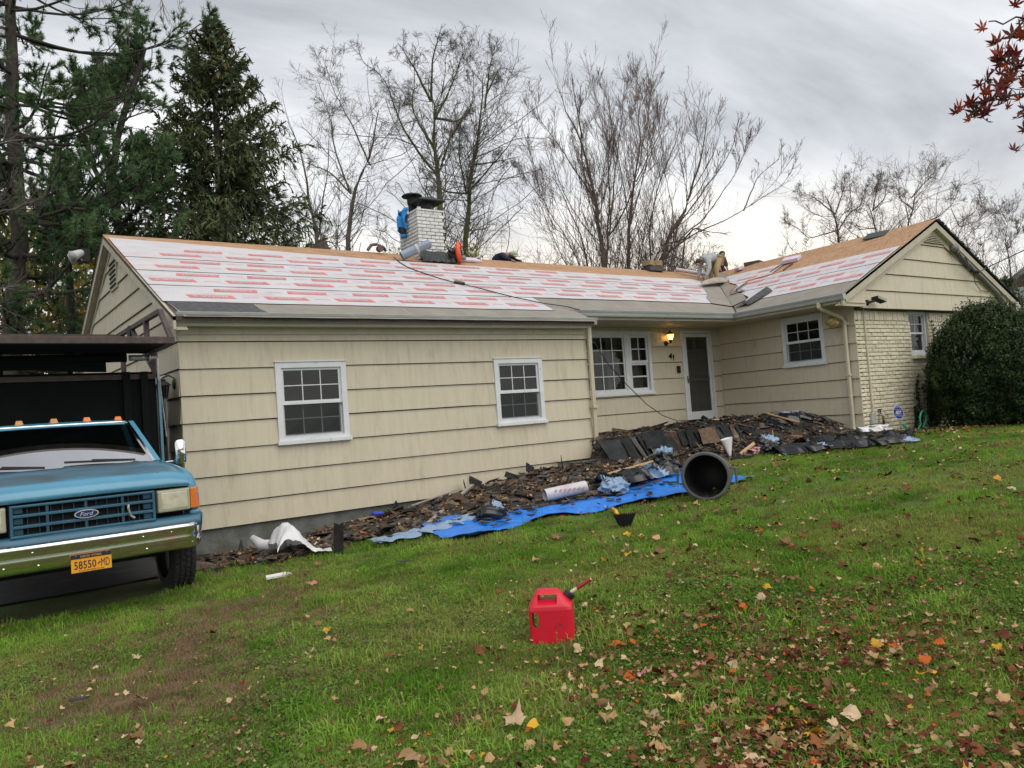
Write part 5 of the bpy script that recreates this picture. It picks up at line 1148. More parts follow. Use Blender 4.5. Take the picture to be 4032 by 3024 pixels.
# tipped bin
m_bin = mat('grey_bin_plastic', (.085, .09, .09), .5, var=.15, vs=4, layers=[((.16, .155, .14), 8, (1, 1, 1), .6, .75)]); m_binin = mat('dark_bin_inside', (.014, .014, .015), .6, var=.2, vs=4)
bin_ = thing('refuse_bin', 'grey round plastic bin tipped on its side with its mouth facing the lawn', 'bin', (6.95, 6.35, gz(6.95)))
ax = norm((.85, .53, .0)); rt_ = .272; c0 = np.array((6.86, 6.13, gz(6.9) + rt_ + .045))
mb = MB(); mb.lathe(c0, [(rt_ - .012, .02), (.255, .3), (.225, .66), (.215, .68), (.001, .68)], 40, axis=ax + np.array((0, 0, -.05)), caps=False); bd = mb.build('body', m_bin, bin_, smooth=True)
mb = MB(); mb.lathe(c0, [(rt_ - .018, .0), (.245, .3), (.215, .665), (.001, .668)], 40, axis=ax + np.array((0, 0, -.05)), caps=False); mb.build('inside', m_binin, bin_, smooth=True)
mb = MB(); mb.lathe(c0, [(rt_ - .02, .0), (rt_ + .006, -.008), (rt_ + .02, .004), (rt_ + .016, .05), (rt_ - .012, .06)], 40, axis=ax + np.array((0, 0, -.05)), caps=False); mb.build('rim', m_bin, bin_, smooth=True)
side = norm(np.cross(ax, (0, 0, 1)))
for sgn in (1, -1):
    h = MB(); b0 = c0 + side * sgn * (rt_ + .0) + ax * .05; up = np.array((0, 0, 1.))
    h.tube([b0 + up * .09 - ax * .0, b0 + side * sgn * .07 + up * .085, b0 + side * sgn * .075 - up * .085, b0 - up * .09], .016, 7); h.build('handle', m_bin, bin_)
mb = MB(); mb.add([c0 + ax * .66 + np.array(q) for q in ((.03, -.03, .01), (.06, -.03, .03), (.10, -.03, .055), (.075, -.03, .03))], [(0, 1, 2, 3)]); mb.build('scratch', m_white, bin_)

# tear-off shovel with yellow handle
m_yel = mat('yellow_fibreglass', (.72, .38, .02), .4, var=.1)
shv = thing('roofing_shovel', 'black toothed roofing shovel with a yellow handle standing face-on in the grass', 'shovel', (5.45, 6.05, gz(5.45)))
cx, cy, cz = 5.42, 6.02, gz(5.42) + .03; ur = np.array((.83, -.56, 0)); uu = norm((-.16, -.24, .95)); 
cc = np.array((cx, cy, cz)); mb = MB(); pts = [cc + ur * x + uu * z for x, z in ((-.055, 0), (.055, 0), (.12, .15), (-.12, .15))]
nn = norm(np.cross(ur, uu)); mb.prism(pts, nn * .012)
bl_ = mb.build('blade', m_black, shv)
mb = MB()
for k in range(11):
    x = -.118 + k * .0218; p = cc + ur * x + uu * .148; mb.prism([p, p + ur * .014, p + ur * .014 + uu * .016, p + uu * .016], nn * .012)
mb.build('tooth', m_black, shv)
for s_ in (-1, 1):
    mb = MB(); mb.prism([cc + ur * s_ * .055, cc + ur * s_ * .12 + uu * .15, cc + ur * s_ * .12 + uu * .15 - nn * .04, cc + ur * s_ * .055 - nn * .04], ur * .004); mb.build('side_lip', m_black, shv)
mb = MB(); he = np.array((6.0, 6.86, gz(6.0) + .06)); hb = cc + uu * .10 - ur * .055 - nn * .035; mb.tube([hb, hb * .6 + he * .4 + (0, 0, .03), he], .020, 9); mb.build('handle', m_yel, shv, smooth=True)
mb = MB(); mb.tube([he + (hb - he) * .04, he - (hb - he) * .04], .023, 9); mb.build('grip', m_tool, shv)

# gasoline can
m_red = mat('red_can_plastic', (.60, .008, .030), .38, var=.05, vs=6, coord='obj', layers=[((.36, .01, .02), 14, (1, 1, 1), .66, .8), ((.62, .12, .12), 9, (1, 1, .5), .70, .85)])
can = thing('gas_can', 'red plastic gasoline can with black-collared spout standing on the lawn', 'gas can', (2.835, 3.90, -1.475), R(-40))
def rrect(w, d, r, n=5):
    p = []
    for sx, sy, a0 in ((1, 1, 0), (-1, 1, 90), (-1, -1, 180), (1, -1, 270)):
        for k in range(n): a = R(a0 + 90 * k / (n - 1)); p.append((sx * (w / 2 - r) + r * math.cos(a), sy * (d / 2 - r) + r * math.sin(a)))
    return p
def cring(z, w, d, r, cx=0, cy=0): return [(x + cx, y + cy, z) for x, y in rrect(w, d, r)]
me_b = MB(); me_b.loft([cring(0, .255, .20, .03), cring(.006, .272, .215, .035), cring(.02, .278, .222, .035), cring(.228, .278, .222, .035), cring(.248, .272, .216, .04), cring(.262, .255, .20, .045), cring(.318, .165, .105, .03, -.012), cring(.334, .135, .062, .025, -.015), cring(.338, .12, .05, .02, -.015)])
body = me_b.build('body', m_red, None, smooth=True); body.parent = can; bevel(body, .006, 2, 25)
def cut(mbx):
    c = mbx.build('cutter', m_red); c.parent = can; return c
c1 = MB(); prof = [(.108, .088), (.136, .10), (.15, .10), (.15, .185), (.136, .185), (.094, .175), (.084, .165), (.084, .105)]
cuts = []
c1 = MB(); q = [(-.113, .118), (-.100, .098), (-.080, .094), (-.072, .104), (-.074, .178), (-.088, .188), (-.113, .190)]
c1.loft([[(x - .0, -.2, z + .052) for x, z in q], [(x - .012, .2, z - .052) for x, z in q]]); cuts.append(cut(c1))
c2 = MB(); q = [(-.068, .276), (.032, .276), (.040, .290), (.034, .314), (-.056, .314), (-.068, .300)]
c2.prism([(x, -.2, z) for x, z in q], (0, .4, 0)); cuts.append(cut(c2))
for sg_ in (1, -1):
    c3 = MB(); c3.prism([(-.078, sg_ * y, z) for y, z in ((.13, .252), (.13, .314), (.021, .314), (.021, .283))], (.122, 0, 0)); cuts.append(cut(c3))
for c in cuts:
    b_ = body.modifiers.new('hole', 'BOOLEAN'); b_.object = c; b_.operation = 'DIFFERENCE'; b_.solver = 'EXACT'
dg = bpy.context.evaluated_depsgraph_get(); nm_ = bpy.data.meshes.new_from_object(body.evaluated_get(dg)); body.modifiers.clear(); body.data = nm_
for p_ in nm_.polygons: p_.use_smooth = False
for c in cuts: bpy.data.objects.remove(c)
def canpart(mbx, name, m, smooth=False): o = mbx.build(name, m, None, smooth); o.parent = can; return o
# recessed handle valleys, ribs, embossed lettering
mb = MB(); v, f = text2d('GASOLINE', bold=.004); a_, b2 = v.min(0), v.max(0); v = (v - (a_ + b2) / 2) * (.135 / (b2 - a_)[0])
mb.add([(p[0] + .015, -.1125, .198 + p[1] * .9) for p in v], f); canpart(mb, 'embossed_lettering', mat('raised_red_plastic', (.66, .02, .05), .35, var=.05, coord='obj'))
mb = MB(); mb.box((-.07, -.1135, .032), (.085, -.110, .036)); canpart(mb, 'rib', m_red)
mb = MB()
for p0, p1 in (((.035, .135), (.022, .118)), ((.046, .152), (.070, .132)), ((.046, .152), (.040, .146))): mb.bar((p0[0], -.1125, p0[1]), (p1[0], -.1125, p1[1]), .006, .002, up=(0, 1, 0))
canpart(mb, 'scuff', m_tool)
mb = MB(); axn = norm((.62, 0, .78)); ctr = np.array((.098, 0, .268)); mb.lathe(ctr, [(.032, 0), (.032, .03)], 18, axis=axn); canpart(mb, 'neck', m_red)
mb = MB(); mb.lathe(ctr + axn * .022, [(.035, 0), (.036, .004), (.036, .030), (.030, .034), (.012, .036)], 18, axis=axn); canpart(mb, 'collar', m_blackpl)
m_cream = mat('cream_plastic', (.72, .62, .40), .4, var=.1); m_dred = mat('dark_red_plastic', (.30, .02, .02), .4, var=.1)
axs = norm((.87, 0, .50)); s0 = ctr + axn * .05
mb = MB(); mb.lathe(s0, [(.012, 0), (.011, .056)], 12, axis=axs); canpart(mb, 'spout', m_cream)
mb = MB(); mb.lathe(s0 + axs * .052, [(.0135, 0), (.0125, .103), (.010, .104)], 12, axis=axs); canpart(mb, 'spout_sleeve', m_dred)
mb = MB(); mb.lathe(s0 + axs * .156, [(.0095, 0), (.0095, .004)], 12, axis=axs); canpart(mb, 'spout_tip', m_cream)

# security sign, hose, small things by the bush
m_sblue = mat('sign_blue', (.015, .03, .30), .4, var=.1); 
sg = thing('security_sign', 'blue octagonal security sign on a short stake in front of the brick wall', 'sign', (15.1, 8.2, gz(15.1)))
ctr = np.array((15.02, 8.2, -.56)); rtv = np.array((.94, -.30, -.10)); upv = norm((-.10, 0, .99)); nv = norm(np.cross(rtv, upv)); rtv = norm(np.cross(upv, nv)) * -1 if False else norm(rtv)
octp = [ctr + rtv * .155 * math.cos(R(22.5 + 45 * k)) * .88 + upv * .15 * math.sin(R(22.5 + 45 * k)) for k in range(8)]
mb = MB(); mb.prism(octp, nv * .004 if nv[1] > 0 else -nv * .004); mb.build('panel', mat('sign_white_border', (.62, .64, .72), .4), sg)
tow = norm((-nv if nv[1] > 0 else nv))
mb = MB(); mb.add([ctr + (p - ctr) * .91 + tow * .0035 for p in octp], [tuple(range(8))]); mb.build('blue_face', m_sblue, sg)
mb = MB(); oo = ctr + tow * .006
add_text(mb, 'ADT', oo + upv * .0, rtv, upv, height=.075, width=.15, bold=.03); add_text(mb, 'PROTECTED BY', oo + upv * .095, rtv, upv, height=.018, width=.12); add_text(mb, '1-800-ADT-ASAP', oo - upv * .075, rtv, upv, height=.014, width=.14)
mb.build('sign_lettering', mat('sign_white', (.75, .75, .72), .4), sg)
mb = MB()
for dz in (.058, -.055): mb.bar(oo - rtv * .10 + upv * dz, oo + rtv * .10 + upv * dz, .004, .002, up=tow)
mb.build('sign_line', MATS['sign_white'], sg)
mb = MB(); mb.bar(ctr + upv * -.12 - tow * .01, np.array((15.10, 8.19, gz(15.1) - .05)), .018, .012); mb.build('stake', m_alu, sg)
m_hose = mat('green_hose', (.03, .30, .18), .4, var=.15, vs=9)
ha = [(14.8, 8.38, -.86), (14.9, 8.32, -.95), (15.05, 8.2, -.955), (15.2, 8.0, -.955), (15.3, 7.9, -.95), (15.42, 8.05, -.94)]
hb_ = [(15.45 + .22 + .22 * math.cos(a), 8.1 - .1 * math.sin(a * .5), -.945 + .19 + .19 * math.sin(a)) for a in np.linspace(3.6, -.9, 16)]
hc = [(15.85, 8.0, -.96), (15.4, 7.95, -.96), (15.2, 7.85, -.96), (15.6, 7.7, -.965), (16.0, 7.55, -.97), (16.3, 7.3, -.975), (16.7, 7.2, -.99), (17.2, 6.85, -1.01), (17.6, 6.75, -1.03)]
o = pipe(ha + hb_ + hc, .016, 'garden_hose', m_hose, None, 7); tag(o, 'green garden hose looping up and trailing along the brick wall to the bush', 'hose')
mb = MB(); mb.tube([(15.12, 8.17, -.80), (15.18, 8.12, -.93)], .03, 7); mb.build('hose_nozzle', m_hose, o)
bb = thing('yard_sign', 'small round blue sign almost hidden at the right edge beside the bush', 'sign', (19.0, 6.5, -1.1))
mb = MB(); mb.lathe((19.02, 6.52, -.83), [(.14, 0), (.14, .006)], 8, axis=norm((-.85, -.5, 0))); mb.build('panel', m_sblue, bb)
mb = MB(); mb.bar((19.02, 6.53, -1.15), (19.02, 6.53, -.75), .015, .012); mb.build('stake', m_alu, bb)
# ================================================================ truck (local frame: x = its left side as seen from the lawn on the right, y = rearwards, z up)
trk = thing('dump_truck', 'old blue pickup dump truck with chrome bumper, black body and brown steel rack', 'truck', (.57, 7.446, -1.537), R(3.7))
def tp_(mb, name, m, smooth=False, bev=0, par=None):
    o = mb.build(name, m, None, smooth); o.parent = par or trk
    if bev: bevel(o, bev, 2)
    return o
def mirror(poly): return [(-x, y, z) for x, y, z in poly]
# bumper
prof = [(.03, .735), (.0, .725), (-.012, .71), (-.008, .69), (.012, .625), (.006, .61), (.03, .52), (.06, .495), (.09, .50), (.09, .72)]
rings = []
for u in np.linspace(-1, 1, 41):
    x = u * .985; bk_ = .12 * max(0, abs(u) - .86) ** 1.3 / .14 ** 1.3 * 1.6 + .045 * u * u; sh = 1 - .12 * max(0, (abs(u) - .86) / .14) ** 2
    rings.append([(x, y + bk_, .61 + (z - .61) * sh) for y, z in prof])
mb = MB(); mb.loft(rings); bump = tp_(mb, 'bumper', m_chrome, True)
mb = MB()
for x, z in ((-.42, .665), (-.38, .55), (.42, .665), (.45, .55), (-.62, .56), (.62, .60), (.66, .67), (.75, .60), (-.70, .66)): mb.lathe((x, .012 + .045 * x * x - (.006 if z > .63 else -.012), z), [(.012, 0), (.009, .008), (.001, .011)], 10, axis=(0, -1, 0))
tp_(mb, 'bumper_bolt', m_chrome, par=bump)
# licence plate
m_plate = mat('orange_yellow_plate', (.72, .32, .01), .45, var=.05, coord='obj'); m_navyp = mat('plate_navy', (.012, .014, .035), .45, coord='obj')
mb = MB(); mb.box((-.153, -.030, .448), (.153, -.024, .600)); pl_ = tp_(mb, 'licence_plate', m_plate)
mb = MB(); mb.box((-.153, -.032, .562), (.153, -.0301, .600)); tp_(mb, 'plate_band', m_navyp, par=pl_)
mb = MB(); X, Zu = (1, 0, 0), (0, 0, 1)
add_text(mb, '58550', (-.048, -.0315, .508), X, Zu, height=.068, width=.165, bold=.01); add_text(mb, 'MD', (.105, -.0315, .508), X, Zu, height=.068, width=.066, bold=-.004)
mb.add([(.040, -.0315, .500), (.052, -.0315, .498), (.064, -.0315, .505), (.070, -.0315, .517), (.060, -.0315, .518), (.052, -.0315, .508)], [tuple(range(6))])
add_text(mb, 'COMMERCIAL', (0, -.0315, .459), X, Zu, height=.012, width=.20)
tp_(mb, 'plate_number', m_navyp, par=pl_)
mb = MB(); add_text(mb, 'NEW YORK', (0, -.0335, .580), X, Zu, height=.018, width=.16); tp_(mb, 'plate_lettering', m_plate, par=pl_)
mb = MB()
for x in (-.115, .115): mb.lathe((x, -.032, .588), [(.009, 0), (.007, .004)], 8, axis=(0, -1, 0))
tp_(mb, 'plate_screw', m_chrome, par=pl_)
# valance + grille
mb = MB(); mb.loft([[(-.97, .16 if abs(1) else 0, .69), (-.97, .13, .80), (-.97, .2, .81), (-.97, .3, .69)]] + [[(x, .05 + .06 * x * x, .69), (x, .12 + .04 * x * x, .785), (x, .2, .80), (x, .3, .69)] for x in np.linspace(-.95, .95, 15)] + [[(.97, .16, .69), (.97, .13, .80), (.97, .2, .81), (.97, .3, .69)]]); tp_(mb, 'valance', m_bluegr, True)
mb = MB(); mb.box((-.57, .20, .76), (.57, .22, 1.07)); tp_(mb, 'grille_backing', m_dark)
GZ0, GZ1, GW = .785, 1.058, .560; fr_ = .022
mb = MB()
for a, b, c, d in ((-GW, GW, GZ1 - fr_, GZ1), (-GW, GW, GZ0, GZ0 + fr_), (-GW, -GW + .025, GZ0 + fr_, GZ1 - fr_), (GW - .025, GW, GZ0 + fr_, GZ1 - fr_)): mb.box((a, .118, c), (b, .21, d))
gr_ = tp_(mb, 'grille_frame', m_bluegr, bev=.006)
for k in (1, 2):
    z = GZ0 + (GZ1 - GZ0) * k / 3; mb = MB(); mb.hexa([(-GW + .02, .122, z - .013), (GW - .02, .122, z - .013), (GW - .02, .2, z - .010), (-GW + .02, .2, z - .010), (-GW + .02, .122, z + .011), (GW - .02, .122, z + .011), (GW - .02, .2, z + .015), (-GW + .02, .2, z + .015)]); tp_(mb, 'grille_bar', m_bluegr, bev=.004)
for x in (-.29, 0, .29): mb = MB(); mb.box((x - .011, .128, GZ0 + .02), (x + .011, .2, GZ1 - .02)); tp_(mb, 'grille_divider', m_bluedark)
for k in range(3):
    z0 = GZ0 + (GZ1 - GZ0) * k / 3 + .018; z1 = z0 + .06
    for s_ in (-1, 1): mb = MB(); mb.box((s_ * .50 - .038, .15, z0), (s_ * .50 + .038, .19, z1)); tp_(mb, 'grille_blank', m_bluedark, bev=.01)
    for x in np.linspace(-.43, .43, 11):
        if min(abs(x - q) for q in (-.29, 0, .29)) > .03: mb = MB(); mb.box((x - .003, .17, z0 - .005), (x + .003, .198, z1 + .005)); tp_(mb, 'grille_slat', m_bluedark)
# badge
m_badge = mat('badge_blue', (.01, .02, .12), .25, coord='obj'); m_silver = mat('badge_silver', (.68, .69, .70), .25, .6, var=.03, coord='obj')
ov = lambda a, b, y, n=28: [(a * math.cos(t), y, .925 + b * math.sin(t)) for t in np.arange(n) * 2 * math.pi / n]
mb = MB(); mb.prism(ov(.094, .037, .105), (0, .012, 0)); bd_ = tp_(mb, 'badge', m_silver)
mb = MB(); mb.add(ov(.086, .030, .1035), [tuple(range(28))]); tp_(mb, 'badge_field', m_badge, par=bd_)
mb = MB(); add_text(mb, 'Ford', (0, .102, .925), X, Zu, height=.036, width=.105, shear=.35); tp_(mb, 'badge_script', m_silver, par=bd_)
# headlamps and turn lamps
for s_ in (-1, 1):
    q = lambda x, y, z: (s_ * x, y, z)
    mb = MB(); mb.loft([[q(.585, .128, .848), q(.872, .15, .848), q(.872, .15, 1.045), q(.585, .128, 1.045)], [q(.575, .2, .835), q(.88, .22, .835), q(.88, .22, 1.055), q(.575, .2, 1.055)]]); hl = tp_(mb, 'headlight', m_lens, bev=.012)
    mb = MB(); mb.hexa([q(.612, .126, .868), q(.848, .144, .868), q(.848, .16, .868), q(.612, .16, .868), q(.612, .126, 1.026), q(.848, .144, 1.026), q(.848, .16, 1.026), q(.612, .16, 1.026)]); tp_(mb, 'lens_face', mat('hazy_lens_face', (.42, .405, .31), .18, var=.25, vs=5, coord='obj', layers=[((.27, .26, .19), 9, (1, 1, 1), .55, .7)]), bev=.02, par=hl)
    mb = MB(); mb.loft([[q(.876, .152, .852), q(.935, .172, .852), q(.975, .225, .852), q(.975, .30, .852), q(.88, .3, .852)], [q(.876, .152, 1.045), q(.93, .172, 1.045), q(.968, .225, 1.045), q(.968, .30, 1.045), q(.88, .3, 1.045)]]); tl_ = tp_(mb, 'turn_light', m_amber, bev=.008)
    for k in range(9): mb = MB(); z = .866 + k * .021; mb.bar(q(.882, .153, z), q(.936, .172, z), .003, .006); tp_(mb, 'lens_rib', m_amber2, par=tl_)
    # fender
    rg = []
    for y, ht, wd in ((.20, 1.062, .955), (.26, 1.115, .965), (.34, 1.165, .975), (.6, 1.21, .985), (1.0, 1.245, .985), (1.35, 1.27, .98)):
        rg.append([q(.868, y, ht + .03), q(.90, y, ht + .03), q(wd - .03, y, ht + .005), q(wd, y, ht - .06), q(wd + .012, y, .98), q(wd, y, .84 if y < .4 or y > 1.25 else .93), q(wd - .06, y, .83 if y < .4 or y > 1.25 else .92), q(.868, y, .9)])
    mb = MB(); mb.loft(rg); tp_(mb, 'fender', m_blue, True, bev=.01)
    mb = MB(); mb.box((s_ * .92 - .045, .20, .70), (s_ * .92 + .055, .42, .835)); tp_(mb, 'fender_apron', m_blue, bev=.02)
    # cab door and sides
    mb = MB(); mb.loft([[q(.955, 1.36, .6), q(.985, 1.36, .95), q(.955, 1.36, 1.28), q(.86, 1.36, 1.30)], [q(.955, 2.46, .6), q(.985, 2.46, .95), q(.955, 2.46, 1.28), q(.86, 2.46, 1.30)]], caps=True); tp_(mb, 'cab_door', m_blue, bev=.012)
    # pillars
    mb = MB(); mb.bar(q(.845, 1.25, 1.29), q(.715, 1.84, 1.735), .05, .045); tp_(mb, 'pillar', m_chrome if False else m_blue)
    mb = MB(); mb.bar(q(.805, 1.235, 1.30), q(.685, 1.815, 1.735), .028, .02); tp_(mb, 'windscreen_trim', m_chrome)
    mb = MB(); mb.bar(q(.86, 2.42, 1.29), q(.72, 2.38, 1.72), .08, .06); tp_(mb, 'pillar', m_blue)
    mb = MB(); mb.add([q(.862, 1.36, 1.30), q(.862, 2.4, 1.30), q(.735, 2.36, 1.70), q(.735, 1.98, 1.70)], [(0, 1, 2, 3)]); tp_(mb, 'side_glass', m_glass)
    # wheels
    for yb in (.86, 4.1):
        wl = MB(); wl.lathe((s_ * .76, yb, .385), [(.26, 0), (.36, .005), (.383, .03), (.386, .10), (.386, .15), (.383, .20), (.36, .232), (.26, .235)], 40, axis=(s_, 0, 0), caps=False); wo_ = tp_(wl, 'wheel', m_tyre, True)
        wl = MB(); wl.lathe((s_ * .83, yb, .385), [(.255, .0), (.262, .13), (.23, .14), (.2, .08), (.10, .07), (.09, .14), (.03, .15)], 28, axis=(s_, 0, 0)); tp_(wl, 'rim', m_gutter, True, par=wo_)
        if yb < 1:
            for r_, ox in ((0, .025), (1, .075), (2, .125), (3, .175)):
                tb_ = MB()
                for k in range(44): a = 2 * math.pi * (k + .5 * (r_ % 2)) / 44; c = (s_ * (.76 + ox + .02), yb + .389 * math.cos(a), .385 + .389 * math.sin(a)); d = np.array((0, math.cos(a), math.sin(a))); tg = np.array((0, -math.sin(a), math.cos(a))); tb_.bar(np.array(c) - tg * .019, np.array(c) + tg * .019, .036, .016, up=d)
                tp_(tb_, 'tread_block', m_tyre, par=wo_)
    # west-coast mirror
    mb = MB(); rr = rrect(.115, .275, .04, 4); mb.loft([[(s_ * (1.10 + x), 1.315, 1.37 + z) for x, z in [(a * .9, b * .94) for a, b in rr]], [(s_ * (1.10 + x), 1.335, 1.37 + z) for x, z in rr], [(s_ * (1.10 + x), 1.37, 1.37 + z) for x, z in rr]]); mr_ = tp_(mb, 'wing_mirror', m_chrome, True)
    mb = MB(); mb.tube([q(.96, 1.40, 1.27), q(1.03, 1.36, 1.275), q(1.08, 1.30, 1.31), q(1.08, 1.295, 1.40), q(1.12, 1.30, 1.40)], .012, 6); tp_(mb, 'mirror_arm', m_chrome, par=mr_)
# hood
prof = [(.135, 1.068), (.118, 1.085), (.122, 1.11), (.15, 1.15), (.20, 1.185), (.27, 1.208), (.36, 1.222), (.6, 1.252), (.9, 1.28), (1.22, 1.305)]
rows = []
for y, z in prof:
    r = []
    for x in np.linspace(-.872, .872, 37):
        ax_ = abs(x); zz = z + .012 * (1 - (x / .87) ** 2) - .022 * max(0, (ax_ - .70) / .17) ** 2 * (1 if z > 1.12 else .2); 
        if .60 < ax_ < .66 and y > .2: zz += .010
        if ax_ < .04 and y > .2: zz += .010
        r.append((x, y + .05 * (x / .87) ** 2 * (1 if y < .5 else .2), zz))
    rows.append(r)
hood = tp_(MB().grid(rows), 'hood', m_bluedirt, True); hood.modifiers.new('s', 'SOLIDIFY').thickness = .015
# front lip is clean paint: its own part
mb = MB(); mb.grid([[(x, y - .004 + .05 * (x / .87) ** 2, z + .012 * (1 - (x / .87) ** 2) + .002 - .022 * max(0, (abs(x) - .70) / .17) ** 2 * (1 if z > 1.12 else .2)) for x in np.linspace(-.871, .871, 37)] for y, z in ((.133, 1.066), (.117, 1.085), (.121, 1.11), (.149, 1.152), (.199, 1.187), (.268, 1.210))]); tp_(mb, 'hood_lip', m_blue, True)
mb = MB(); mb.box((-.86, 1.22, 1.24), (.86, 1.34, 1.296)); tp_(mb, 'cowl', m_bluedirt, bev=.01)
# windscreen
g2 = lambda u, t: ((.80 - .125 * t) * u, 1.25 + .575 * t - .085 * (1 - u * u) * (1 - .3 * t), 1.305 + .435 * t)
mb = MB(); mb.grid([[g2(u, t) for u in np.linspace(-1, 1, 25)] for t in np.linspace(0, 1, 9)])
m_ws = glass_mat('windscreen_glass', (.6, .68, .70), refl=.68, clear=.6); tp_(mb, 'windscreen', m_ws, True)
mb = MB(); mb.tube([g2(u, 1.015) for u in np.linspace(-1, 1, 25)], .014, 6); mb.tube([g2(u, -.01) for u in np.linspace(-1, 1, 25)], .010, 6); tp_(mb, 'windscreen_trim', m_chrome, True)
# roof
rows = []
for y, z in ((1.80, 1.728), (1.84, 1.757), (1.95, 1.778), (2.2, 1.79), (2.42, 1.785), (2.47, 1.75)):
    rows.append([(x, y - .06 * (1 - (x / .72) ** 2) * (y < 2.0), z - .012 * (x / .72) ** 2 - (.06 * ((abs(x) - .66) / .075) ** 2 if abs(x) > .66 else 0)) for x in np.linspace(-.735, .735, 35)])
tp_(MB().grid(rows), 'cab_roof', m_blue, True)
mb = MB(); mb.box((-.84, 2.40, .7), (.84, 2.46, 1.32)); mb.box((-.72, 2.38, 1.70), (.72, 2.46, 1.74)); tp_(mb, 'cab_back', m_box)
mb = MB(); mb.box((-.80, 1.36, 1.0), (.80, 1.60, 1.27)); tp_(mb, 'dashboard', mat('pale_reflection_dash', (.60, .64, .70), .8, var=.1, coord='obj'))  # pale blue-grey stands in for sky reflected in the lower windscreen
mb = MB()
for k in range(20): a = k * .331; mb.bar((-.36 + .19 * math.cos(a), 1.66 - .06 * math.sin(a), 1.28 + .18 * math.sin(a)), (-.36 + .19 * math.cos(a + .331), 1.66 - .06 * math.sin(a + .331), 1.28 + .18 * math.sin(a + .331)), .022, .022)
tp_(mb, 'steering_wheel', m_blackpl)
mb = MB(); mb.box((-.78, 2.15, .9), (.78, 2.35, 1.42)); tp_(mb, 'seat', m_box, bev=.05)
mb = MB(); mb.box((-.03, 1.80, 1.58), (.22, 1.815, 1.635)); tp_(mb, 'rear_view_mirror', m_blackpl, bev=.01)
mb = MB(); mb.add([(.50, 1.318, 1.335), (.60, 1.318, 1.335), (.60, 1.345, 1.385), (.50, 1.345, 1.385)], [(0, 1, 2, 3)]); tp_(mb, 'inspection_sticker', mat('pale_green_sticker', (.5, .62, .55), .5, coord='obj'))
# clearance lamps
for k in range(5):
    x = -.628 + .314 * k; yy = 2.02 + .04 * (x / .63) ** 2; zz = 1.772 - .014 * (x / .7) ** 2
    mb = MB(); mb.lathe((x, yy, zz), [(.055, 0), (.05, .012), (.03, .014)], 16); cl_ = tp_(mb, 'clearance_light', mat('worn_lamp_base', (.45, .43, .38), .5, coord='obj'), True)
    mb = MB(); mb.loft([[(x - .038, yy - .035, zz + .012), (x + .038, yy - .035, zz + .012), (x + .038, yy + .05, zz + .012), (x - .038, yy + .05, zz + .012)], [(x - .028, yy - .02, zz + .056), (x + .028, yy - .02, zz + .056), (x + .026, yy + .04, zz + .045), (x - .026, yy + .04, zz + .045)]]); tp_(mb, 'amber_lens', m_amber if k in (4, 3) else m_amber2, bev=.006, par=cl_)
# wipers
for x0, x1, t0, t1 in ((-.02, .62, .10, .03), (-.75, -.19, .10, .02)):
    a, b = g2(x0 / .8, t0), g2(x1 / .8, t1); a, b = np.array(a) + (0, -.03, .015), np.array(b) + (0, -.03, .015)
    mb = MB(); mb.bar(a, b, .014, .022); wp = tp_(mb, 'wiper', m_blackpl)
    mb = MB(); mb.bar(a * .62 + b * .38 + (0, -.01, .012), b + (0.0, -.01, .0), .03, .022); tp_(mb, 'wiper_arm', m_blackpl, par=wp)
mb = MB(); mb.tube([(.335, .115, .955), (.325, .08, .93), (.345, .09, .86), (.375, .085, .835)], .010, 6); tp_(mb, 'tie_strap', m_alu)
mb = MB(); mb.tube([(-.66, .10, .85), (-.655, -.02, .74), (-.66, -.03, .60)], .008, 5); tp_(mb, 'tie_strap', m_alu)
# chassis and underside
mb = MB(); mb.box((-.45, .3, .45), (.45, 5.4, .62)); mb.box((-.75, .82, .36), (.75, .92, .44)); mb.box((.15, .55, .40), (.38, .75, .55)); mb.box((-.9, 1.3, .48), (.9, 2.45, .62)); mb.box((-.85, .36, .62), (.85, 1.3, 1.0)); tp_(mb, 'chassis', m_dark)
# dump body
mb = MB(); mb.box((-1.19, 2.70, .75), (1.19, 2.75, 2.37)); db = tp_(mb, 'dump_body', m_box)
for s_ in (-1, 1): mb = MB(); mb.box((s_ * 1.17 - .03, 2.752, .75), (s_ * 1.17 + .03, 6.0, 2.37)); tp_(mb, 'side_board', m_box, par=db)
mb = MB(); mb.box((-1.19, 2.755, .70), (1.19, 6.0, .749)); tp_(mb, 'bed_floor', m_box, par=db)
mb = MB(); mb.box((1.205, 2.66, .78), (1.235, 2.72, 2.34)); tp_(mb, 'blue_edge_post', mat('dull_blue_paint', (.10, .22, .30), .45, coord='obj'), par=db)
for x in (.85, 1.05): mb = MB(); mb.box((x - .04, 2.64, .8), (x + .04, 2.70, 2.37)); tp_(mb, 'stake_post', m_box, par=db)
mb = MB(); mb.box((-1.19, 2.67, 2.28), (1.19, 2.698, 2.34)); tp_(mb, 'head_rail', m_rust, par=db)
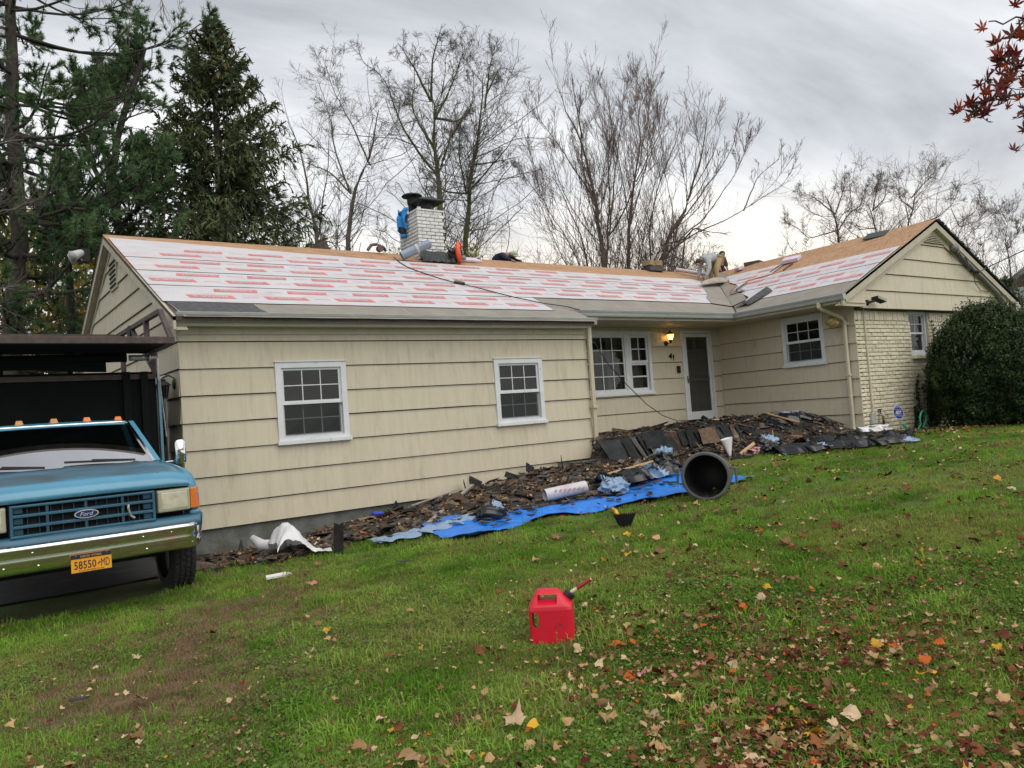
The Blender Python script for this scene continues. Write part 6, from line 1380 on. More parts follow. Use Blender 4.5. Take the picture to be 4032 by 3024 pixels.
# tarp roller
mb = MB(); mb.lathe((-1.25, 2.60, 2.50), [(.055, 0), (.055, 2.05), (.06, 2.1)], 14, axis=(1, 0, .02)); rl = tp_(mb, 'tarp_roller', m_box, True)
mb = MB(); mb.lathe((.88, 2.60, 2.535), [(.036, 0), (.036, .22)], 12, axis=(1, 0, 0)); mb.lathe((1.10, 2.60, 2.535), [(.07, 0), (.05, .012), (.02, .03), (.02, .09)], 12, axis=(1, 0, 0)); tp_(mb, 'roller_end', m_alu, True, par=rl)
mb = MB(); mb.tube([(1.18, 2.6, 2.535), (1.20, 2.6, 2.52), (1.20, 2.6, 2.27), (1.215, 2.6, 2.24)], .012, 6); mb.tube([(1.215, 2.6, 2.24), (1.12, 2.0, 1.55)], .006, 4); tp_(mb, 'crank', m_alu, par=rl)
mb = MB(); mb.grid([[(x, 2.56 + .03 * math.sin(x * 6), z + .02 * math.sin(3 * x + z)) for x in np.linspace(-1.2, .62, 18)] for z in (2.50, 2.44, 2.38)]); tp_(mb, 'rolled_tarp', m_box, True, par=rl)
# cab protector + ladder rack
mb = MB(); mb.box((-1.22, 1.80, 2.62), (1.22, 1.86, 2.70)); cp = tp_(mb, 'cab_protector', m_rust, bev=.006)
mb = MB(); mb.box((-1.19, 1.865, 2.635), (1.19, 3.05, 2.66)); tp_(mb, 'protector_plate', m_box, par=cp)
for s_ in (-1, 1):
    for a, b, w_2 in (((1.19, 1.86, 2.66), (1.19, 3.05, 2.66), .06), ((1.19, 1.84, 2.68), (1.19, 2.28, 3.07), .055), ((1.19, 2.28, 3.07), (1.19, 4.9, 3.09), .055), ((1.19, 3.05, 2.6), (1.19, 3.05, 3.06), .06), ((1.19, 2.72, 2.3), (1.19, 2.72, 2.64), .07), ((1.19, 2.75, 2.40), (1.19, 3.9, 3.05), .05), ((1.19, 4.6, 2.3), (1.19, 4.6, 3.06), .06)):
        mb = MB(); mb.bar((s_ * a[0], a[1], a[2]), (s_ * b[0], b[1], b[2]), w_2, w_2); tp_(mb, 'rack_rail', m_rust, par=cp)
mb = MB(); mb.bar((-1.17, 4.9, 3.09), (1.17, 4.9, 3.09), .05, .05); tp_(mb, 'rack_rail', m_rust, par=cp)
mb = MB(); mb.lathe((1.15, 3.95, 3.02), [(.10, 0), (.10, .06)], 14, axis=(1, 0, 0)); tp_(mb, 'rack_bracket', m_black, par=cp)
for x in (-.4, .3): mb = MB(); mb.bar((x, 3.0, 2.38), (x, 3.0, 2.63), .06, .06); tp_(mb, 'rack_rail', m_rust, par=cp)
# ================================================================ workers on the roof
def skin(name, J, edges, rad, root, m, parent, sub=2):
    """one continuous surface grown over a joint skeleton"""
    ks = list(J); ix = {k: i for i, k in enumerate(ks)}
    me = bpy.data.meshes.new(name); me.from_pydata([tuple(float(x) for x in J[k]) for k in ks], [(ix[a], ix[b]) for a, b in edges], [])
    o = bpy.data.objects.new(name, me); COL.objects.link(o)
    md = o.modifiers.new('skin', 'SKIN'); md.use_smooth_shade = True
    sk = me.skin_vertices[0].data
    for k in ks:
        r = rad[k]; sk[ix[k]].radius = (r, r) if np.isscalar(r) else r; sk[ix[k]].use_root = (k == root)
    o.modifiers.new('sub', 'SUBSURF').levels = sub; o.modifiers['sub'].render_levels = sub
    dg = bpy.context.evaluated_depsgraph_get(); nm = bpy.data.meshes.new_from_object(o.evaluated_get(dg)); bpy.data.objects.remove(o)
    nm.materials.clear(); nm.materials.append(m); nm.polygons.foreach_set('use_smooth', [True] * len(nm.polygons))
    return link(name, nm, parent)
def hand(J, E, rad, wrist, tag_, d, side, s=1.):
    """palm, four unequal curled fingers and a thumb from the wrist along d"""
    w_ = np.array(J[wrist]); d = norm(d); side = norm(np.array(side) - d * (np.array(side) @ d)); dn = norm(np.cross(d, side))
    J[tag_ + 'palm'] = w_ + d * .055 * s; rad[tag_ + 'palm'] = (.034 * s, .018 * s); E.append((wrist, tag_ + 'palm'))
    for i, (o_, L) in enumerate(((-.03, .062), (-.01, .074), (.01, .07), (.028, .055))):
        a = w_ + d * .09 * s + side * o_ * s; b = a + d * L * .55 * s - dn * .008 * s; c = b + d * L * .35 * s - dn * .03 * s
        for n_, p, r in (('a', a, .010), ('b', b, .009), ('c', c, .008)): J[f'{tag_}{i}{n_}'] = p; rad[f'{tag_}{i}{n_}'] = r * s
        E += [(tag_ + 'palm', f'{tag_}{i}a'), (f'{tag_}{i}a', f'{tag_}{i}b'), (f'{tag_}{i}b', f'{tag_}{i}c')]
    a = w_ + d * .035 * s - side * .045 * s; b = a + d * .035 * s - side * .015 * s
    J[tag_ + 'ta'] = a; J[tag_ + 'tb'] = b; rad[tag_ + 'ta'] = .011 * s; rad[tag_ + 'tb'] = .009 * s; E += [(tag_ + 'palm', tag_ + 'ta'), (tag_ + 'ta', tag_ + 'tb')]
m_hood = mat('light_grey_hoodie', (.33, .34, .37), .9, var=.08, vs=9, bump=.006, bs=14); m_khaki = mat('khaki_trousers', (.33, .245, .13), .9, var=.1, vs=8, bump=.006, bs=14)
m_hair = mat('dark_brown_hair', (.035, .022, .015), .7, var=.3, vs=30); m_boot = mat('brown_boot', (.10, .06, .035), .7); m_belt = mat('dark_belt', (.02, .02, .025), .6)
V = np.array
p1 = thing('person', 'roofer in grey hoodie and khaki trousers bending down over the roof valley', 'person', (16.1, 13.5, 3.15))
J = dict(pel=V((16.30, 13.54, 3.80)), wst=V((16.13, 13.52, 3.84)), chs=V((15.85, 13.50, 3.80)), nck=V((15.66, 13.51, 3.73)), hd0=V((15.57, 13.51, 3.685)), hd1=V((15.49, 13.505, 3.62)),
    shL=V((15.80, 13.66, 3.74)), elL=V((15.75, 13.69, 3.48)), waL=V((15.66, 13.68, 3.29)), shR=V((15.70, 13.34, 3.71)), elR=V((15.62, 13.24, 3.44)), waR=V((15.50, 13.28, 3.22)),
    hpL=V((16.36, 13.64, 3.77)), knL=V((16.18, 13.70, 3.50)), anL=V((16.14, 13.66, 3.18)), toL=V((15.99, 13.64, 3.13)), hpR=V((16.24, 13.42, 3.74)), knR=V((16.05, 13.38, 3.47)), anR=V((16.05, 13.38, 3.14)), toR=V((15.90, 13.36, 3.08)),
    nos=V((15.425, 13.49, 3.60)), chn=V((15.52, 13.50, 3.565)))
E_ = [('pel', 'wst'), ('wst', 'chs'), ('chs', 'nck'), ('nck', 'hd0'), ('hd0', 'hd1'), ('chs', 'shL'), ('shL', 'elL'), ('elL', 'waL'), ('chs', 'shR'), ('shR', 'elR'), ('elR', 'waR'), ('pel', 'hpL'), ('hpL', 'knL'), ('knL', 'anL'), ('anL', 'toL'), ('pel', 'hpR'), ('hpR', 'knR'), ('knR', 'anR'), ('anR', 'toR'), ('hd1', 'nos'), ('hd1', 'chn')]
rad = dict(pel=.125, wst=.115, chs=.13, nck=.052, hd0=.075, hd1=.082, shL=.062, elL=.042, waL=.028, shR=.062, elR=.042, waR=.028, hpL=.088, knL=.058, anL=.04, toL=.034, hpR=.088, knR=.058, anR=.04, toR=.034, nos=.02, chn=.045)
hand(J, E_, rad, 'waL', 'L', (-.25, -.1, -.9), (0, 1, .1), .9); hand(J, E_, rad, 'waR', 'R', (-.3, .25, -.9), (0, -1, .1), .9)
skin('body', J, E_, rad, 'pel', m_skin, p1, 2)
sub = lambda ks, k=1.22, add=.012: {q: (rad[q] * k + add) for q in ks}
ks = ['wst', 'chs', 'shL', 'elL', 'waL', 'shR', 'elR', 'waR', 'nck']
J2 = {k: J[k] for k in ks}; J2['wst'] = J['wst'] + V((.08, 0, -.005)); r2 = sub(ks); r2['nck'] = .072; r2['waL'] = r2['waR'] = .040; r2['wst'] = .14
skin('hoodie', J2, [('wst', 'chs'), ('chs', 'shL'), ('shL', 'elL'), ('elL', 'waL'), ('chs', 'shR'), ('shR', 'elR'), ('elR', 'waR'), ('chs', 'nck')], r2, 'chs', m_hood, p1)
mb = MB(); mb.blob(V((15.72, 13.51, 3.80)), (.10, .10, .06), 12, 8); mb.build('hood', m_hood, p1, smooth=True)
ks = ['pel', 'hpL', 'knL', 'anL', 'hpR', 'knR', 'anR']; r3 = sub(ks, 1.15, .012); r3['anL'] = r3['anR'] = .062
skin('trousers', {k: J[k] for k in ks}, [('pel', 'hpL'), ('hpL', 'knL'), ('knL', 'anL'), ('pel', 'hpR'), ('hpR', 'knR'), ('knR', 'anR')], r3, 'pel', m_khaki, p1)
mb = MB(); c = J['wst'] + V((.10, 0, -.01)); mb.lathe(c, [(.152, -.022), (.155, 0), (.152, .022)], 18, axis=norm(J['pel'] - J['wst']), caps=False); mb.build('belt', m_belt, p1)
mb = MB(); mb.blob(V((15.535, 13.508, 3.672)), (.10, .088, .085), 14, 10); mb.build('hair', m_hair, p1, smooth=True)
for s_ in (-1, 1):
    mb = MB(); mb.blob(V((15.525, 13.507 + .084 * s_, 3.625)), (.016, .012, .024), 8, 6); mb.build('ear', m_skin, p1, smooth=True)
    mb = MB(); mb.blob(V((15.432, 13.497 + .03 * s_, 3.628)), (.010, .012, .010), 8, 6); mb.build('eye', m_dark, p1, smooth=True)
mb = MB(); mb.blob(V((15.44, 13.492, 3.572)), (.010, .022, .008), 8, 6); mb.build('mouth', mat('lips', (.25, .10, .08), .6), p1, smooth=True)
for k in ('L', 'R'):
    mb = MB(); a = J['an' + k]; t = J['to' + k]; mb.tube([a + V((.05, 0, -.04)), a * .5 + t * .5 + V((0, 0, -.01)), t], [.05, .052, .04], 10); mb.build('boot', m_boot, p1, smooth=True)

# worker in navy leaning over the ridge, only back and cap show
p2 = thing('person', 'roofer in navy shirt and pale green cap crouching behind the main ridge', 'person', (10.2, 14.95, 3.45))
J = dict(pel=V((10.02, 15.10, 3.62)), wst=V((10.08, 15.02, 3.74)), chs=V((10.22, 14.92, 3.82)), nck=V((10.33, 14.84, 3.86)), hd=V((10.385, 14.79, 3.84)), hd1=V((10.39, 14.74, 3.79)),
    shR=V((10.36, 14.98, 3.80)), elR=V((10.50, 14.86, 3.70)), waR=V((10.55, 14.66, 3.62)), shL=V((10.10, 14.80, 3.80)), elL=V((10.06, 14.66, 3.70)), waL=V((10.2, 14.60, 3.64)), hpL=V((9.94, 15.0, 3.58)), knL=V((9.95, 14.85, 3.54)), anL=V((9.88, 15.15, 3.42)), hpR=V((10.1, 15.2, 3.58)), knR=V((10.15, 15.0, 3.5)), anR=V((10.0, 15.3, 3.36)), nos=V((10.395, 14.68, 3.78)))
E_ = [('pel', 'wst'), ('wst', 'chs'), ('chs', 'nck'), ('nck', 'hd'), ('hd', 'hd1'), ('hd1', 'nos'), ('chs', 'shR'), ('shR', 'elR'), ('elR', 'waR'), ('chs', 'shL'), ('shL', 'elL'), ('elL', 'waL'), ('pel', 'hpL'), ('hpL', 'knL'), ('knL', 'anL'), ('pel', 'hpR'), ('hpR', 'knR'), ('knR', 'anR')]
rad = dict(pel=.12, wst=.12, chs=.125, nck=.05, hd=.078, hd1=.07, shR=.06, elR=.042, waR=.028, shL=.06, elL=.042, waL=.028, hpL=.08, knL=.055, anL=.04, hpR=.08, knR=.055, anR=.04, nos=.018)
hand(J, E_, rad, 'waL', 'L', (.5, -.8, -.35), (1, .5, 0), .9); hand(J, E_, rad, 'waR', 'R', (0, -.95, -.4), (1, 0, 0), .9)
skin('body', J, E_, rad, 'pel', m_skin, p2)
ks = ['pel', 'wst', 'chs', 'shL', 'elL', 'waL', 'shR', 'elR', 'waR']; r2 = sub(ks)
m_nav = mat('navy_shirt', (.012, .016, .045), .85, var=.15, vs=9, bump=.006, bs=14)
skin('shirt', {k: J[k] for k in ks}, [('pel', 'wst'), ('wst', 'chs'), ('chs', 'shL'), ('shL', 'elL'), ('elL', 'waL'), ('chs', 'shR'), ('shR', 'elR'), ('elR', 'waR')], r2, 'chs', m_nav, p2)
ks = ['pel', 'hpL', 'knL', 'anL', 'hpR', 'knR', 'anR']; skin('trousers', {k: J[k] for k in ks}, [('pel', 'hpL'), ('hpL', 'knL'), ('knL', 'anL'), ('pel', 'hpR'), ('hpR', 'knR'), ('knR', 'anR')], sub(ks, 1.15), 'pel', m_navy, p2)
m_capg = mat('pale_green_cap', (.36, .44, .33), .85, var=.08)
mb = MB(); mb.blob(V((10.39, 14.765, 3.845)), (.10, .105, .085), 14, 9); cp_ = mb.build('cap', m_capg, p2, smooth=True)
mb = MB(); mb.grid([[(10.39 + .085 * math.sin(a) * (1 - .15 * t), 14.70 - .03 * math.cos(a) - .09 * t * math.cos(a * .8), 3.79 - .05 * t) for a in np.linspace(-1.3, 1.3, 9)] for t in (0, .5, 1)]); o = mb.build('cap_peak', mat('tan_cap_peak', (.45, .38, .25), .8), cp_, smooth=True); o.modifiers.new('s', 'SOLIDIFY').thickness = .01

# third worker hidden behind the bent one
p3_ = thing('person', 'dark haired worker half hidden behind the bent roofer, one arm hanging', 'person', (17.3, 14.25, 3.4))
J = dict(pel=V((17.52, 14.55, 3.70)), wst=V((17.46, 14.47, 3.82)), chs=V((17.39, 14.36, 3.93)), nck=V((17.34, 14.24, 3.99)), hd=V((17.31, 14.17, 4.03)), hd1=V((17.28, 14.12, 3.99)), nos=V((17.25, 14.06, 3.98)),
    shR=V((17.43, 14.22, 3.92)), elR=V((17.42, 14.15, 3.76)), waR=V((17.40, 14.11, 3.66)), shL=V((17.26, 14.38, 3.92)), elL=V((17.18, 14.28, 3.78)), waL=V((17.16, 14.18, 3.66)), hpL=V((17.42, 14.6, 3.68)), knL=V((17.36, 14.42, 3.58)), anL=V((17.4, 14.6, 3.42)), hpR=V((17.62, 14.5, 3.68)), knR=V((17.55, 14.32, 3.60)), anR=V((17.6, 14.5, 3.44)))
E_ = [('pel', 'wst'), ('wst', 'chs'), ('chs', 'nck'), ('nck', 'hd'), ('hd', 'hd1'), ('hd1', 'nos'), ('chs', 'shR'), ('shR', 'elR'), ('elR', 'waR'), ('chs', 'shL'), ('shL', 'elL'), ('elL', 'waL'), ('pel', 'hpL'), ('hpL', 'knL'), ('knL', 'anL'), ('pel', 'hpR'), ('hpR', 'knR'), ('knR', 'anR')]
rad.update(dict(hd=.075, hd1=.068))
hand(J, E_, rad, 'waR', 'R', (0, -.2, -.95), (1, 0, 0), .9); hand(J, E_, rad, 'waL', 'L', (0, -.2, -.95), (-1, 0, 0), .9)
skin('body', J, E_, rad, 'pel', m_skin, p3_)
ks = ['pel', 'wst', 'chs', 'shL', 'elL', 'waL', 'shR', 'elR', 'waR']; r2 = sub(ks, 1.12); m_mar = mat('dark_maroon_jacket', (.045, .028, .026), .85, var=.2, vs=9)
skin('jacket', {k: J[k] for k in ks}, [('pel', 'wst'), ('wst', 'chs'), ('chs', 'shL'), ('shL', 'elL'), ('elL', 'waL'), ('chs', 'shR'), ('shR', 'elR'), ('elR', 'waR')], r2, 'chs', m_mar, p3_)
ks = ['pel', 'hpL', 'knL', 'anL', 'hpR', 'knR', 'anR']; skin('trousers', {k: J[k] for k in ks}, [('pel', 'hpL'), ('hpL', 'knL'), ('knL', 'anL'), ('pel', 'hpR'), ('hpR', 'knR'), ('knR', 'anR')], sub(ks, 1.12), 'pel', m_navy, p3_)
mb = MB(); mb.blob(V((17.325, 14.185, 4.055)), (.09, .09, .085), 14, 10, .04, 1); mb.build('hair', m_hair, p3_, smooth=True)
p3_.location.z += .09
# ================================================================ trees
STEMS={
'twin forked tree left of chimney':[[(13.19,31.85,-1.6),(13.19,31.85,7.33),(13.45,31.66,10.49),(14.28,31.17,11.77),(14.54,31.07,13.18),(14.9,30.88,14.75),(14.77,31.05,15.98)],[(13.45,31.66,10.49),(12.89,32.02,12.72),(12.95,32.03,13.59),(12.6,32.26,15.51),(12.21,32.58,16.35)],[(14.28,31.17,11.77),(13.9,32.45,14.38),(13.78,33.6,15.94),(13.67,34.71,18.49)],[(13.45,31.66,10.49),(12.85,32.53,11.7),(11.99,33.6,12.41),(11.7,34.3,13.08)]],
'b':[[(13.45,36.4,-1.6),(13.45,36.4,9.68),(13.28,36.48,12.02),(12.97,36.64,14.65),(12.2,37.16,16.37),(11.97,37.34,17.45)],[(13.45,36.4,-1.6),(13.45,36.4,9.68),(13.82,35.52,12.23),(14.01,34.8,13.82),(13.72,34.4,15.58),(13.56,33.93,17.11)]],
'c':[[(15.25,26.87,-1.6),(15.25,26.87,6.13),(15.31,26.83,8.24),(15.3,26.85,10.02),(15.32,26.88,11.11),(15.39,26.87,12.54),(15.31,26.99,13.29),(15.36,26.99,14.53),(15.29,27.09,15.51)],[(15.3,26.85,10.02),(14.58,26.71,10.73),(13.71,26.65,11.77),(13.2,26.37,12.67),(12.84,25.98,13.26),(12.17,25.83,13.6),(11.34,25.78,13.86)],[(15.31,26.99,13.29),(14.6,26.82,14.38),(14.05,26.58,14.86),(13.46,26.36,15.33)],[(15.39,26.87,12.54),(15.8,26.39,13.43),(16.38,25.76,15.14),(16.05,25.8,15.8)],[(15.32,26.88,11.11),(14.98,27.56,12.44),(14.96,28.04,13.21),(15.26,28.29,14.54),(15.59,28.48,16.57)],[(15.31,26.99,13.29),(15.14,26.31,14.76),(15.1,25.56,15.47),(14.99,24.9,15.68)],[(15.3,26.85,10.02),(16.17,26.82,12.07),(17.08,26.82,13.02),(17.58,27.09,14.04),(17.81,27.51,15.86)],[(15.39,26.87,12.54),(16.86,27.61,12.91),(18.45,28.23,13.95)]],
'd':[[(17.12,28.0,-1.6),(17.12,28.0,6.44),(17.18,27.79,8.65),(17.16,27.69,9.75),(17.43,27.39,10.97),(17.7,27.09,12.26),(17.9,26.84,13.4),(17.95,26.72,13.96),(17.73,26.75,15.13),(17.69,26.66,16.36)],[(17.95,26.72,13.96),(18.65,26.54,15.23),(19.43,26.36,15.16)],[(17.9,26.84,13.4),(17.33,25.39,14.47),(16.78,23.97,14.77)],[(17.16,27.69,9.75),(16.86,27.56,11.17),(16.78,27.29,12.19),(16.48,27.16,13.57)],[(17.16,27.69,9.75),(17.69,26.47,10.56),(17.93,25.45,11.13),(18.03,24.53,11.68),(17.83,23.82,12.16)],[(17.43,27.39,10.97),(19.12,27.88,11.5),(20.89,28.3,12.19)],[(17.16,27.69,9.75),(16.31,28.12,9.86),(15.62,28.39,10.9),(15.4,28.34,11.6)]],
'e1':[[(20.12,22.38,-1.6),(20.12,22.38,5.19),(20.15,22.44,6.3),(20.07,22.53,8.24),(19.79,22.73,10.9),(19.28,23.15,12.22),(18.91,23.44,14.23)],[(20.12,22.38,-1.6),(20.12,22.38,5.19),(20.61,22.49,6.89),(21.03,22.64,8.72),(21.35,22.82,11.3),(21.76,22.92,14.31)],[(20.07,22.53,8.24),(20.15,23.29,9.87),(20.63,23.76,11.82),(21.2,24.14,14.42)],[(20.07,22.53,8.24),(18.67,22.61,10.14),(17.5,22.56,11.29),(16.94,22.1,12.32)],[(20.61,22.49,6.89),(20.65,21.66,7.51),(20.7,20.8,8.62),(20.71,19.92,10.84),(20.52,19.2,12.45)],[(20.61,22.49,6.89),(21.08,22.28,9.67),(21.54,22.09,12.21),(21.87,22.03,14.09)],[(19.79,22.73,10.9),(18.97,22.03,12.01),(18.22,21.3,12.88)]],
'e2':[[(21.54,22.62,-1.6),(21.54,22.62,5.3),(21.75,22.46,7.33),(22.11,22.22,9.21),(22.4,22.01,11.18),(22.56,21.87,13.87)],[(21.75,22.46,7.33),(21.47,22.34,9.38),(21.08,22.29,11.36),(20.69,22.24,13.44)],[(22.11,22.22,9.21),(23.05,21.59,11.13),(23.54,21.27,13.1)],[(21.75,22.46,7.33),(23.06,22.51,9.99),(23.89,22.89,12.47),(23.99,23.76,15.12)]],
'e3':[[(20.88,20.66,-1.6),(20.88,20.66,4.89),(21.82,19.95,6.71),(22.41,19.49,7.97),(22.87,19.1,9.89),(23.07,18.87,12.16)],[(20.88,20.66,-1.6),(20.88,20.66,4.89),(20.55,20.07,7.28),(20.82,19.1,8.95),(20.89,18.27,10.25),(20.52,17.78,10.86)],[(21.82,19.95,6.71),(22.14,18.85,7.75),(22.59,17.66,9.04),(22.4,16.89,10.48)],[(20.88,20.66,-1.6),(20.88,20.66,4.89),(21.84,20.03,6.13),(24.11,18.52,7.2),(25.06,17.93,7.8),(26.03,17.3,8.86)],[(21.84,20.03,6.13),(23.01,19.25,7.23),(24.03,18.53,8.86),(24.69,18.06,10.67)],[(24.11,18.52,7.2),(24.94,18.39,8.59),(26.22,17.98,9.51)]],
'e0':[[(20.9,24.25,-1.6),(20.9,24.25,5.59),(20.61,24.29,8.05),(19.86,24.68,9.54),(19.36,24.91,11.01)],[(20.9,24.25,-1.6),(20.9,24.25,5.59),(19.54,25.38,9.12),(19.34,25.74,12.03),(19.2,26.13,13.5)],[(19.54,25.38,9.12),(18.79,25.47,10.02),(18.22,25.46,10.6)],[(20.61,24.29,8.05),(21.04,24.36,9.95),(20.98,24.75,11.93)]],
'f':[[(21.2,19.25,-1.6),(21.2,19.25,4.63),(21.36,19.2,6.04),(21.6,19.13,6.81),(21.79,19.1,7.46)],[(21.36,19.2,6.04),(21.22,18.51,6.3),(21.17,17.78,5.94),(21.29,16.93,5.68)],[(21.36,19.2,6.04),(20.63,19.25,5.87),(20.04,19.23,5.45)]],
'g1':[[(41.83,25.63,-1.6),(41.83,25.63,7.73),(41.94,25.47,9.57),(41.79,25.54,10.5),(41.28,25.85,11.19),(41.17,25.87,12.4),(41.43,25.67,13.02)],[(41.94,25.47,9.57),(42.75,25.33,10.53),(43.82,25.03,11.12),(44.46,24.98,12.51)],[(41.94,25.47,9.57),(39.99,26.23,9.04),(38.91,26.34,9.72),(37.75,26.52,10.03)],[(41.79,25.54,10.5),(40.84,26.33,11.74),(40.0,27.07,12.24)],[(41.79,25.54,10.5),(42.57,25.39,11.94),(43.22,25.33,13.61)]],
'g2':[[(46.0,25.21,-1.6),(46.0,25.21,7.87),(45.79,25.4,9.95),(45.79,25.49,11.05),(45.61,25.72,11.88),(45.12,26.15,12.84)],[(45.79,25.49,11.05),(46.05,24.79,11.66),(45.94,24.29,13.15)],[(45.79,25.4,9.95),(45.39,26.17,10.01),(45.15,26.79,10.74)],[(45.79,25.49,11.05),(45.27,24.66,12.51),(44.63,23.94,13.16)]],
'g3':[[(43.95,22.99,-1.6),(43.95,22.99,7.29),(44.4,22.6,9.24),(44.66,22.38,10.21),(44.61,22.38,10.93),(45.11,21.98,12.15),(45.2,21.89,12.68)],[(44.4,22.6,9.24),(45.17,21.29,9.51),(45.26,20.43,10.1),(44.99,19.81,11.03)],[(44.61,22.38,10.93),(46.85,22.3,12.46),(48.8,22.45,13.32)],[(44.66,22.38,10.21),(43.81,22.68,10.84),(43.59,22.51,12.31)]],
'g4':[[(44.36,20.34,-1.6),(44.36,20.34,6.32),(44.87,20.05,8.64),(45.84,19.48,9.89),(46.29,19.32,10.33)],[(44.87,20.05,8.64),(44.22,20.14,9.74),(44.06,19.9,10.61)],[(44.87,20.05,8.64),(46.98,20.06,9.08),(49.08,20.04,10.27)]],
'h':[[(44.83,17.68,-1.6),(44.83,17.68,4.57),(44.61,17.69,6.71),(44.64,17.57,8.25),(44.91,17.32,9.04),(45.03,17.18,9.43)],[(44.64,17.57,8.25),(43.15,17.32,9.03)],[(44.61,17.69,6.71),(45.44,17.34,7.85),(45.94,17.22,8.69)]],
'pine2':[[(3.46,26.44,-1.6),(3.46,26.44,5.81),(3.29,26.59,6.74),(3.13,26.74,7.81),(3.19,26.72,9.11),(3.57,26.47,10.66),(3.95,26.24,11.82),(4.26,26.07,12.74)],[(3.13,26.74,7.81),(2.8,27.57,8.93),(2.57,28.32,10.23),(2.94,28.67,11.38),(3.4,28.95,12.71)],[(3.19,26.72,9.11),(2.81,27.18,9.87),(3.31,27.0,11.21),(3.71,26.91,12.39)],[(3.29,26.59,6.74),(3.76,24.74,7.31),(3.78,23.18,7.93)]],
'pine1':[[(0.23,23.93,-1.6),(0.23,23.93,2.95),(0.36,23.81,4.0),(0.54,23.65,5.32),(0.53,23.62,6.67),(0.5,23.59,8.28),(0.54,23.49,10.42),(0.64,23.32,13.1)]],
}
m_bark = mat('grey_brown_bark', (.11, .088, .07), .95, var=.3, vs=6, vst=(1, 1, .35), bump=.02, bs=12, bst=(1, 1, .3))
m_barkivy = mat('mossy_bark', (.085, .075, .045), .95, var=.3, vs=5, col2=(.09, .10, .03), bump=.02, bs=12)
m_twig = mat('grey_twig', (.12, .105, .092), .95, var=.2, vs=2)
m_twigr = mat('reddish_twig', (.15, .105, .088), .95, var=.2, vs=2)
m_pinebark = mat('dark_pine_bark', (.050, .042, .036), .95, var=.3, vs=7, bump=.02, bs=14)
m_spruce = mat('spruce_needles', (.058, .075, .030), .8, var=.35, vs=1.2, col2=(.095, .112, .045), trans=.12)
m_pineg = mat('pine_needles', (.050, .115, .045), .75, var=.35, vs=1.0, col2=(.105, .175, .07), trans=.15)
m_yew = mat('dark_yew_leaves', (.020, .040, .015), .7, var=.4, vs=2.2, col2=(.042, .068, .025), trans=.1, spec=.12)
m_yewtip = mat('fresh_yew_tips', (.05, .075, .025), .6, var=.3, vs=3, trans=.15)
m_yg = mat('yellow_green_leaves', (.20, .23, .035), .7, var=.25, vs=1.4, col2=(.34, .27, .03), trans=.35)
m_gold = mat('golden_leaves', (.42, .26, .03), .7, var=.3, vs=.9, col2=(.25, .22, .05), trans=.35)
m_dkgreen = mat('dark_shrub_leaves', (.030, .050, .018), .7, var=.35, vs=1., trans=.2)
m_arb = mat('arborvitae_leaves', (.050, .085, .022), .7, var=.3, vs=1.2, trans=.15)
m_cone = mat('brown_cones', (.20, .11, .055), .8, var=.2)
def resample(P, K):
    P = np.asarray(P, float); d = np.r_[0, np.cumsum(np.linalg.norm(np.diff(P, axis=0), axis=1))]; t = np.linspace(0, d[-1], K)
    Q = np.stack([np.interp(t, d, P[:, k]) for k in range(3)], 1)
    return Q
def smooth_path(P, K, wob, rs):
    Q = resample(P, K)
    for _ in range(2): Q[1:-1] = (Q[:-2] + 2 * Q[1:-1] + Q[2:]) / 4
    n = rs.normal(0, wob, Q.shape); n[0] = 0; n[-1] *= .5; return Q + n
def tubes(P, Rr, s):
    """P (N,K,3), Rr (N,K) -> V,F"""
    N_, K, _ = P.shape; T = np.gradient(P, axis=1); T /= np.linalg.norm(T, axis=2, keepdims=True) + 1e-9
    ref = np.where(np.abs(T[..., 2:3]) < .9, np.array((0, 0, 1.)), np.array((1., 0, 0))); U = np.cross(T, ref); U /= np.linalg.norm(U, axis=2, keepdims=True) + 1e-9; W_ = np.cross(T, U)
    a = np.arange(s) * 2 * np.pi / s; V_ = P[:, :, None, :] + Rr[:, :, None, None] * (U[:, :, None, :] * np.cos(a)[None, None, :, None] + W_[:, :, None, :] * np.sin(a)[None, None, :, None])
    idx = np.arange(N_ * K * s).reshape(N_, K, s); A = idx[:, :-1, :]; B = idx[:, 1:, :]; A2 = np.roll(A, -1, 2); B2 = np.roll(B, -1, 2)
    return V_.reshape(-1, 3), np.stack([A, A2, B2, B], -1).reshape(-1, 4)
class Acc:
    def __init__(s): s.V = []; s.F = []; s.M = []; s.n = 0
    def add(s, V_, F_, m=0): s.V.append(V_); s.F.append(F_ + s.n); s.M.append(np.full(len(F_), m)); s.n += len(V_)
    def build(s, name, mats, parent, smooth=False):
        return link(name, np_mesh(name, np.concatenate(s.V), np.concatenate(s.F), mats, smooth, np.concatenate(s.M)), parent)
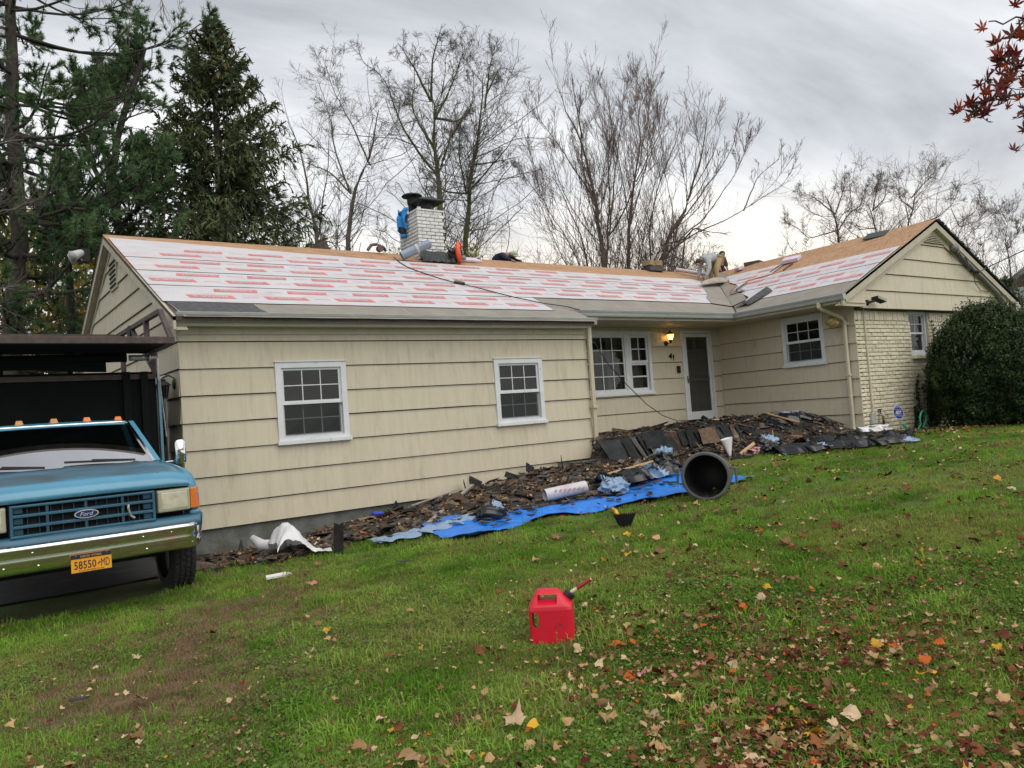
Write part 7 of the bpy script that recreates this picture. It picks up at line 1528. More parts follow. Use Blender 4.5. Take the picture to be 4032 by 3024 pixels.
def kids(P, Rr, n, lf, ang, K, rs, tmin=.25, up=.3, wig=.12, rr=.55, rtip=.35, lmin=.05, tpow=1., Lref=None, zup=(0, 0, 1.)):
    """children of a set of polylines: n per parent"""
    N_, Kp, _ = P.shape; tot = int(N_ * n); par = rs.randint(0, N_, tot) if Lref is None else rs.choice(N_, tot, p=Lref / Lref.sum())
    t = tmin + (1 - tmin) * rs.rand(tot) ** tpow; x = t * (Kp - 1); i = np.minimum(x.astype(int), Kp - 2); f = (x - i)[:, None]
    pos = P[par, i] * (1 - f) + P[par, i + 1] * f; tan = P[par, i + 1] - P[par, i]; tan /= np.linalg.norm(tan, axis=1, keepdims=True) + 1e-9
    r0 = (Rr[par, i] * (1 - f[:, 0]) + Rr[par, i + 1] * f[:, 0]) * rr
    L = np.linalg.norm(np.diff(P, axis=1), axis=2).sum(1)[par]
    ln = np.maximum(L * lf * (1.15 - .6 * t) * rs.uniform(.55, 1.3, tot), lmin)
    rv = rs.normal(size=(tot, 3)); perp = rv - tan * (rv * tan).sum(1, keepdims=True); perp /= np.linalg.norm(perp, axis=1, keepdims=True) + 1e-9
    an = np.radians(rs.normal(ang, ang * .25, tot))[:, None]; d = tan * np.cos(an) + perp * np.sin(an)
    out = np.empty((tot, K, 3)); out[:, 0] = pos; step = (ln / (K - 1))[:, None]
    for k in range(1, K):
        d = d + rs.normal(0, wig, (tot, 3)) + np.array(zup) * up * .35; d /= np.linalg.norm(d, axis=1, keepdims=True); out[:, k] = out[:, k - 1] + d * step
    rad = r0[:, None] * np.linspace(1, rtip, K)[None, :]
    return out, rad
def bare_tree(name_lab, stems, r0, seed, lab, n1=8, n2=8, n3=7, l1=.34, up=.12, ang=46, wig=.19, mb_=None, mt=None, group=None, leaves=None, upright=False, cat='tree', rmin=.0062):
    rs = np.random.RandomState(seed); base = stems[0][0]; t = thing('bare_tree', lab, cat, base, group=group)
    tr = Acc(); K0 = 22; SP, SR, SL = [], [], []
    H = max(p[2] for s in stems for p in s) - base[2]
    for k, s in enumerate(stems):
        L = np.linalg.norm(np.diff(np.array(s), axis=0), axis=1).sum(); P = smooth_path(s, K0, .012 * L / 4, rs); P = resample(P[:20], K0) if r0 > .085 else P
        ra = r0 * (1 if k == 0 else max(.2, .50 * min(1, L / H))); R_ = np.maximum(ra * (1 - np.linspace(0, 1, K0) ** 1.1 * .93), .012)
        if k == 0: R_[0] *= 1.25
        v, f = tubes(P[None], R_[None], 9); tr.add(v, f); SP.append(P); SR.append(R_); SL.append(L)
    tr.build('trunk', mb_ or m_bark, t, True)
    SP, SR, SL = np.array(SP), np.array(SR), np.array(SL); cr = Acc()
    P1, R1 = kids(SP, SR, n1, l1, ang, 8, rs, .30, up, wig, .50, .25, .6, Lref=SL); R1 = np.minimum(np.maximum(R1, rmin * 1.2), .017); v, f = tubes(P1, R1, 4); cr.add(v, f)
    P2, R2 = kids(P1, R1, n2, .45, ang, 5, rs, .15, up, wig * 1.1, .6, .35, .25); R2 = np.maximum(R2, rmin); v, f = tubes(P2, R2, 3); cr.add(v, f)
    P3, R3 = kids(P2, R2, n3, .5, ang * 1.05, 3, rs, .12, up * .8, wig * 1.2, .65, .5, .12); R3 = np.maximum(R3, rmin * .62); v, f = tubes(P3, R3, 3); cr.add(v, f)
    PT, RT = kids(SP, SR, n1 * 2, .10, ang, 6, rs, .5, up, wig, .3, .4, .3, Lref=SL); RT = np.clip(RT, rmin * .8, .02); v, f = tubes(PT, RT, 3); cr.add(v, f)
    cr.build('crown', mt or m_twig, t)
    if leaves:
        m, n, size, zmax = leaves; pts = np.concatenate([P2.reshape(-1, 3), P3.reshape(-1, 3)]); pts = pts[pts[:, 2] < zmax]
        if len(pts): leaf_cards(pts[rs.randint(0, len(pts), n)] + rs.normal(0, .12, (n, 3)), size, m, t, rs, 'leaves')
    return t
def leaf_cards(C, size, m, parent, rs, name='leaves', flat=.0, build=True):
    n = len(C); a = rs.normal(size=(n, 3)); a /= np.linalg.norm(a, axis=1, keepdims=True); b = rs.normal(size=(n, 3)); b -= a * (a * b).sum(1, keepdims=True); b /= np.linalg.norm(b, axis=1, keepdims=True)
    s = size * rs.uniform(.6, 1.3, n)[:, None]; V_ = np.stack([C - a * s, C + b * s * .55, C + a * s, C - b * s * .55], 1).reshape(-1, 3); F_ = np.arange(4 * n).reshape(n, 4)
    if not build: return V_, F_
    return link(name, np_mesh(name, V_, F_, m), parent)
T = STEMS
bare_tree('a', T['twin forked tree left of chimney'], .24, 1, 'bare forked tree with mossy trunk leaning apart left of the chimney', n1=10, n2=9, n3=9, l1=.34)
bare_tree('b', T['b'], .20, 2, 'bare slender tree leaning left just right of the tall spruce', n1=11, n2=9, n3=9, l1=.36)
bare_tree('c', T['c'], .30, 3, 'tallest bare tree with mossy trunk right behind the chimney', n1=11, n2=9, n3=9, l1=.33, mb_=m_barkivy, leaves=(m_yg, 600, .09, 6.5))
bare_tree('d', T['d'], .23, 4, 'bare tree with a bent trunk second to the right of the chimney', n1=11, n2=9, n3=9, l1=.33, mb_=m_barkivy, leaves=(m_yg, 500, .09, 6.))
kw = dict(n1=12, n2=8, n3=6, l1=.32, up=.55, ang=36, wig=.07, mt=m_twigr)
bare_tree('e1', T['e1'], .17, 5, 'left main clump of upright bare stems fanning over the middle of the ridge', **kw)
bare_tree('e2', T['e2'], .14, 6, 'bare upright stems rising directly behind the two brown boxes', **kw)
bare_tree('e3', T['e3'], .15, 7, 'bare stems sweeping far out to the right above the bent roofer', **kw)
bare_tree('e0', T['e0'], .09, 8, 'thin bare stems spreading left above the crouching navy worker', **kw)
bare_tree('f', T['f'], .17, 9, 'broken crooked bare trunk directly behind the bent roofer', n1=6, n2=6, n3=6)
for k, (q, lab) in enumerate((('g1', 'broad bare oak left of the right roof peak, leftmost of the oaks'), ('g2', 'bare oak whose crooked trunk meets the right roof slope, middle one'), ('g3', 'bare oak twisting up just left of the right gable peak'), ('g4', 'bare bushy tree leaning right directly behind the right gable peak'))):
    bare_tree(q, T[q], (.24, .2, .2, .13)[k], 10 + k, lab, n1=14, n2=9, n3=7, l1=.42, up=.2, wig=.22, ang=45, mt=m_twigr)
bare_tree('h', T['h'], .10, 15, 'slim pale bare tree at the far right beyond the gable', n1=12, n2=8, n3=7, up=.6)
# mid-distance bare trees filling the gaps along the horizon
def auto_stems(x, y, h, seed, spread=.35):
    rs = np.random.RandomState(seed); b = np.array((x, y, -1.5)); tr_ = [tuple(b)]; p = b.copy()
    for k in range(5): p = p + np.array((rs.normal(0, .25), rs.normal(0, .25), h / 5)); tr_.append(tuple(p))
    out = [tr_]
    for k in range(5):
        i = rs.randint(1, 4); s = np.array(tr_[i]); a = rs.uniform(0, 6.28); L = h * rs.uniform(.3, .55); q = [tuple(s)]
        for j in range(3): s = s + np.array((math.cos(a) * spread, math.sin(a) * spread, .85)) * L / 3 + rs.normal(0, .12, 3); q.append(tuple(s))
        out.append(q)
    return out
HD = lambda hd, d: (d * math.sin(R(hd)), d * math.cos(R(hd)))
bgw = [(21.5, 40, 12.5), (25.5, 44, 12.0), (29.2, 48, 12.5), (33.2, 42, 11.0), (36.6, 46, 11.0), (39.6, 44, 9.6), (43, 47, 9.6), (46.6, 50, 9.8), (49.6, 46, 8.8), (52.2, 55, 9.6), (55.2, 52, 8.8), (58.2, 56, 8.6), (61.5, 50, 7.6), (64.8, 54, 8.2), (67.6, 50, 8.4), (54.0, 42, 7.2), (57.0, 43, 7.4), (60.0, 41, 6.8), (63.2, 42, 6.8), (66.2, 40, 7.0), (50.8, 40, 7.0), (47.5, 41, 7.0), (46, 36, 7.0), (48.6, 37, 6.8), (51.6, 37, 6.8), (44.3, 38, 7.2), (16, 46, 14), (9.5, 44, 13.5), (3.8, 42, 12)]
for k, (hd, d, h) in enumerate(bgw):
    x, y = HD(hd, d); lv = (m_yg, 420, .10, 5.0) if k in (0, 1, 2, 3, 4) else ((m_gold, 300, .1, 5) if k > 26 else None)
    bare_tree('bg', auto_stems(x, y, h + 1.5, 100 + k), .10, 200 + k, 'thin bare tree in the mixed row of trees far behind the house', n1=7, n2=5, n3=5, l1=.38, up=.3, wig=.16, mt=m_twigr if k % 3 else m_twig, group='bare background trees behind the house', leaves=lv, rmin=.009)
# yellow-green understorey just behind the ridge
def bushy(x, y, h, rx, n, size, m, seed, lab, name='leafy_tree', z0=-1.5, cat='tree', zlow=.12, group=None, trunk=True):
    rs = np.random.RandomState(seed); t = thing(name, lab, cat, (x, y, z0), group=group); cl = 60; C = []
    for k in range(cl):
        u = rs.normal(size=3); u /= np.linalg.norm(u); r = rs.uniform(.3, 1) ** .5; C.append((x + rx * u[0] * r, y + rx * u[1] * r, z0 + h * (zlow + (1 - zlow) * (.5 + .5 * u[2] * r))))
    C = np.array(C); P_ = C[rs.randint(0, cl, n)] + rs.normal(0, rx * .16, (n, 3)); leaf_cards(P_, size, m, t, rs, 'crown')
    if trunk:
        a = Acc(); st = np.array([[(x, y, z0), (x + .1, y, z0 + h * .4), (x, y, z0 + h * .9)]]); st = np.array([resample(st[0], 8)]); v, f = tubes(st, np.linspace(.12, .03, 8)[None], 7); a.add(v, f)
        for k in range(26):
            q = resample([st[0][rs.randint(1, 6)], C[rs.randint(cl)]], 5); v, f = tubes(q[None], np.linspace(.03, .008, 5)[None], 4); a.add(v, f)
        a.build('trunk', m_bark, t)
    return t
for k, (hd, d, h, rx, lab) in enumerate(((18.5, 22, 6.1, 1.2, 'yellow-green shrub peeping over the ridge left of the chimney'), (23.4, 23, 6.0, 1.3, 'yellow-green leafy sapling right of the orange leaf blower'), (26.2, 25, 5.8, 1.2, 'yellow-green leafy sapling left of the crouching navy worker'), (21.2, 27, 8.3, 1.6, 'sparse yellow-green creeper foliage around the trunks behind the chimney'))):
    x, y = HD(hd, d); bushy(x, y, h, rx, (900, 1100, 500, 420)[k], .085, m_yg, 300 + k, lab)
gold = [(-1.5, 34, 12, 3.4), (2.0, 36, 12, 3.4), (6.2, 36, 10, 3.0), (9.0, 42, 8.6, 3.0), (-5, 40, 11, 3.5)]
for k, (hd, d, h, rx) in enumerate(gold):
    x, y = HD(hd, d); bushy(x, y, h, rx, 4200, .15, m_gold if k % 2 == 0 else m_yg, 320 + k, 'golden leafed autumn tree glowing beyond the pine on the left', group='golden trees beyond the pine')
for k, (hd, d, h, rx) in enumerate(((0.5, 28, 3.4, 2.2), (4.5, 30, 3.2, 2.2), (-3.5, 27, 3.6, 2.4), (7.6, 30, 3.0, 1.8))):
    x, y = HD(hd, d); bushy(x, y, h, rx, 3200, .11, m_dkgreen, 340 + k, 'dark evergreen bush low beyond the truck rack', name='evergreen_bush', cat='bush', group='dark bushes beyond the truck', zlow=.0)

# Norway spruce and smaller conifers
def conifer(x, y, z0, h, rad, seed, lab, m=m_spruce, nb=230, ns=16, size=.085, droop=.55, dens=1.0, cones=0, zmin=.04, group=None):
    rs = np.random.RandomState(seed); t = thing('spruce_tree', lab, 'tree', (x, y, z0), group=group); a = Acc()
    tk = resample([(x, y, z0), (x, y, z0 + h)], 20); v, f = tubes(tk[None], np.linspace(.028 * h * .9, .015, 20)[None], 9); a.add(v, f)
    u = zmin + (1 - zmin) * rs.rand(nb) ** 1.12; u = np.sort(u); az = rs.uniform(0, 2 * np.pi, nb); rl = rad * (1 - u) ** .82 * rs.uniform(.62, 1.15, nb) + .12
    K = 9; s = np.linspace(0, 1, K)[None, :]; dirx, diry = np.cos(az)[:, None], np.sin(az)[:, None]
    rise = (.25 * u ** 2)[:, None]; zoff = rl[:, None] * (rise * s * 2 + (-droop * (1 - u * .9)[:, None]) * s ** 1.3 + .30 * s ** 3)
    P = np.stack([x + dirx * rl[:, None] * s, y + diry * rl[:, None] * s, z0 + h * u[:, None] + zoff], -1); P[:, 1:] += rs.normal(0, .02, P[:, 1:].shape)
    v, f = tubes(P, np.linspace(1, .25, K)[None, :] * (.010 + .012 * rl / rad)[:, None], 4); a.add(v, f); a.build('trunk', m_pinebark, t)
    # hanging twigs
    S, SR_ = kids(P, np.full(P.shape[:2], .006), ns, .30, 55, 5, rs, .12, -.9 * droop / .55, .12, 1, .6, .16, Lref=rl)
    tw = Acc(); 
    # needle sprays: short flat blades along the twigs and branches
    n = int(nb * ns * 7 * dens); q = rs.randint(0, len(S), n); w_ = rs.rand(n) * (S.shape[1] - 1.001); i = w_.astype(int); fr = (w_ - i)[:, None]
    C = S[q, i] * (1 - fr) + S[q, i + 1] * fr; d = S[q, i + 1] - S[q, i]; d /= np.linalg.norm(d, axis=1, keepdims=True) + 1e-9
    n2 = int(nb * 40 * dens); q2 = rs.randint(0, nb, n2); w2 = (.12 + .88 * rs.rand(n2)) * (K - 1.001); i2 = w2.astype(int); f2 = (w2 - i2)[:, None]
    C2 = P[q2, i2] * (1 - f2) + P[q2, i2 + 1] * f2; d2 = P[q2, i2 + 1] - P[q2, i2]; d2 /= np.linalg.norm(d2, axis=1, keepdims=True) + 1e-9
    C = np.concatenate([C, C2]); d = np.concatenate([d, d2]); n = len(C)
    d = d + rs.normal(0, .45, d.shape); d[:, 2] -= .25; d /= np.linalg.norm(d, axis=1, keepdims=True); b = rs.normal(size=(n, 3)); b -= d * (b * d).sum(1, keepdims=True); b /= np.linalg.norm(b, axis=1, keepdims=True)
    L = size * rs.uniform(.7, 1.6, n)[:, None]; W_ = L * .22; V_ = np.stack([C - b * W_, C + b * W_, C + d * L * 1.5 + b * W_ * .4, C + d * L * 1.5 - b * W_ * .4], 1).reshape(-1, 3)
    link('crown', np_mesh('crown', V_, np.arange(4 * n).reshape(n, 4), m), t)
    if cones:
        q = rs.choice(np.where(u > .5)[0], cones); mbx = MB()
        for i in q:
            c = P[i, rs.randint(4, K)]; mbx.lathe((c[0], c[1], c[2] - .2), [(.004, 0), (.024, .04), (.026, .10), (.012, .18)], 5)
        mbx.build('cones', m_cone, t, kind='stuff')
    return t
conifer(6.25, 25.6, -1.6, 15.5, 5.3, 41, 'tall dark Norway spruce with hanging sprays and cones left of the chimney', nb=480, ns=20, size=.095, dens=1.6, cones=110)
conifer(10.3, 26.6, -1.6, 7.6, 1.9, 42, 'short dark spruce nearest the chimney on its left', nb=110, ns=12, size=.10)
conifer(9.0, 27.2, -1.6, 8.4, 1.9, 43, 'small dark spruce hugging the right side of the tall spruce', nb=110, ns=12, size=.10)
conifer(3.9, 27.8, -1.6, 8.6, 2.1, 44, 'small dark spruce at the left skirt of the tall spruce', nb=120, ns=12, size=.10)
conifer(-.9, 25.5, -1.6, 13.0, 3.6, 45, 'dark evergreen filling the gap behind the edge pine on the far left', m=m_pineg, nb=120, ns=12, size=.13, droop=.3, dens=.8, zmin=.62)
conifer(2.0, 29.0, -1.6, 11.5, 2.8, 46, 'mid-height evergreen between the edge pine and the plumed pine', m=m_pineg, nb=110, ns=12, size=.12, droop=.3, dens=.8, zmin=.70)
# white pines on the left
def pine(stems, r0, seed, lab, nb, lmax, ntuft, zlo, bias=(0, 0), deadfrac=.25, plume=False, zhi=99):
    rs = np.random.RandomState(seed); t = thing('pine_tree', lab, 'tree', stems[0][0]); a = Acc(); SP, SR = [], []
    for k, s in enumerate(stems):
        P = smooth_path(s, 24, .03, rs); R_ = np.linspace(r0 if k == 0 else r0 * .45, r0 * (.35 if k == 0 else .12), 24); v, f = tubes(P[None], R_[None], 9); a.add(v, f); SP.append(P); SR.append(R_)
    SP, SR = np.array(SP), np.array(SR)
    P1, R1 = kids(SP, SR, nb, .17 if plume else .3, 78 if not plume else 48, 10, rs, .22, .30 if not plume else .8, .10, .35, .25, 1.)
    if not plume:
        # long level limbs
        L = rs.uniform(.45, 1.0, len(P1)) * lmax; az = rs.uniform(0, 2 * np.pi, len(P1)); s = np.linspace(0, 1, 10)[None, :]
        b = P1[:, 0]; P1 = np.stack([b[:, 0:1] + (np.cos(az)[:, None] + bias[0]) * L[:, None] * s, b[:, 1:2] + (np.sin(az)[:, None] + bias[1]) * L[:, None] * s, b[:, 2:3] + L[:, None] * (.10 * s + .16 * s ** 3 - .12 * np.sin(s * 3.1))], -1) + rs.normal(0, .035, P1.shape) * s[..., None]
    ok = (P1[:, 0, 2] > zlo) & (P1[:, 0, 2] < zhi); P1, R1 = P1[ok], np.clip(R1[ok], .014, .06)
    v, f = tubes(P1, R1, 5); a.add(v, f)
    P2, R2 = kids(P1, R1, 8, .34, 42, 5, rs, .3, .25, .14, .5, .4, .2); R2 = np.maximum(R2, .007); v, f = tubes(P2, R2, 3); a.add(v, f)
    P3, R3 = kids(P2, R2, 4, .45, 42, 3, rs, .2, .2, .2, .6, .5, .12); R3 = np.maximum(R3, .0055); v, f = tubes(P3, R3, 3); a.add(v, f)
    a.build('trunk', m_pinebark, t)
    pts = np.concatenate([P3[:, -1], P3[:, -2], P2[:, -1], P2[:, -2]]); dr = np.concatenate([P3[:, -1] - P3[:, -2], P3[:, -1] - P3[:, -2], P2[:, -1] - P2[:, -2], P2[:, -1] - P2[:, -2]])
    cl = np.sin(pts[:, 0] * 1.1 + seed) + np.sin(pts[:, 1] * 1.3) + np.sin(pts[:, 2] * 1.7 + 1); ok = cl > np.quantile(cl, deadfrac); pts, dr = pts[ok], dr[ok]
    q = rs.randint(0, len(pts), ntuft); NN = 14; C = np.repeat(pts[q], NN, 0); D = np.repeat(dr[q], NN, 0); D /= np.linalg.norm(D, axis=1, keepdims=True) + 1e-9
    C = C + D * rs.uniform(-.06, .08, (len(C), 1)); d = D + rs.normal(0, .55, D.shape) + np.array((.25 if plume else 0, 0, .05)); d /= np.linalg.norm(d, axis=1, keepdims=True); b = rs.normal(size=d.shape); b -= d * (b * d).sum(1, keepdims=True); b /= np.linalg.norm(b, axis=1, keepdims=True)
    L = rs.uniform(.11, .20, (len(C), 1)); V_ = np.stack([C - b * .010, C + b * .010, C + d * L], 1).reshape(-1, 3)
    link('crown', np_mesh('crown', V_, np.arange(len(V_)).reshape(-1, 3), m_pineg), t)
    return t
pine(T['pine1'], .30, 51, 'old white pine with a thick straight trunk and bare lower limbs at the left edge', 84, 4.0, 14500, 1.4, bias=(.2, -.05), deadfrac=.12)
pine(T['pine2'], .22, 52, 'green white pine with upswept plumes between the edge pine and the tall spruce', 34, 2.5, 8000, 2.0, plume=True, deadfrac=.2)
# twiggy dead branches in front of the left pine, and hanging twigs at the top
def sprig(paths, r, seed, lab, n1, n2, ang=35, up=.0, mt=None, n3=0, l1=.45):
    rs = np.random.RandomState(seed); t = thing('overhanging_branch', lab, 'branch', paths[0][0]); a = Acc(); P = np.array([smooth_path(p, 16, .02, rs) for p in paths]); R_ = np.tile(np.linspace(r, r * .3, 16), (len(P), 1)); v, f = tubes(P, R_, 6); a.add(v, f); a.build('limb', mt or m_twig, t)
    c = Acc(); P1, R1 = kids(P, R_, n1, l1, ang, 8, rs, .05, up, .13, .5, .4, .2); R1 = np.maximum(R1, .0035); v, f = tubes(P1, R1, 4); c.add(v, f)
    P2, R2 = kids(P1, R1, n2, .5, ang, 6, rs, .1, up, .16, .6, .5, .1); R2 = np.maximum(R2, .0025); v, f = tubes(P2, R2, 3); c.add(v, f)
    if n3: P3, R3 = kids(P2, R2, n3, .5, ang, 4, rs, .1, up, .16, .7, .6, .06); R3 = np.maximum(R3, .002); v, f = tubes(P3, R3, 3); c.add(v, f)
    c.build('twigs', mt or m_twig, t); return t
sprig([[(1.5, 15.3, 9.8), (2.1, 15.1, 8.6), (2.3, 15.1, 7.6)], [(2.0, 15.0, 9.8), (2.7, 14.8, 8.7), (2.75, 14.75, 8.0)], [(1.0, 15.4, 9.8), (1.6, 15.3, 8.9), (1.75, 15.3, 8.1)]], .014, 61, 'thin bare twigs hanging into the top of the picture left of the spruce', 9, 6, up=-.5)
sprig([[(-1.6, 15.5, 3.0), (-.6, 15.8, 3.9), (.6, 16.0, 4.5)], [(-2.2, 15.6, 4.2), (-.9, 15.6, 5.0), (.5, 15.9, 5.6)], [(-2.0, 15.4, 2.0), (-1.0, 15.6, 2.5), (.3, 15.8, 2.9)], [(-2.4, 15.5, 5.6), (-1.2, 15.8, 6.4), (.2, 16.1, 7.3)]], .035, 62, 'dead grey lower branches spreading in front of the left pine', 16, 9, up=.15, n3=4)
sprig([[(-1.9, 13.4, .2), (-1.2, 13.6, .75), (-.6, 13.8, 1.25)], [(-1.7, 13.4, .2), (-.9, 13.6, .6), (-.1, 13.9, .95)]], .02, 63, 'pale dead twigs just above the truck rack on the far left', 10, 6, up=.2)

# clipped bush at the right corner
def yew():
    rs = np.random.RandomState(71); c = np.array((16.85, 7.2, .16)); rad = np.array((1.32, 1.12, 1.34)); t = thing('clipped_bush', 'big rounded dark green clipped bush at the right corner of the house', 'bush', (16.85, 7.2, -1.1))
    n = 62000; u = rs.normal(size=(n, 3)); u /= np.linalg.norm(u, axis=1, keepdims=True)
    az = np.arctan2(u[:, 1], u[:, 0]); lump = 1 + .05 * np.sin(5 * az + 3 * u[:, 2]) + .05 * np.sin(9 * az - 4 * u[:, 2] + 1) + .035 * np.sin(17 * az + 9 * u[:, 2]) + .03 * np.sin(23 * u[:, 2] + 6 * az)
    r = (1 - np.abs(rs.normal(0, .085, n)) * (1 + 1.2 * (rs.rand(n) < .25)))
    P = u * r[:, None] * lump[:, None]; se = np.sign(P) * np.abs(P) ** np.array((.94, .94, .96)); P = c + se * rad
    low = P[:, 2] < .0; f = 1 + .06 * np.clip(-(P[:, 2]), 0, 1); P[:, 0] = c[0] + (P[:, 0] - c[0]) * f; tp = 1 - .26 * np.clip((P[:, 2] - .1) / 1.4, 0, 1) ** 1.2; P[:, 0] = c[0] + (P[:, 0] - c[0]) * tp; P[:, 1] = c[1] + (P[:, 1] - c[1]) * tp
    P = P[P[:, 2] > -1.12]
    leaf_cards(P, .030, m_yew, t, rs, 'foliage')
    m2 = 900; u = rs.normal(size=(m2, 3)); u[:, 2] = np.abs(u[:, 2]) * 1.1 + .1; u /= np.linalg.norm(u, axis=1, keepdims=True); B = c + np.sign(u) * np.abs(u) ** .9 * rad * rs.uniform(.95, 1.02, (m2, 1)); tq = 1 - .26 * np.clip((B[:, 2:3] - .1) / 1.4, 0, 1) ** 1.2; B[:, :2] = c[:2] + (B[:, :2] - c[:2]) * tq; d = norm((0, 0, 1)) + rs.normal(0, .35, (m2, 3)) + u * .3
    C = np.repeat(B, 11, 0) + np.repeat(d, 11, 0) * (np.tile(np.linspace(0, .17, 11), m2) * np.repeat(rs.uniform(.3, 1.1, m2), 11))[:, None] + rs.normal(0, .012, (m2 * 11, 3)); leaf_cards(C, .022, m_yewtip, t, rs, 'new_shoots')
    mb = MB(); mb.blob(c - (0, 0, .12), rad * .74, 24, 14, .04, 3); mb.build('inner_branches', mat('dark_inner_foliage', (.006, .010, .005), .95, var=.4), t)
    return t
yew()
# ivy and dry leaves on the brick
def ivy():
    rs = np.random.RandomState(72); t = thing('ivy', 'dark ivy strands climbing the brick left of the clipped bush', 'ivy', (16.4, YB - .02, -1.0)); C = []
    mbx = MB()
    for x0, z1, w_ in ((16.35, .15, .05), (16.75, -.3, .08), (16.95, .30, .10), (17.18, 1.35, .05), (16.15, -.5, .04), (17.05, .1, .1)):
        z = np.linspace(-1.0, z1, 30); x = x0 + .05 * np.sin(z * 7) + .02 * z; mbx.tube([(a, YB - .035, b) for a, b in zip(x, z)], .006, 4)
        for a, b in zip(x, z): C += [(a + rs.normal(0, w_), YB - .045 - rs.uniform(0, .03), b + rs.normal(0, .03)) for _ in range(9)]
    leaf_cards(np.array(C), .026, m_yew, t, rs, 'leaves'); mbx.build('stem', m_bark, t)
ivy()
# right edge: arborvitae, red house
conifer(23.2, 11.2, -1.3, 4.7, 1.15, 81, 'green arborvitae at the far right edge behind the eave', m=m_arb, nb=190, ns=14, size=.05, droop=.1)
conifer(25.4, 10.2, -1.3, 4.2, 1.2, 82, 'second green arborvitae cut by the right picture edge', m=m_arb, nb=170, ns=14, size=.05, droop=.1)
bushy(22.8, 8.2, 1.6, .9, 1800, .05, m_arb, 83, 'bright green shrub at the right edge behind the clipped bush', name='green_shrub', cat='bush', z0=-1.3, zlow=0, trunk=False)
rh = thing('red_house', 'red neighbouring house with white trim at the far right edge', 'house', (53, 21, -1))
m_redw = mat('barn_red_boards', (.28, .05, .04), .8, var=.15, vs=3)
mb = MB(); mb.box((50.6, 12.0, -2), (60, 19.6, 5.3)); mb.prism([(50.6, 12.0, 5.3), (50.6, 19.6, 5.3), (50.6, 15.8, 8.0)], (9.4, 0, 0)); mb.build('wall', m_redw, rh)
mb = MB(); mb.prism([(50.1, 20.3, 5.25), (50.1, 15.8, 8.3), (50.1, 15.8, 8.55), (50.1, 20.3, 5.6)], (10.4, 0, 0)); mb.prism([(50.1, 11.3, 5.25), (50.1, 15.8, 8.3), (50.1, 15.8, 8.55), (50.1, 11.3, 5.6)], (10.4, 0, 0)); mb.build('roof', m_gutter, rh)
mb = MB(); mb.box((50.45, 19.35, -2), (50.62, 19.65, 5.3)); mb.build('corner_board', m_white, rh)

# red Japanese maple branches hanging in at the top right
m_jm = [mat('deep_red_maple_leaf', (.20, .022, .018), .5, var=.2, vs=25, rand=.35, trans=.30), mat('orange_red_maple_leaf', (.34, .050, .016), .5, var=.2, vs=25, rand=.3, trans=.30), mat('dull_maroon_maple_leaf', (.085, .025, .020), .55, var=.2, vs=25, rand=.3, trans=.2)]
def star_leaf(seed, m):
    rs = np.random.RandomState(seed); mb = MB(); pts = [(0, 0, 0)]; 
    lob = [(-128, .45), (-82, .78), (-38, 1.0), (0, 1.12), (38, 1.0), (82, .78), (128, .45)]; out = [(0.02, -.06, 0)]
    for k, (a, L) in enumerate(lob):
        a = R(a); L *= rs.uniform(.9, 1.1); w_ = .14
        out.append((math.sin(a - w_ * 1.6) * L * .55, math.cos(a - w_ * 1.6) * L * .55, -.03)); out.append((math.sin(a) * L, math.cos(a) * L, -.12 - .12 * rs.rand())); out.append((math.sin(a + w_ * 1.6) * L * .55, math.cos(a + w_ * 1.6) * L * .55, -.03))
        if k < 6: b = R((lob[k][0] + lob[k + 1][0]) / 2); out.append((math.sin(b) * .26, math.cos(b) * .26, .02))
    n = len(out); mb.add([(0, .1, .03)] + out, [(0, i, i % n + 1) for i in range(1, n + 1)]); s = .042
    mb.v = [(x * s, y * s, z * s) for x, y, z in mb.v]; return mb.mesh('leaf', m)
jm_me = [[star_leaf(k, m) for k in range(4)] for m in m_jm]
def maple(paths, n, seed, lab):
    rs = np.random.RandomState(seed); t = thing('maple_branch', lab, 'branch', paths[0][0]); a = Acc(); P = np.array([smooth_path(p, 12, .006, rs) for p in paths]); R_ = np.tile(np.linspace(.006, .0022, 12), (len(P), 1)); v, f = tubes(P, R_, 5); a.add(v, f)
    P1, R1 = kids(P, R_, 7, .28, 45, 6, rs, .1, -.2, .12, .5, .5, .05); R1 = np.maximum(R1, .0013); v, f = tubes(P1, R1, 4); a.add(v, f); a.build('twig', m_bark, t)
    pts = np.concatenate([P1[:, -1], P1[:, 3], P[:, ::2].reshape(-1, 3)])
    for k in range(n):
        p = pts[rs.randint(len(pts))] + rs.normal(0, .028, 3); o = link('leaf', jm_me[rs.choice(3, p=[.5, .22, .28])][rs.randint(4)], t); o.matrix_basis = Matrix.Translation(Vector(p)) @ Matrix.Rotation(rs.uniform(0, 6.28), 4, 'Z') @ Matrix.Rotation(rs.normal(2.0, .5), 4, 'X') @ Matrix.Rotation(rs.normal(0, .4), 4, 'Y'); sc_ = rs.uniform(.7, 1.2); o.scale = (sc_,) * 3
maple([[(3.12, .93, 1.36), (3.0, 1.03, 1.27), (2.93, 1.09, 1.17), (2.93, 1.08, 1.06)], [(3.15, .95, 1.3), (3.02, 1.03, 1.24), (2.88, 1.13, 1.24)]], 64, 91, 'upper hanging spray of dark red maple leaves at the top right corner')
maple([[(3.2, .93, 1.02), (3.04, 1.03, .985), (2.9, 1.13, .97), (2.82, 1.18, .955)], [(3.18, .95, 1.0), (3.03, 1.04, .93), (2.98, 1.075, .82)], [(3.2, .93, .95), (3.06, 1.0, .9), (3.02, 1.04, .86)]], 130, 92, 'lower dense spray of rust red maple leaves at the right picture edge')
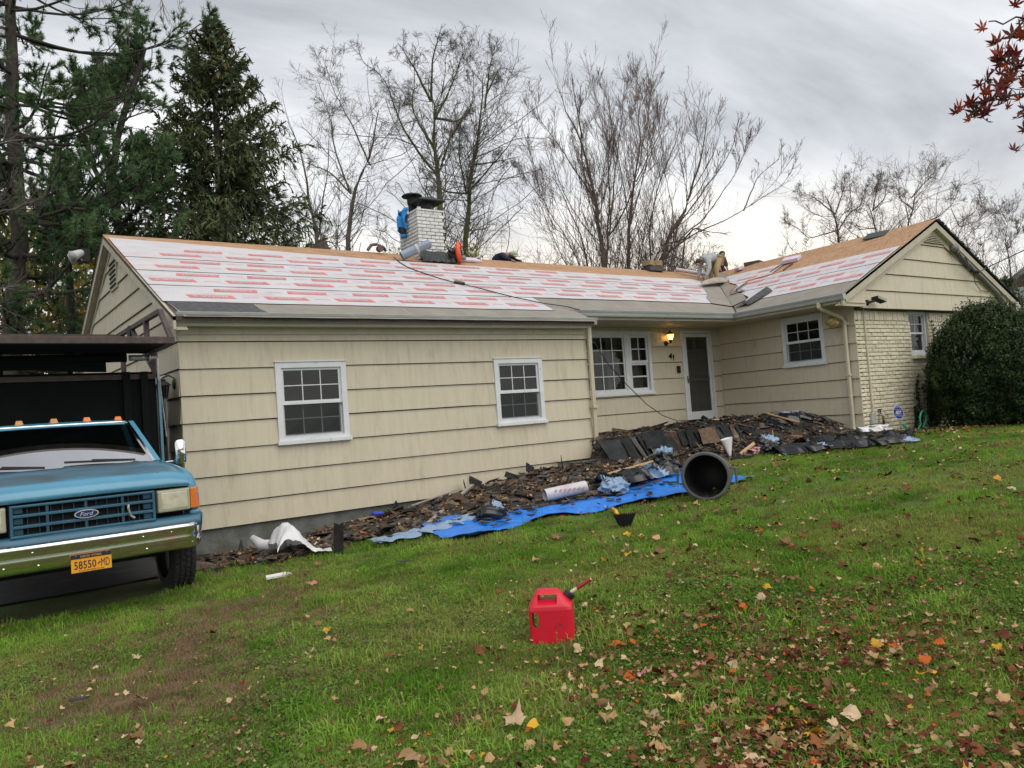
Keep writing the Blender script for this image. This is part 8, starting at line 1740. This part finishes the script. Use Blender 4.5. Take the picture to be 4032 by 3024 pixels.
# ================================================================ grass and fallen leaves
def gh(x, y): return np.interp(x, GX, GZ) + bumpz(x, y) * (y < 9.6)
rs = np.random.RandomState(101)
def keep(x, y):
    ok = np.ones(len(x), bool)
    fxv = np.interp(x, [1.4, 1.9, 2.5, 3.0, 3.5, 4.0, 4.6, 5.3, 5.8, 6.3, 7.0, 8.0, 9.0, 10., 10.8, 11.6, 12.6, 13.6, 14.3], [8.95, 8.75, 8.5, 8.6, 8.75, 8.55, 8.45, 8.3, 8.2, 8.0, 7.95, 8.35, 8.7, 8.55, 8.4, 8.25, 8.1, 8.2, 8.4])
    ok &= ~((x > 1.3) & (x < 14.3) & (y > fxv - .02)); tf_y = np.interp(x, [p[0] for p in fe], [p[1] for p in fe]); ok &= ~((x > 4.15) & (x < 8.42) & (y > tf_y + .03) & (y < 9))
    ok &= ~((x < 1.45) & (y > 8.0)); ok &= ~((x > 14.0) & (y > 8.3)); return ok
def frustum_pts(n, dmin, dmax, p, hw=33):
    d = dmin + (dmax - dmin) * rs.rand(n) ** p; a = np.radians(34.3 + rs.uniform(-hw - 3, hw + 3, n)); return d * np.sin(a), d * np.cos(a)
# blade clumps (source meshes for the instancer)
def clump(seed, nb, rad, h, wd):
    r = np.random.RandomState(seed); V_, F_ = [], []
    for k in range(nb):
        x, y = r.normal(0, rad, 2); a = r.uniform(0, 6.28); L = h * r.uniform(.5, 1.25); ln = r.uniform(.25, 1.1); dx, dy = math.cos(a), math.sin(a); px, py = -dy * wd, dx * wd; o = len(V_)
        V_ += [(x - px, y - py, -.01), (x + px, y + py, -.01), (x + dx * L * ln * .35 + px * .8, y + dy * L * ln * .35 + py * .8, L * .6), (x + dx * L * ln * .35 - px * .8, y + dy * L * ln * .35 - py * .8, L * .6), (x + dx * L * ln, y + dy * L * ln, L * (1 - .35 * ln))]
        F_ += [(o, o + 1, o + 2, o + 3), (o + 3, o + 2, o + 4)]
    me = bpy.data.meshes.new('grass_clump'); me.from_pydata(V_, [], F_); return me
def grass_mat():
    m = bpy.data.materials.new('lawn_grass'); m.use_nodes = True; t = m.node_tree; b = t.nodes['Principled BSDF']; L = t.links.new
    g = N(t, 'ShaderNodeNewGeometry'); oi = N(t, 'ShaderNodeObjectInfo')
    n1_ = N(t, 'ShaderNodeTexNoise', Scale=.55, Detail=3); n2_ = N(t, 'ShaderNodeTexNoise', Scale=2.3, Detail=3); L(oi.outputs['Location'], n1_.inputs[0]); L(oi.outputs['Location'], n2_.inputs[0])
    c1 = N(t, 'ShaderNodeMixRGB'); c1.inputs[1].default_value = (.10, .228, .020, 1); c1.inputs[2].default_value = (.235, .395, .055, 1); r1 = N(t, 'ShaderNodeMapRange'); r1.inputs[1].default_value = .38; r1.inputs[2].default_value = .62; L(n2_.outputs[0], r1.inputs[0]); L(r1.outputs[0], c1.inputs[0])
    c2 = N(t, 'ShaderNodeMixRGB'); c2.inputs[2].default_value = (.32, .34, .09, 1); r2_ = N(t, 'ShaderNodeMapRange'); r2_.inputs[1].default_value = .50; r2_.inputs[2].default_value = .72; L(n1_.outputs[0], r2_.inputs[0]); L(r2_.outputs[0], c2.inputs[0]); L(c1.outputs[0], c2.inputs[1])
    c3 = N(t, 'ShaderNodeMixRGB'); c3.inputs[2].default_value = (.26, .20, .10, 1); r3_ = N(t, 'ShaderNodeMapRange'); r3_.inputs[1].default_value = .86; r3_.inputs[2].default_value = .90; L(oi.outputs['Random'], r3_.inputs[0]); L(r3_.outputs[0], c3.inputs[0]); L(c2.outputs[0], c3.inputs[1])
    L(c3.outputs[0], b.inputs['Base Color']); b.inputs['Roughness'].default_value = .8; b.inputs['Specular IOR Level'].default_value = .12
    tr = N(t, 'ShaderNodeBsdfTranslucent'); ms = N(t, 'ShaderNodeMixShader'); ms.inputs[0].default_value = .3; L(c3.outputs[0], tr.inputs[0]); L(b.outputs[0], ms.inputs[1]); L(tr.outputs[0], ms.inputs[2]); L(ms.outputs[0], t.nodes['Material Output'].inputs[0])
    return m
m_grass = grass_mat()
srcs = []
for k, (nb, rad_, h, wd) in enumerate(((26, .035, .050, .0022), (30, .045, .040, .0024), (22, .03, .066, .0020))):
    me = clump(k, nb, rad_, h, wd); me.materials.append(m_grass); srcs.append(bpy.data.objects.new('grass_clump', me))
# clover-like low leaves
me = bpy.data.meshes.new('clover_clump'); V_, F_ = [], []
r_ = np.random.RandomState(9)
for k in range(16):
    c = np.array((r_.normal(0, .05), r_.normal(0, .05), r_.uniform(.008, .03))); a = r_.uniform(0, 6.28); o = len(V_); s_ = r_.uniform(.006, .011); t1 = np.array((math.cos(a), math.sin(a), r_.normal(0, .3))) * s_; t2 = np.array((-math.sin(a), math.cos(a), r_.normal(0, .3))) * s_; V_ += [tuple(c - t1), tuple(c + t2), tuple(c + t1), tuple(c - t2)]; F_.append((o, o + 1, o + 2, o + 3))
me.from_pydata(V_, [], F_); me.materials.append(mat('clover_leaf', (.12, .20, .04), .6, var=.3, vs=6, trans=.2, spec=.1)); clover = bpy.data.objects.new('clover_clump', me)
def bare(x, y):   # worn ground near the truck and patches
    n = np.sin(x * 2.1 + 1.7 * np.sin(y * 1.3)) * np.cos(y * 2.3 + 1.1 * np.sin(x * 1.9)); n2_ = np.sin(x * 5.1 + y * 3.3) * np.sin(y * 4.7 - x * 2.1)
    w_ = np.exp(-(((x - .85) / 1.2) ** 2 + ((y - 5.4) / 2.0) ** 2)); w2 = .6 * np.exp(-(((x - 1.9) / .8) ** 2 + ((y - 6.6) / .9) ** 2)); return np.clip(.95 * w_ + w2 + .22 * n + .12 * n2_, 0, 1) 
# worn earth where the grass has gone
m_earth = mat('worn_earth', (.135, .088, .055), .95, var=.3, vs=5, bump=.012, bs=30, spec=.1, layers=[((.10, .10, .04), 2.2, (1, 1, 1), .5, .62), ((.24, .18, .11), 26, (1, 1, 1), .62, .75)])
gx_, gy_ = np.meshgrid(np.linspace(-1.8, 3.6, 90), np.linspace(2.2, 8.4, 100)); bz_ = bare(gx_, gy_); zz_ = np.interp(gx_, GX, GZ) + bumpz(gx_, gy_) + np.where(bz_ > .34, .006, -.05) + .005 * np.sin(gx_ * 31) * np.sin(gy_ * 27)
kk_ = np.arange(9000).reshape(100, 90); FF_ = np.stack([kk_[:-1, :-1], kk_[:-1, 1:], kk_[1:, 1:], kk_[1:, :-1]], -1).reshape(-1, 4); FF_ = FF_[(bz_.ravel()[FF_] > .34).any(1)]
earth = link('worn_earth', np_mesh('worn_earth', np.stack([gx_, gy_, zz_], -1).reshape(-1, 3), FF_, m_earth, True)); earth['kind'] = 'structure'
def point_obj(x, y, name):
    me = bpy.data.meshes.new(name); z = gh(x, y); me.vertices.add(len(x)); me.vertices.foreach_set('co', np.stack([x, y, z], 1).astype(np.float32).ravel()); return me
def instancer(name, x, y, objs, smin, smax, seed):
    me = point_obj(x, y, name); o = bpy.data.objects.new(name, me); COL.objects.link(o); ng = bpy.data.node_groups.new(name, 'GeometryNodeTree')
    ng.interface.new_socket('Geometry', in_out='INPUT', socket_type='NodeSocketGeometry'); ng.interface.new_socket('Geometry', in_out='OUTPUT', socket_type='NodeSocketGeometry')
    gi, go = ng.nodes.new('NodeGroupInput'), ng.nodes.new('NodeGroupOutput'); iop = ng.nodes.new('GeometryNodeInstanceOnPoints'); g2i = ng.nodes.new('GeometryNodeGeometryToInstance')
    for q in objs[::-1]:
        oi = ng.nodes.new('GeometryNodeObjectInfo'); oi.inputs['Object'].default_value = q; oi.inputs['As Instance'].default_value = True; ng.links.new(oi.outputs['Geometry'], g2i.inputs[0])
    ng.links.new(g2i.outputs[0], iop.inputs['Instance']); iop.inputs['Pick Instance'].default_value = True
    rv = ng.nodes.new('FunctionNodeRandomValue'); rv.data_type = 'FLOAT_VECTOR'; rv.inputs[0].default_value = (-.15, -.15, 0); rv.inputs[1].default_value = (.15, .15, 6.28); rv.inputs['Seed'].default_value = seed; ng.links.new(rv.outputs[0], iop.inputs['Rotation'])
    rf = ng.nodes.new('FunctionNodeRandomValue'); rf.data_type = 'FLOAT'; rf.inputs[2].default_value = smin; rf.inputs[3].default_value = smax; rf.inputs['Seed'].default_value = seed + 1; ng.links.new(rf.outputs[1], iop.inputs['Scale'])
    ng.links.new(gi.outputs[0], iop.inputs['Points']); ng.links.new(iop.outputs[0], go.inputs[0])
    md = o.modifiers.new('scatter', 'NODES'); md.node_group = ng; o['kind'] = 'stuff'; return o
x, y = frustum_pts(42000, 1.6, 8, .72); k_ = keep(x, y) & (rs.rand(len(x)) > bare(x, y) * .88); g1_ = (x[k_], y[k_])
x, y = frustum_pts(52000, 6.5, 26, .8); k_ = keep(x, y) & (rs.rand(len(x)) > bare(x, y) * .88); g2_ = (x[k_], y[k_])
instancer('grass', np.r_[g1_[0]], np.r_[g1_[1]], srcs, .5, .95, 3)
instancer('grass', np.r_[g2_[0]], np.r_[g2_[1]], srcs, .7, 1.25, 8)
x, y = frustum_pts(5000, 1.6, 9, .75); k_ = keep(x, y) & (np.sin(x * 3.7 + np.sin(y * 2.9)) * np.sin(y * 4.3 + 1) > .1) & (rs.rand(len(x)) > bare(x, y)); instancer('grass', x[k_], y[k_], srcs, 1.15, 1.9, 31)
x, y = frustum_pts(11000, 1.6, 6.5, .8); k_ = keep(x, y) & (np.sin(x * 1.9 + 1) * np.sin(y * 2.2) > -.15) & (rs.rand(len(x)) > bare(x, y) * .8); instancer('clover', x[k_], y[k_], [clover], .7, 1.3, 14)

me = clump(11, 16, .05, .05, .0016); me.materials.append(mat('dry_thatch', (.20, .135, .075), .8, var=.3, vs=5, spec=.1)); dry = bpy.data.objects.new('thatch_clump', me)
x, y = frustum_pts(26000, 1.6, 9, .75); k_ = keep(x, y) & (rs.rand(len(x)) < .10 + .75 * bare(x, y)); instancer('dry_thatch', x[k_], y[k_], [dry], .5, 1.1, 21)
# fallen leaves
lm = [mat('tan_fallen_leaf', (.40, .25, .115), .75, var=.2, vs=14, spec=.12, rand=.3, col2=(.42, .27, .14)), mat('russet_fallen_leaf', (.17, .062, .026), .75, var=.25, vs=14, spec=.12, rand=.35), mat('maroon_fallen_leaf', (.125, .028, .018), .7, var=.25, vs=14, spec=.12, rand=.35),
      mat('brown_fallen_leaf', (.20, .115, .055), .8, var=.25, vs=14, spec=.12, rand=.3), mat('yellow_fallen_leaf', (.50, .28, .03), .7, var=.15, vs=14, spec=.12, rand=.25), mat('orange_fallen_leaf', (.42, .10, .02), .7, var=.2, vs=14, spec=.12, rand=.25), mat('pale_fallen_leaf', (.50, .37, .23), .75, var=.15, vs=14, spec=.12, rand=.2), mat('pink_fallen_leaf', (.42, .17, .15), .7, var=.15, vs=14, spec=.12, rand=.2)]
PR = [.20, .27, .18, .22, .02, .025, .065, .02]
def leaf_geo(seed):
    r = np.random.RandomState(seed); kind = (0, 2, 2, 1)[seed % 4]; out = []
    if kind == 0: lob = [(-120, .55), (-62, .9), (0, 1.0), (62, .9), (120, .55)]; inn = .58
    elif kind == 1: lob = [(-140, .5), (-95, .62), (-50, .8), (-18, .85), (0, 1.05), (18, .85), (50, .8), (95, .62), (140, .5)]; inn = .60
    else: lob = [(-150, .35), (-100, .42), (-45, .62), (0, 1.0), (45, .62), (100, .42), (150, .35)]; inn = .8
    c1, c2, c3 = r.normal(0, .45), r.normal(0, .4), r.normal(0, .2); up = r.uniform(.2, .9)
    def zz(x_, y_): return up * (abs(x_) ** 1.6) * .8 + c1 * x_ * y_ + c2 * y_ * y_ * .6 + c3 * x_ + .12 * math.sin(7 * x_ + 5 * y_ + seed)
    for k, (a, L) in enumerate(lob):
        L *= r.uniform(.85, 1.12); a = R(a + r.normal(0, 4)); p = (math.sin(a) * L, math.cos(a) * L)
        if kind == 0: out += [(math.sin(a - .22) * L * .68, math.cos(a - .22) * L * .68), p, (math.sin(a + .22) * L * .68, math.cos(a + .22) * L * .68)]
        else: out.append(p)
        if k < len(lob) - 1: b = R((lob[k][0] + lob[k + 1][0]) / 2); q = inn * (.9 + .2 * r.rand()) * (L if kind == 2 else 1); out.append((math.sin(b) * q, math.cos(b) * q))
    out.append((.0, -.25)); n = len(out)
    V_ = np.array([(0, .05, 0)] + [(p[0], p[1], zz(*p)) for p in out]); V_[:, 2] -= V_[:, 2].min(); F_ = np.array([(0, i, i % n + 1) for i in range(1, n + 1)]); return V_ * .5, F_
LG = [leaf_geo(k) for k in range(12)]
N_ = 58000
x1, y1 = frustum_pts(N_, 1.7, 7.0, .8); x2, y2 = frustum_pts(36000, 4.5, 20, .75)
k1_ = rs.rand(len(x1)) < np.clip((7.1 - np.hypot(x1, y1)) / 3.2, 0, 1); x, y = np.r_[x1[k1_], x2], np.r_[y1[k1_], y2]; d = np.hypot(x, y); hd = np.degrees(np.arctan2(x, y))
cl = .5 + .5 * np.sin(x * 2.7 + 2 * np.sin(y * 2.1)) * np.sin(y * 3.1 + 1.4 * np.sin(x * 1.7))
den = (.16 + .84 * ss_ if False else 0) if False else (.10 + .90 * np.clip((hd - 22) / 32, 0, 1) ** 1.4) * np.where(d < 6.5, np.clip(1.45 - d / 8, .5, 1.2), .55) * (.26 + 1.05 * cl ** 1.5)
ok = keep(x, y) & (rs.rand(len(x)) < den); x, y, d, hd = x[ok], y[ok], d[ok], hd[ok]
sz = np.exp(rs.normal(np.log(.035), .48, len(x))).clip(.016, .12); sz = np.where(d > 6.5, sz * 1.5, sz)
mi = rs.choice(8, len(x), p=PR); red = (hd > 45) & (rs.rand(len(x)) < .45); mi = np.where(red, rs.choice([1, 2, 2, 3], len(x)), mi); lft = (hd < 18) & (rs.rand(len(x)) < .5); mi = np.where(lft, rs.choice([0, 6, 3], len(x)), mi)
small = np.isin(mi, (1, 2)) & (rs.rand(len(x)) < .7); sz = np.where(small, sz * .66, sz)
# dense drift below the bush and along the brick wall
xb = rs.uniform(13.3, 19, 750); yb = 8.15 - (xb - 13.3) * .30 + rs.normal(-.25, .33, 750); mb_i = rs.choice([3, 1, 0, 6], 750, p=[.4, .35, .15, .10])
x, y, d = np.r_[x, xb], np.r_[y, yb], np.r_[d, np.hypot(xb, yb)]; sz = np.r_[sz, rs.uniform(.05, .11, 750)]; mi = np.r_[mi, mb_i]
xr_ = rs.uniform(2, 14, 420); yr_ = np.array([fx(a) for a in xr_]) + rs.uniform(-.1, 1.2, 420); zr_ = np.array([pz(a, b) for a, b in zip(xr_, yr_)]) + .05
order = np.argsort(-sz / d); me_l = {}
def lmat(k):
    T_ = Matrix.Rotation(rs.uniform(0, 6.28), 4, 'Z') @ Matrix.Rotation(rs.normal(0, .26), 4, 'X') @ Matrix.Rotation(rs.normal(0, .26), 4, 'Y'); return T_
VV, FF, MM, nn_ = [], [], [], 0
for r_i, k in enumerate(order):
    T_ = lmat(k); z = float(gh(x[k:k + 1], y[k:k + 1])[0]) + .032 + .02 * rs.rand(); s_ = float(sz[k])
    gi = rs.randint(12)
    if r_i < 300:
        key = (gi, mi[k])
        if key not in me_l: me_l[key] = np_mesh('leaf', LG[gi][0], LG[gi][1], lm[mi[k]])
        o = link('leaf', me_l[key], lawn); o.matrix_basis = Matrix.Translation((float(x[k]), float(y[k]), z)) @ T_ @ Matrix.Diagonal((s_, s_, s_, 1))
    else:
        A = np.array(T_.to_3x3()) * s_; v = LG[gi][0] @ A.T + (x[k], y[k], z); VV.append(v); FF.append(LG[gi][1] + nn_); MM.append(np.full(len(LG[gi][1]), mi[k])); nn_ += len(v)
for k in range(420):
    gi = rs.randint(12); A = np.array(lmat(0).to_3x3()) * rs.uniform(.05, .11); v = LG[gi][0] @ A.T + (xr_[k], yr_[k], zr_[k]); VV.append(v); FF.append(LG[gi][1] + nn_); MM.append(np.full(len(LG[gi][1]), rs.choice([0, 3, 1, 6, 5], p=[.3, .35, .2, .1, .05]))); nn_ += len(v)
litter = link('leaf_litter', np_mesh('leaf_litter', np.concatenate(VV), np.concatenate(FF), lm, mi=np.concatenate(MM))); litter['kind'] = 'stuff'
# the few leaves that stand out
def hero(px, py, s_, gi, m, rot, lab):
    o = link('fallen_leaf', np_mesh('fallen_leaf', LG[gi][0], LG[gi][1], lm[m])); o.matrix_basis = Matrix.Translation((px, py, float(gh(np.array([px]), np.array([py]))[0]) + .045)) @ Matrix.Rotation(rot, 4, 'Z') @ Matrix.Rotation(.12, 4, 'X') @ Matrix.Diagonal((s_, s_, s_, 1)); tag(o, lab, 'leaf')
hero(1.90, 2.95, .17, 0, 6, .4, 'big pale gold maple leaf below and left of the gas can'); hero(1.96, 2.88, .10, 5, 4, 1.2, 'yellow leaf touching the pale gold maple leaf'); hero(1.40, 3.00, .16, 1, 0, .8, 'tan lobed oak leaf lying in the grass left of the yellow leaf'); hero(2.26, 2.73, .14, 7, 0, 2.2, 'curled tan leaf standing directly below the gas can'); hero(2.60, 2.62, .16, 4, 0, .2, 'large tan oak leaf right of the one below the gas can'); hero(2.95, 1.93, .17, 1, 6, -.5, 'large pale oak leaf near the bottom edge on the right'); hero(.60, 4.85, .17, 2, 0, 1.0, 'tan leaf on the bare patch below the truck tyre'); hero(4.30, 3.35, .11, 3, 4, .9, 'bright yellow leaf among the grass right of the gas can')
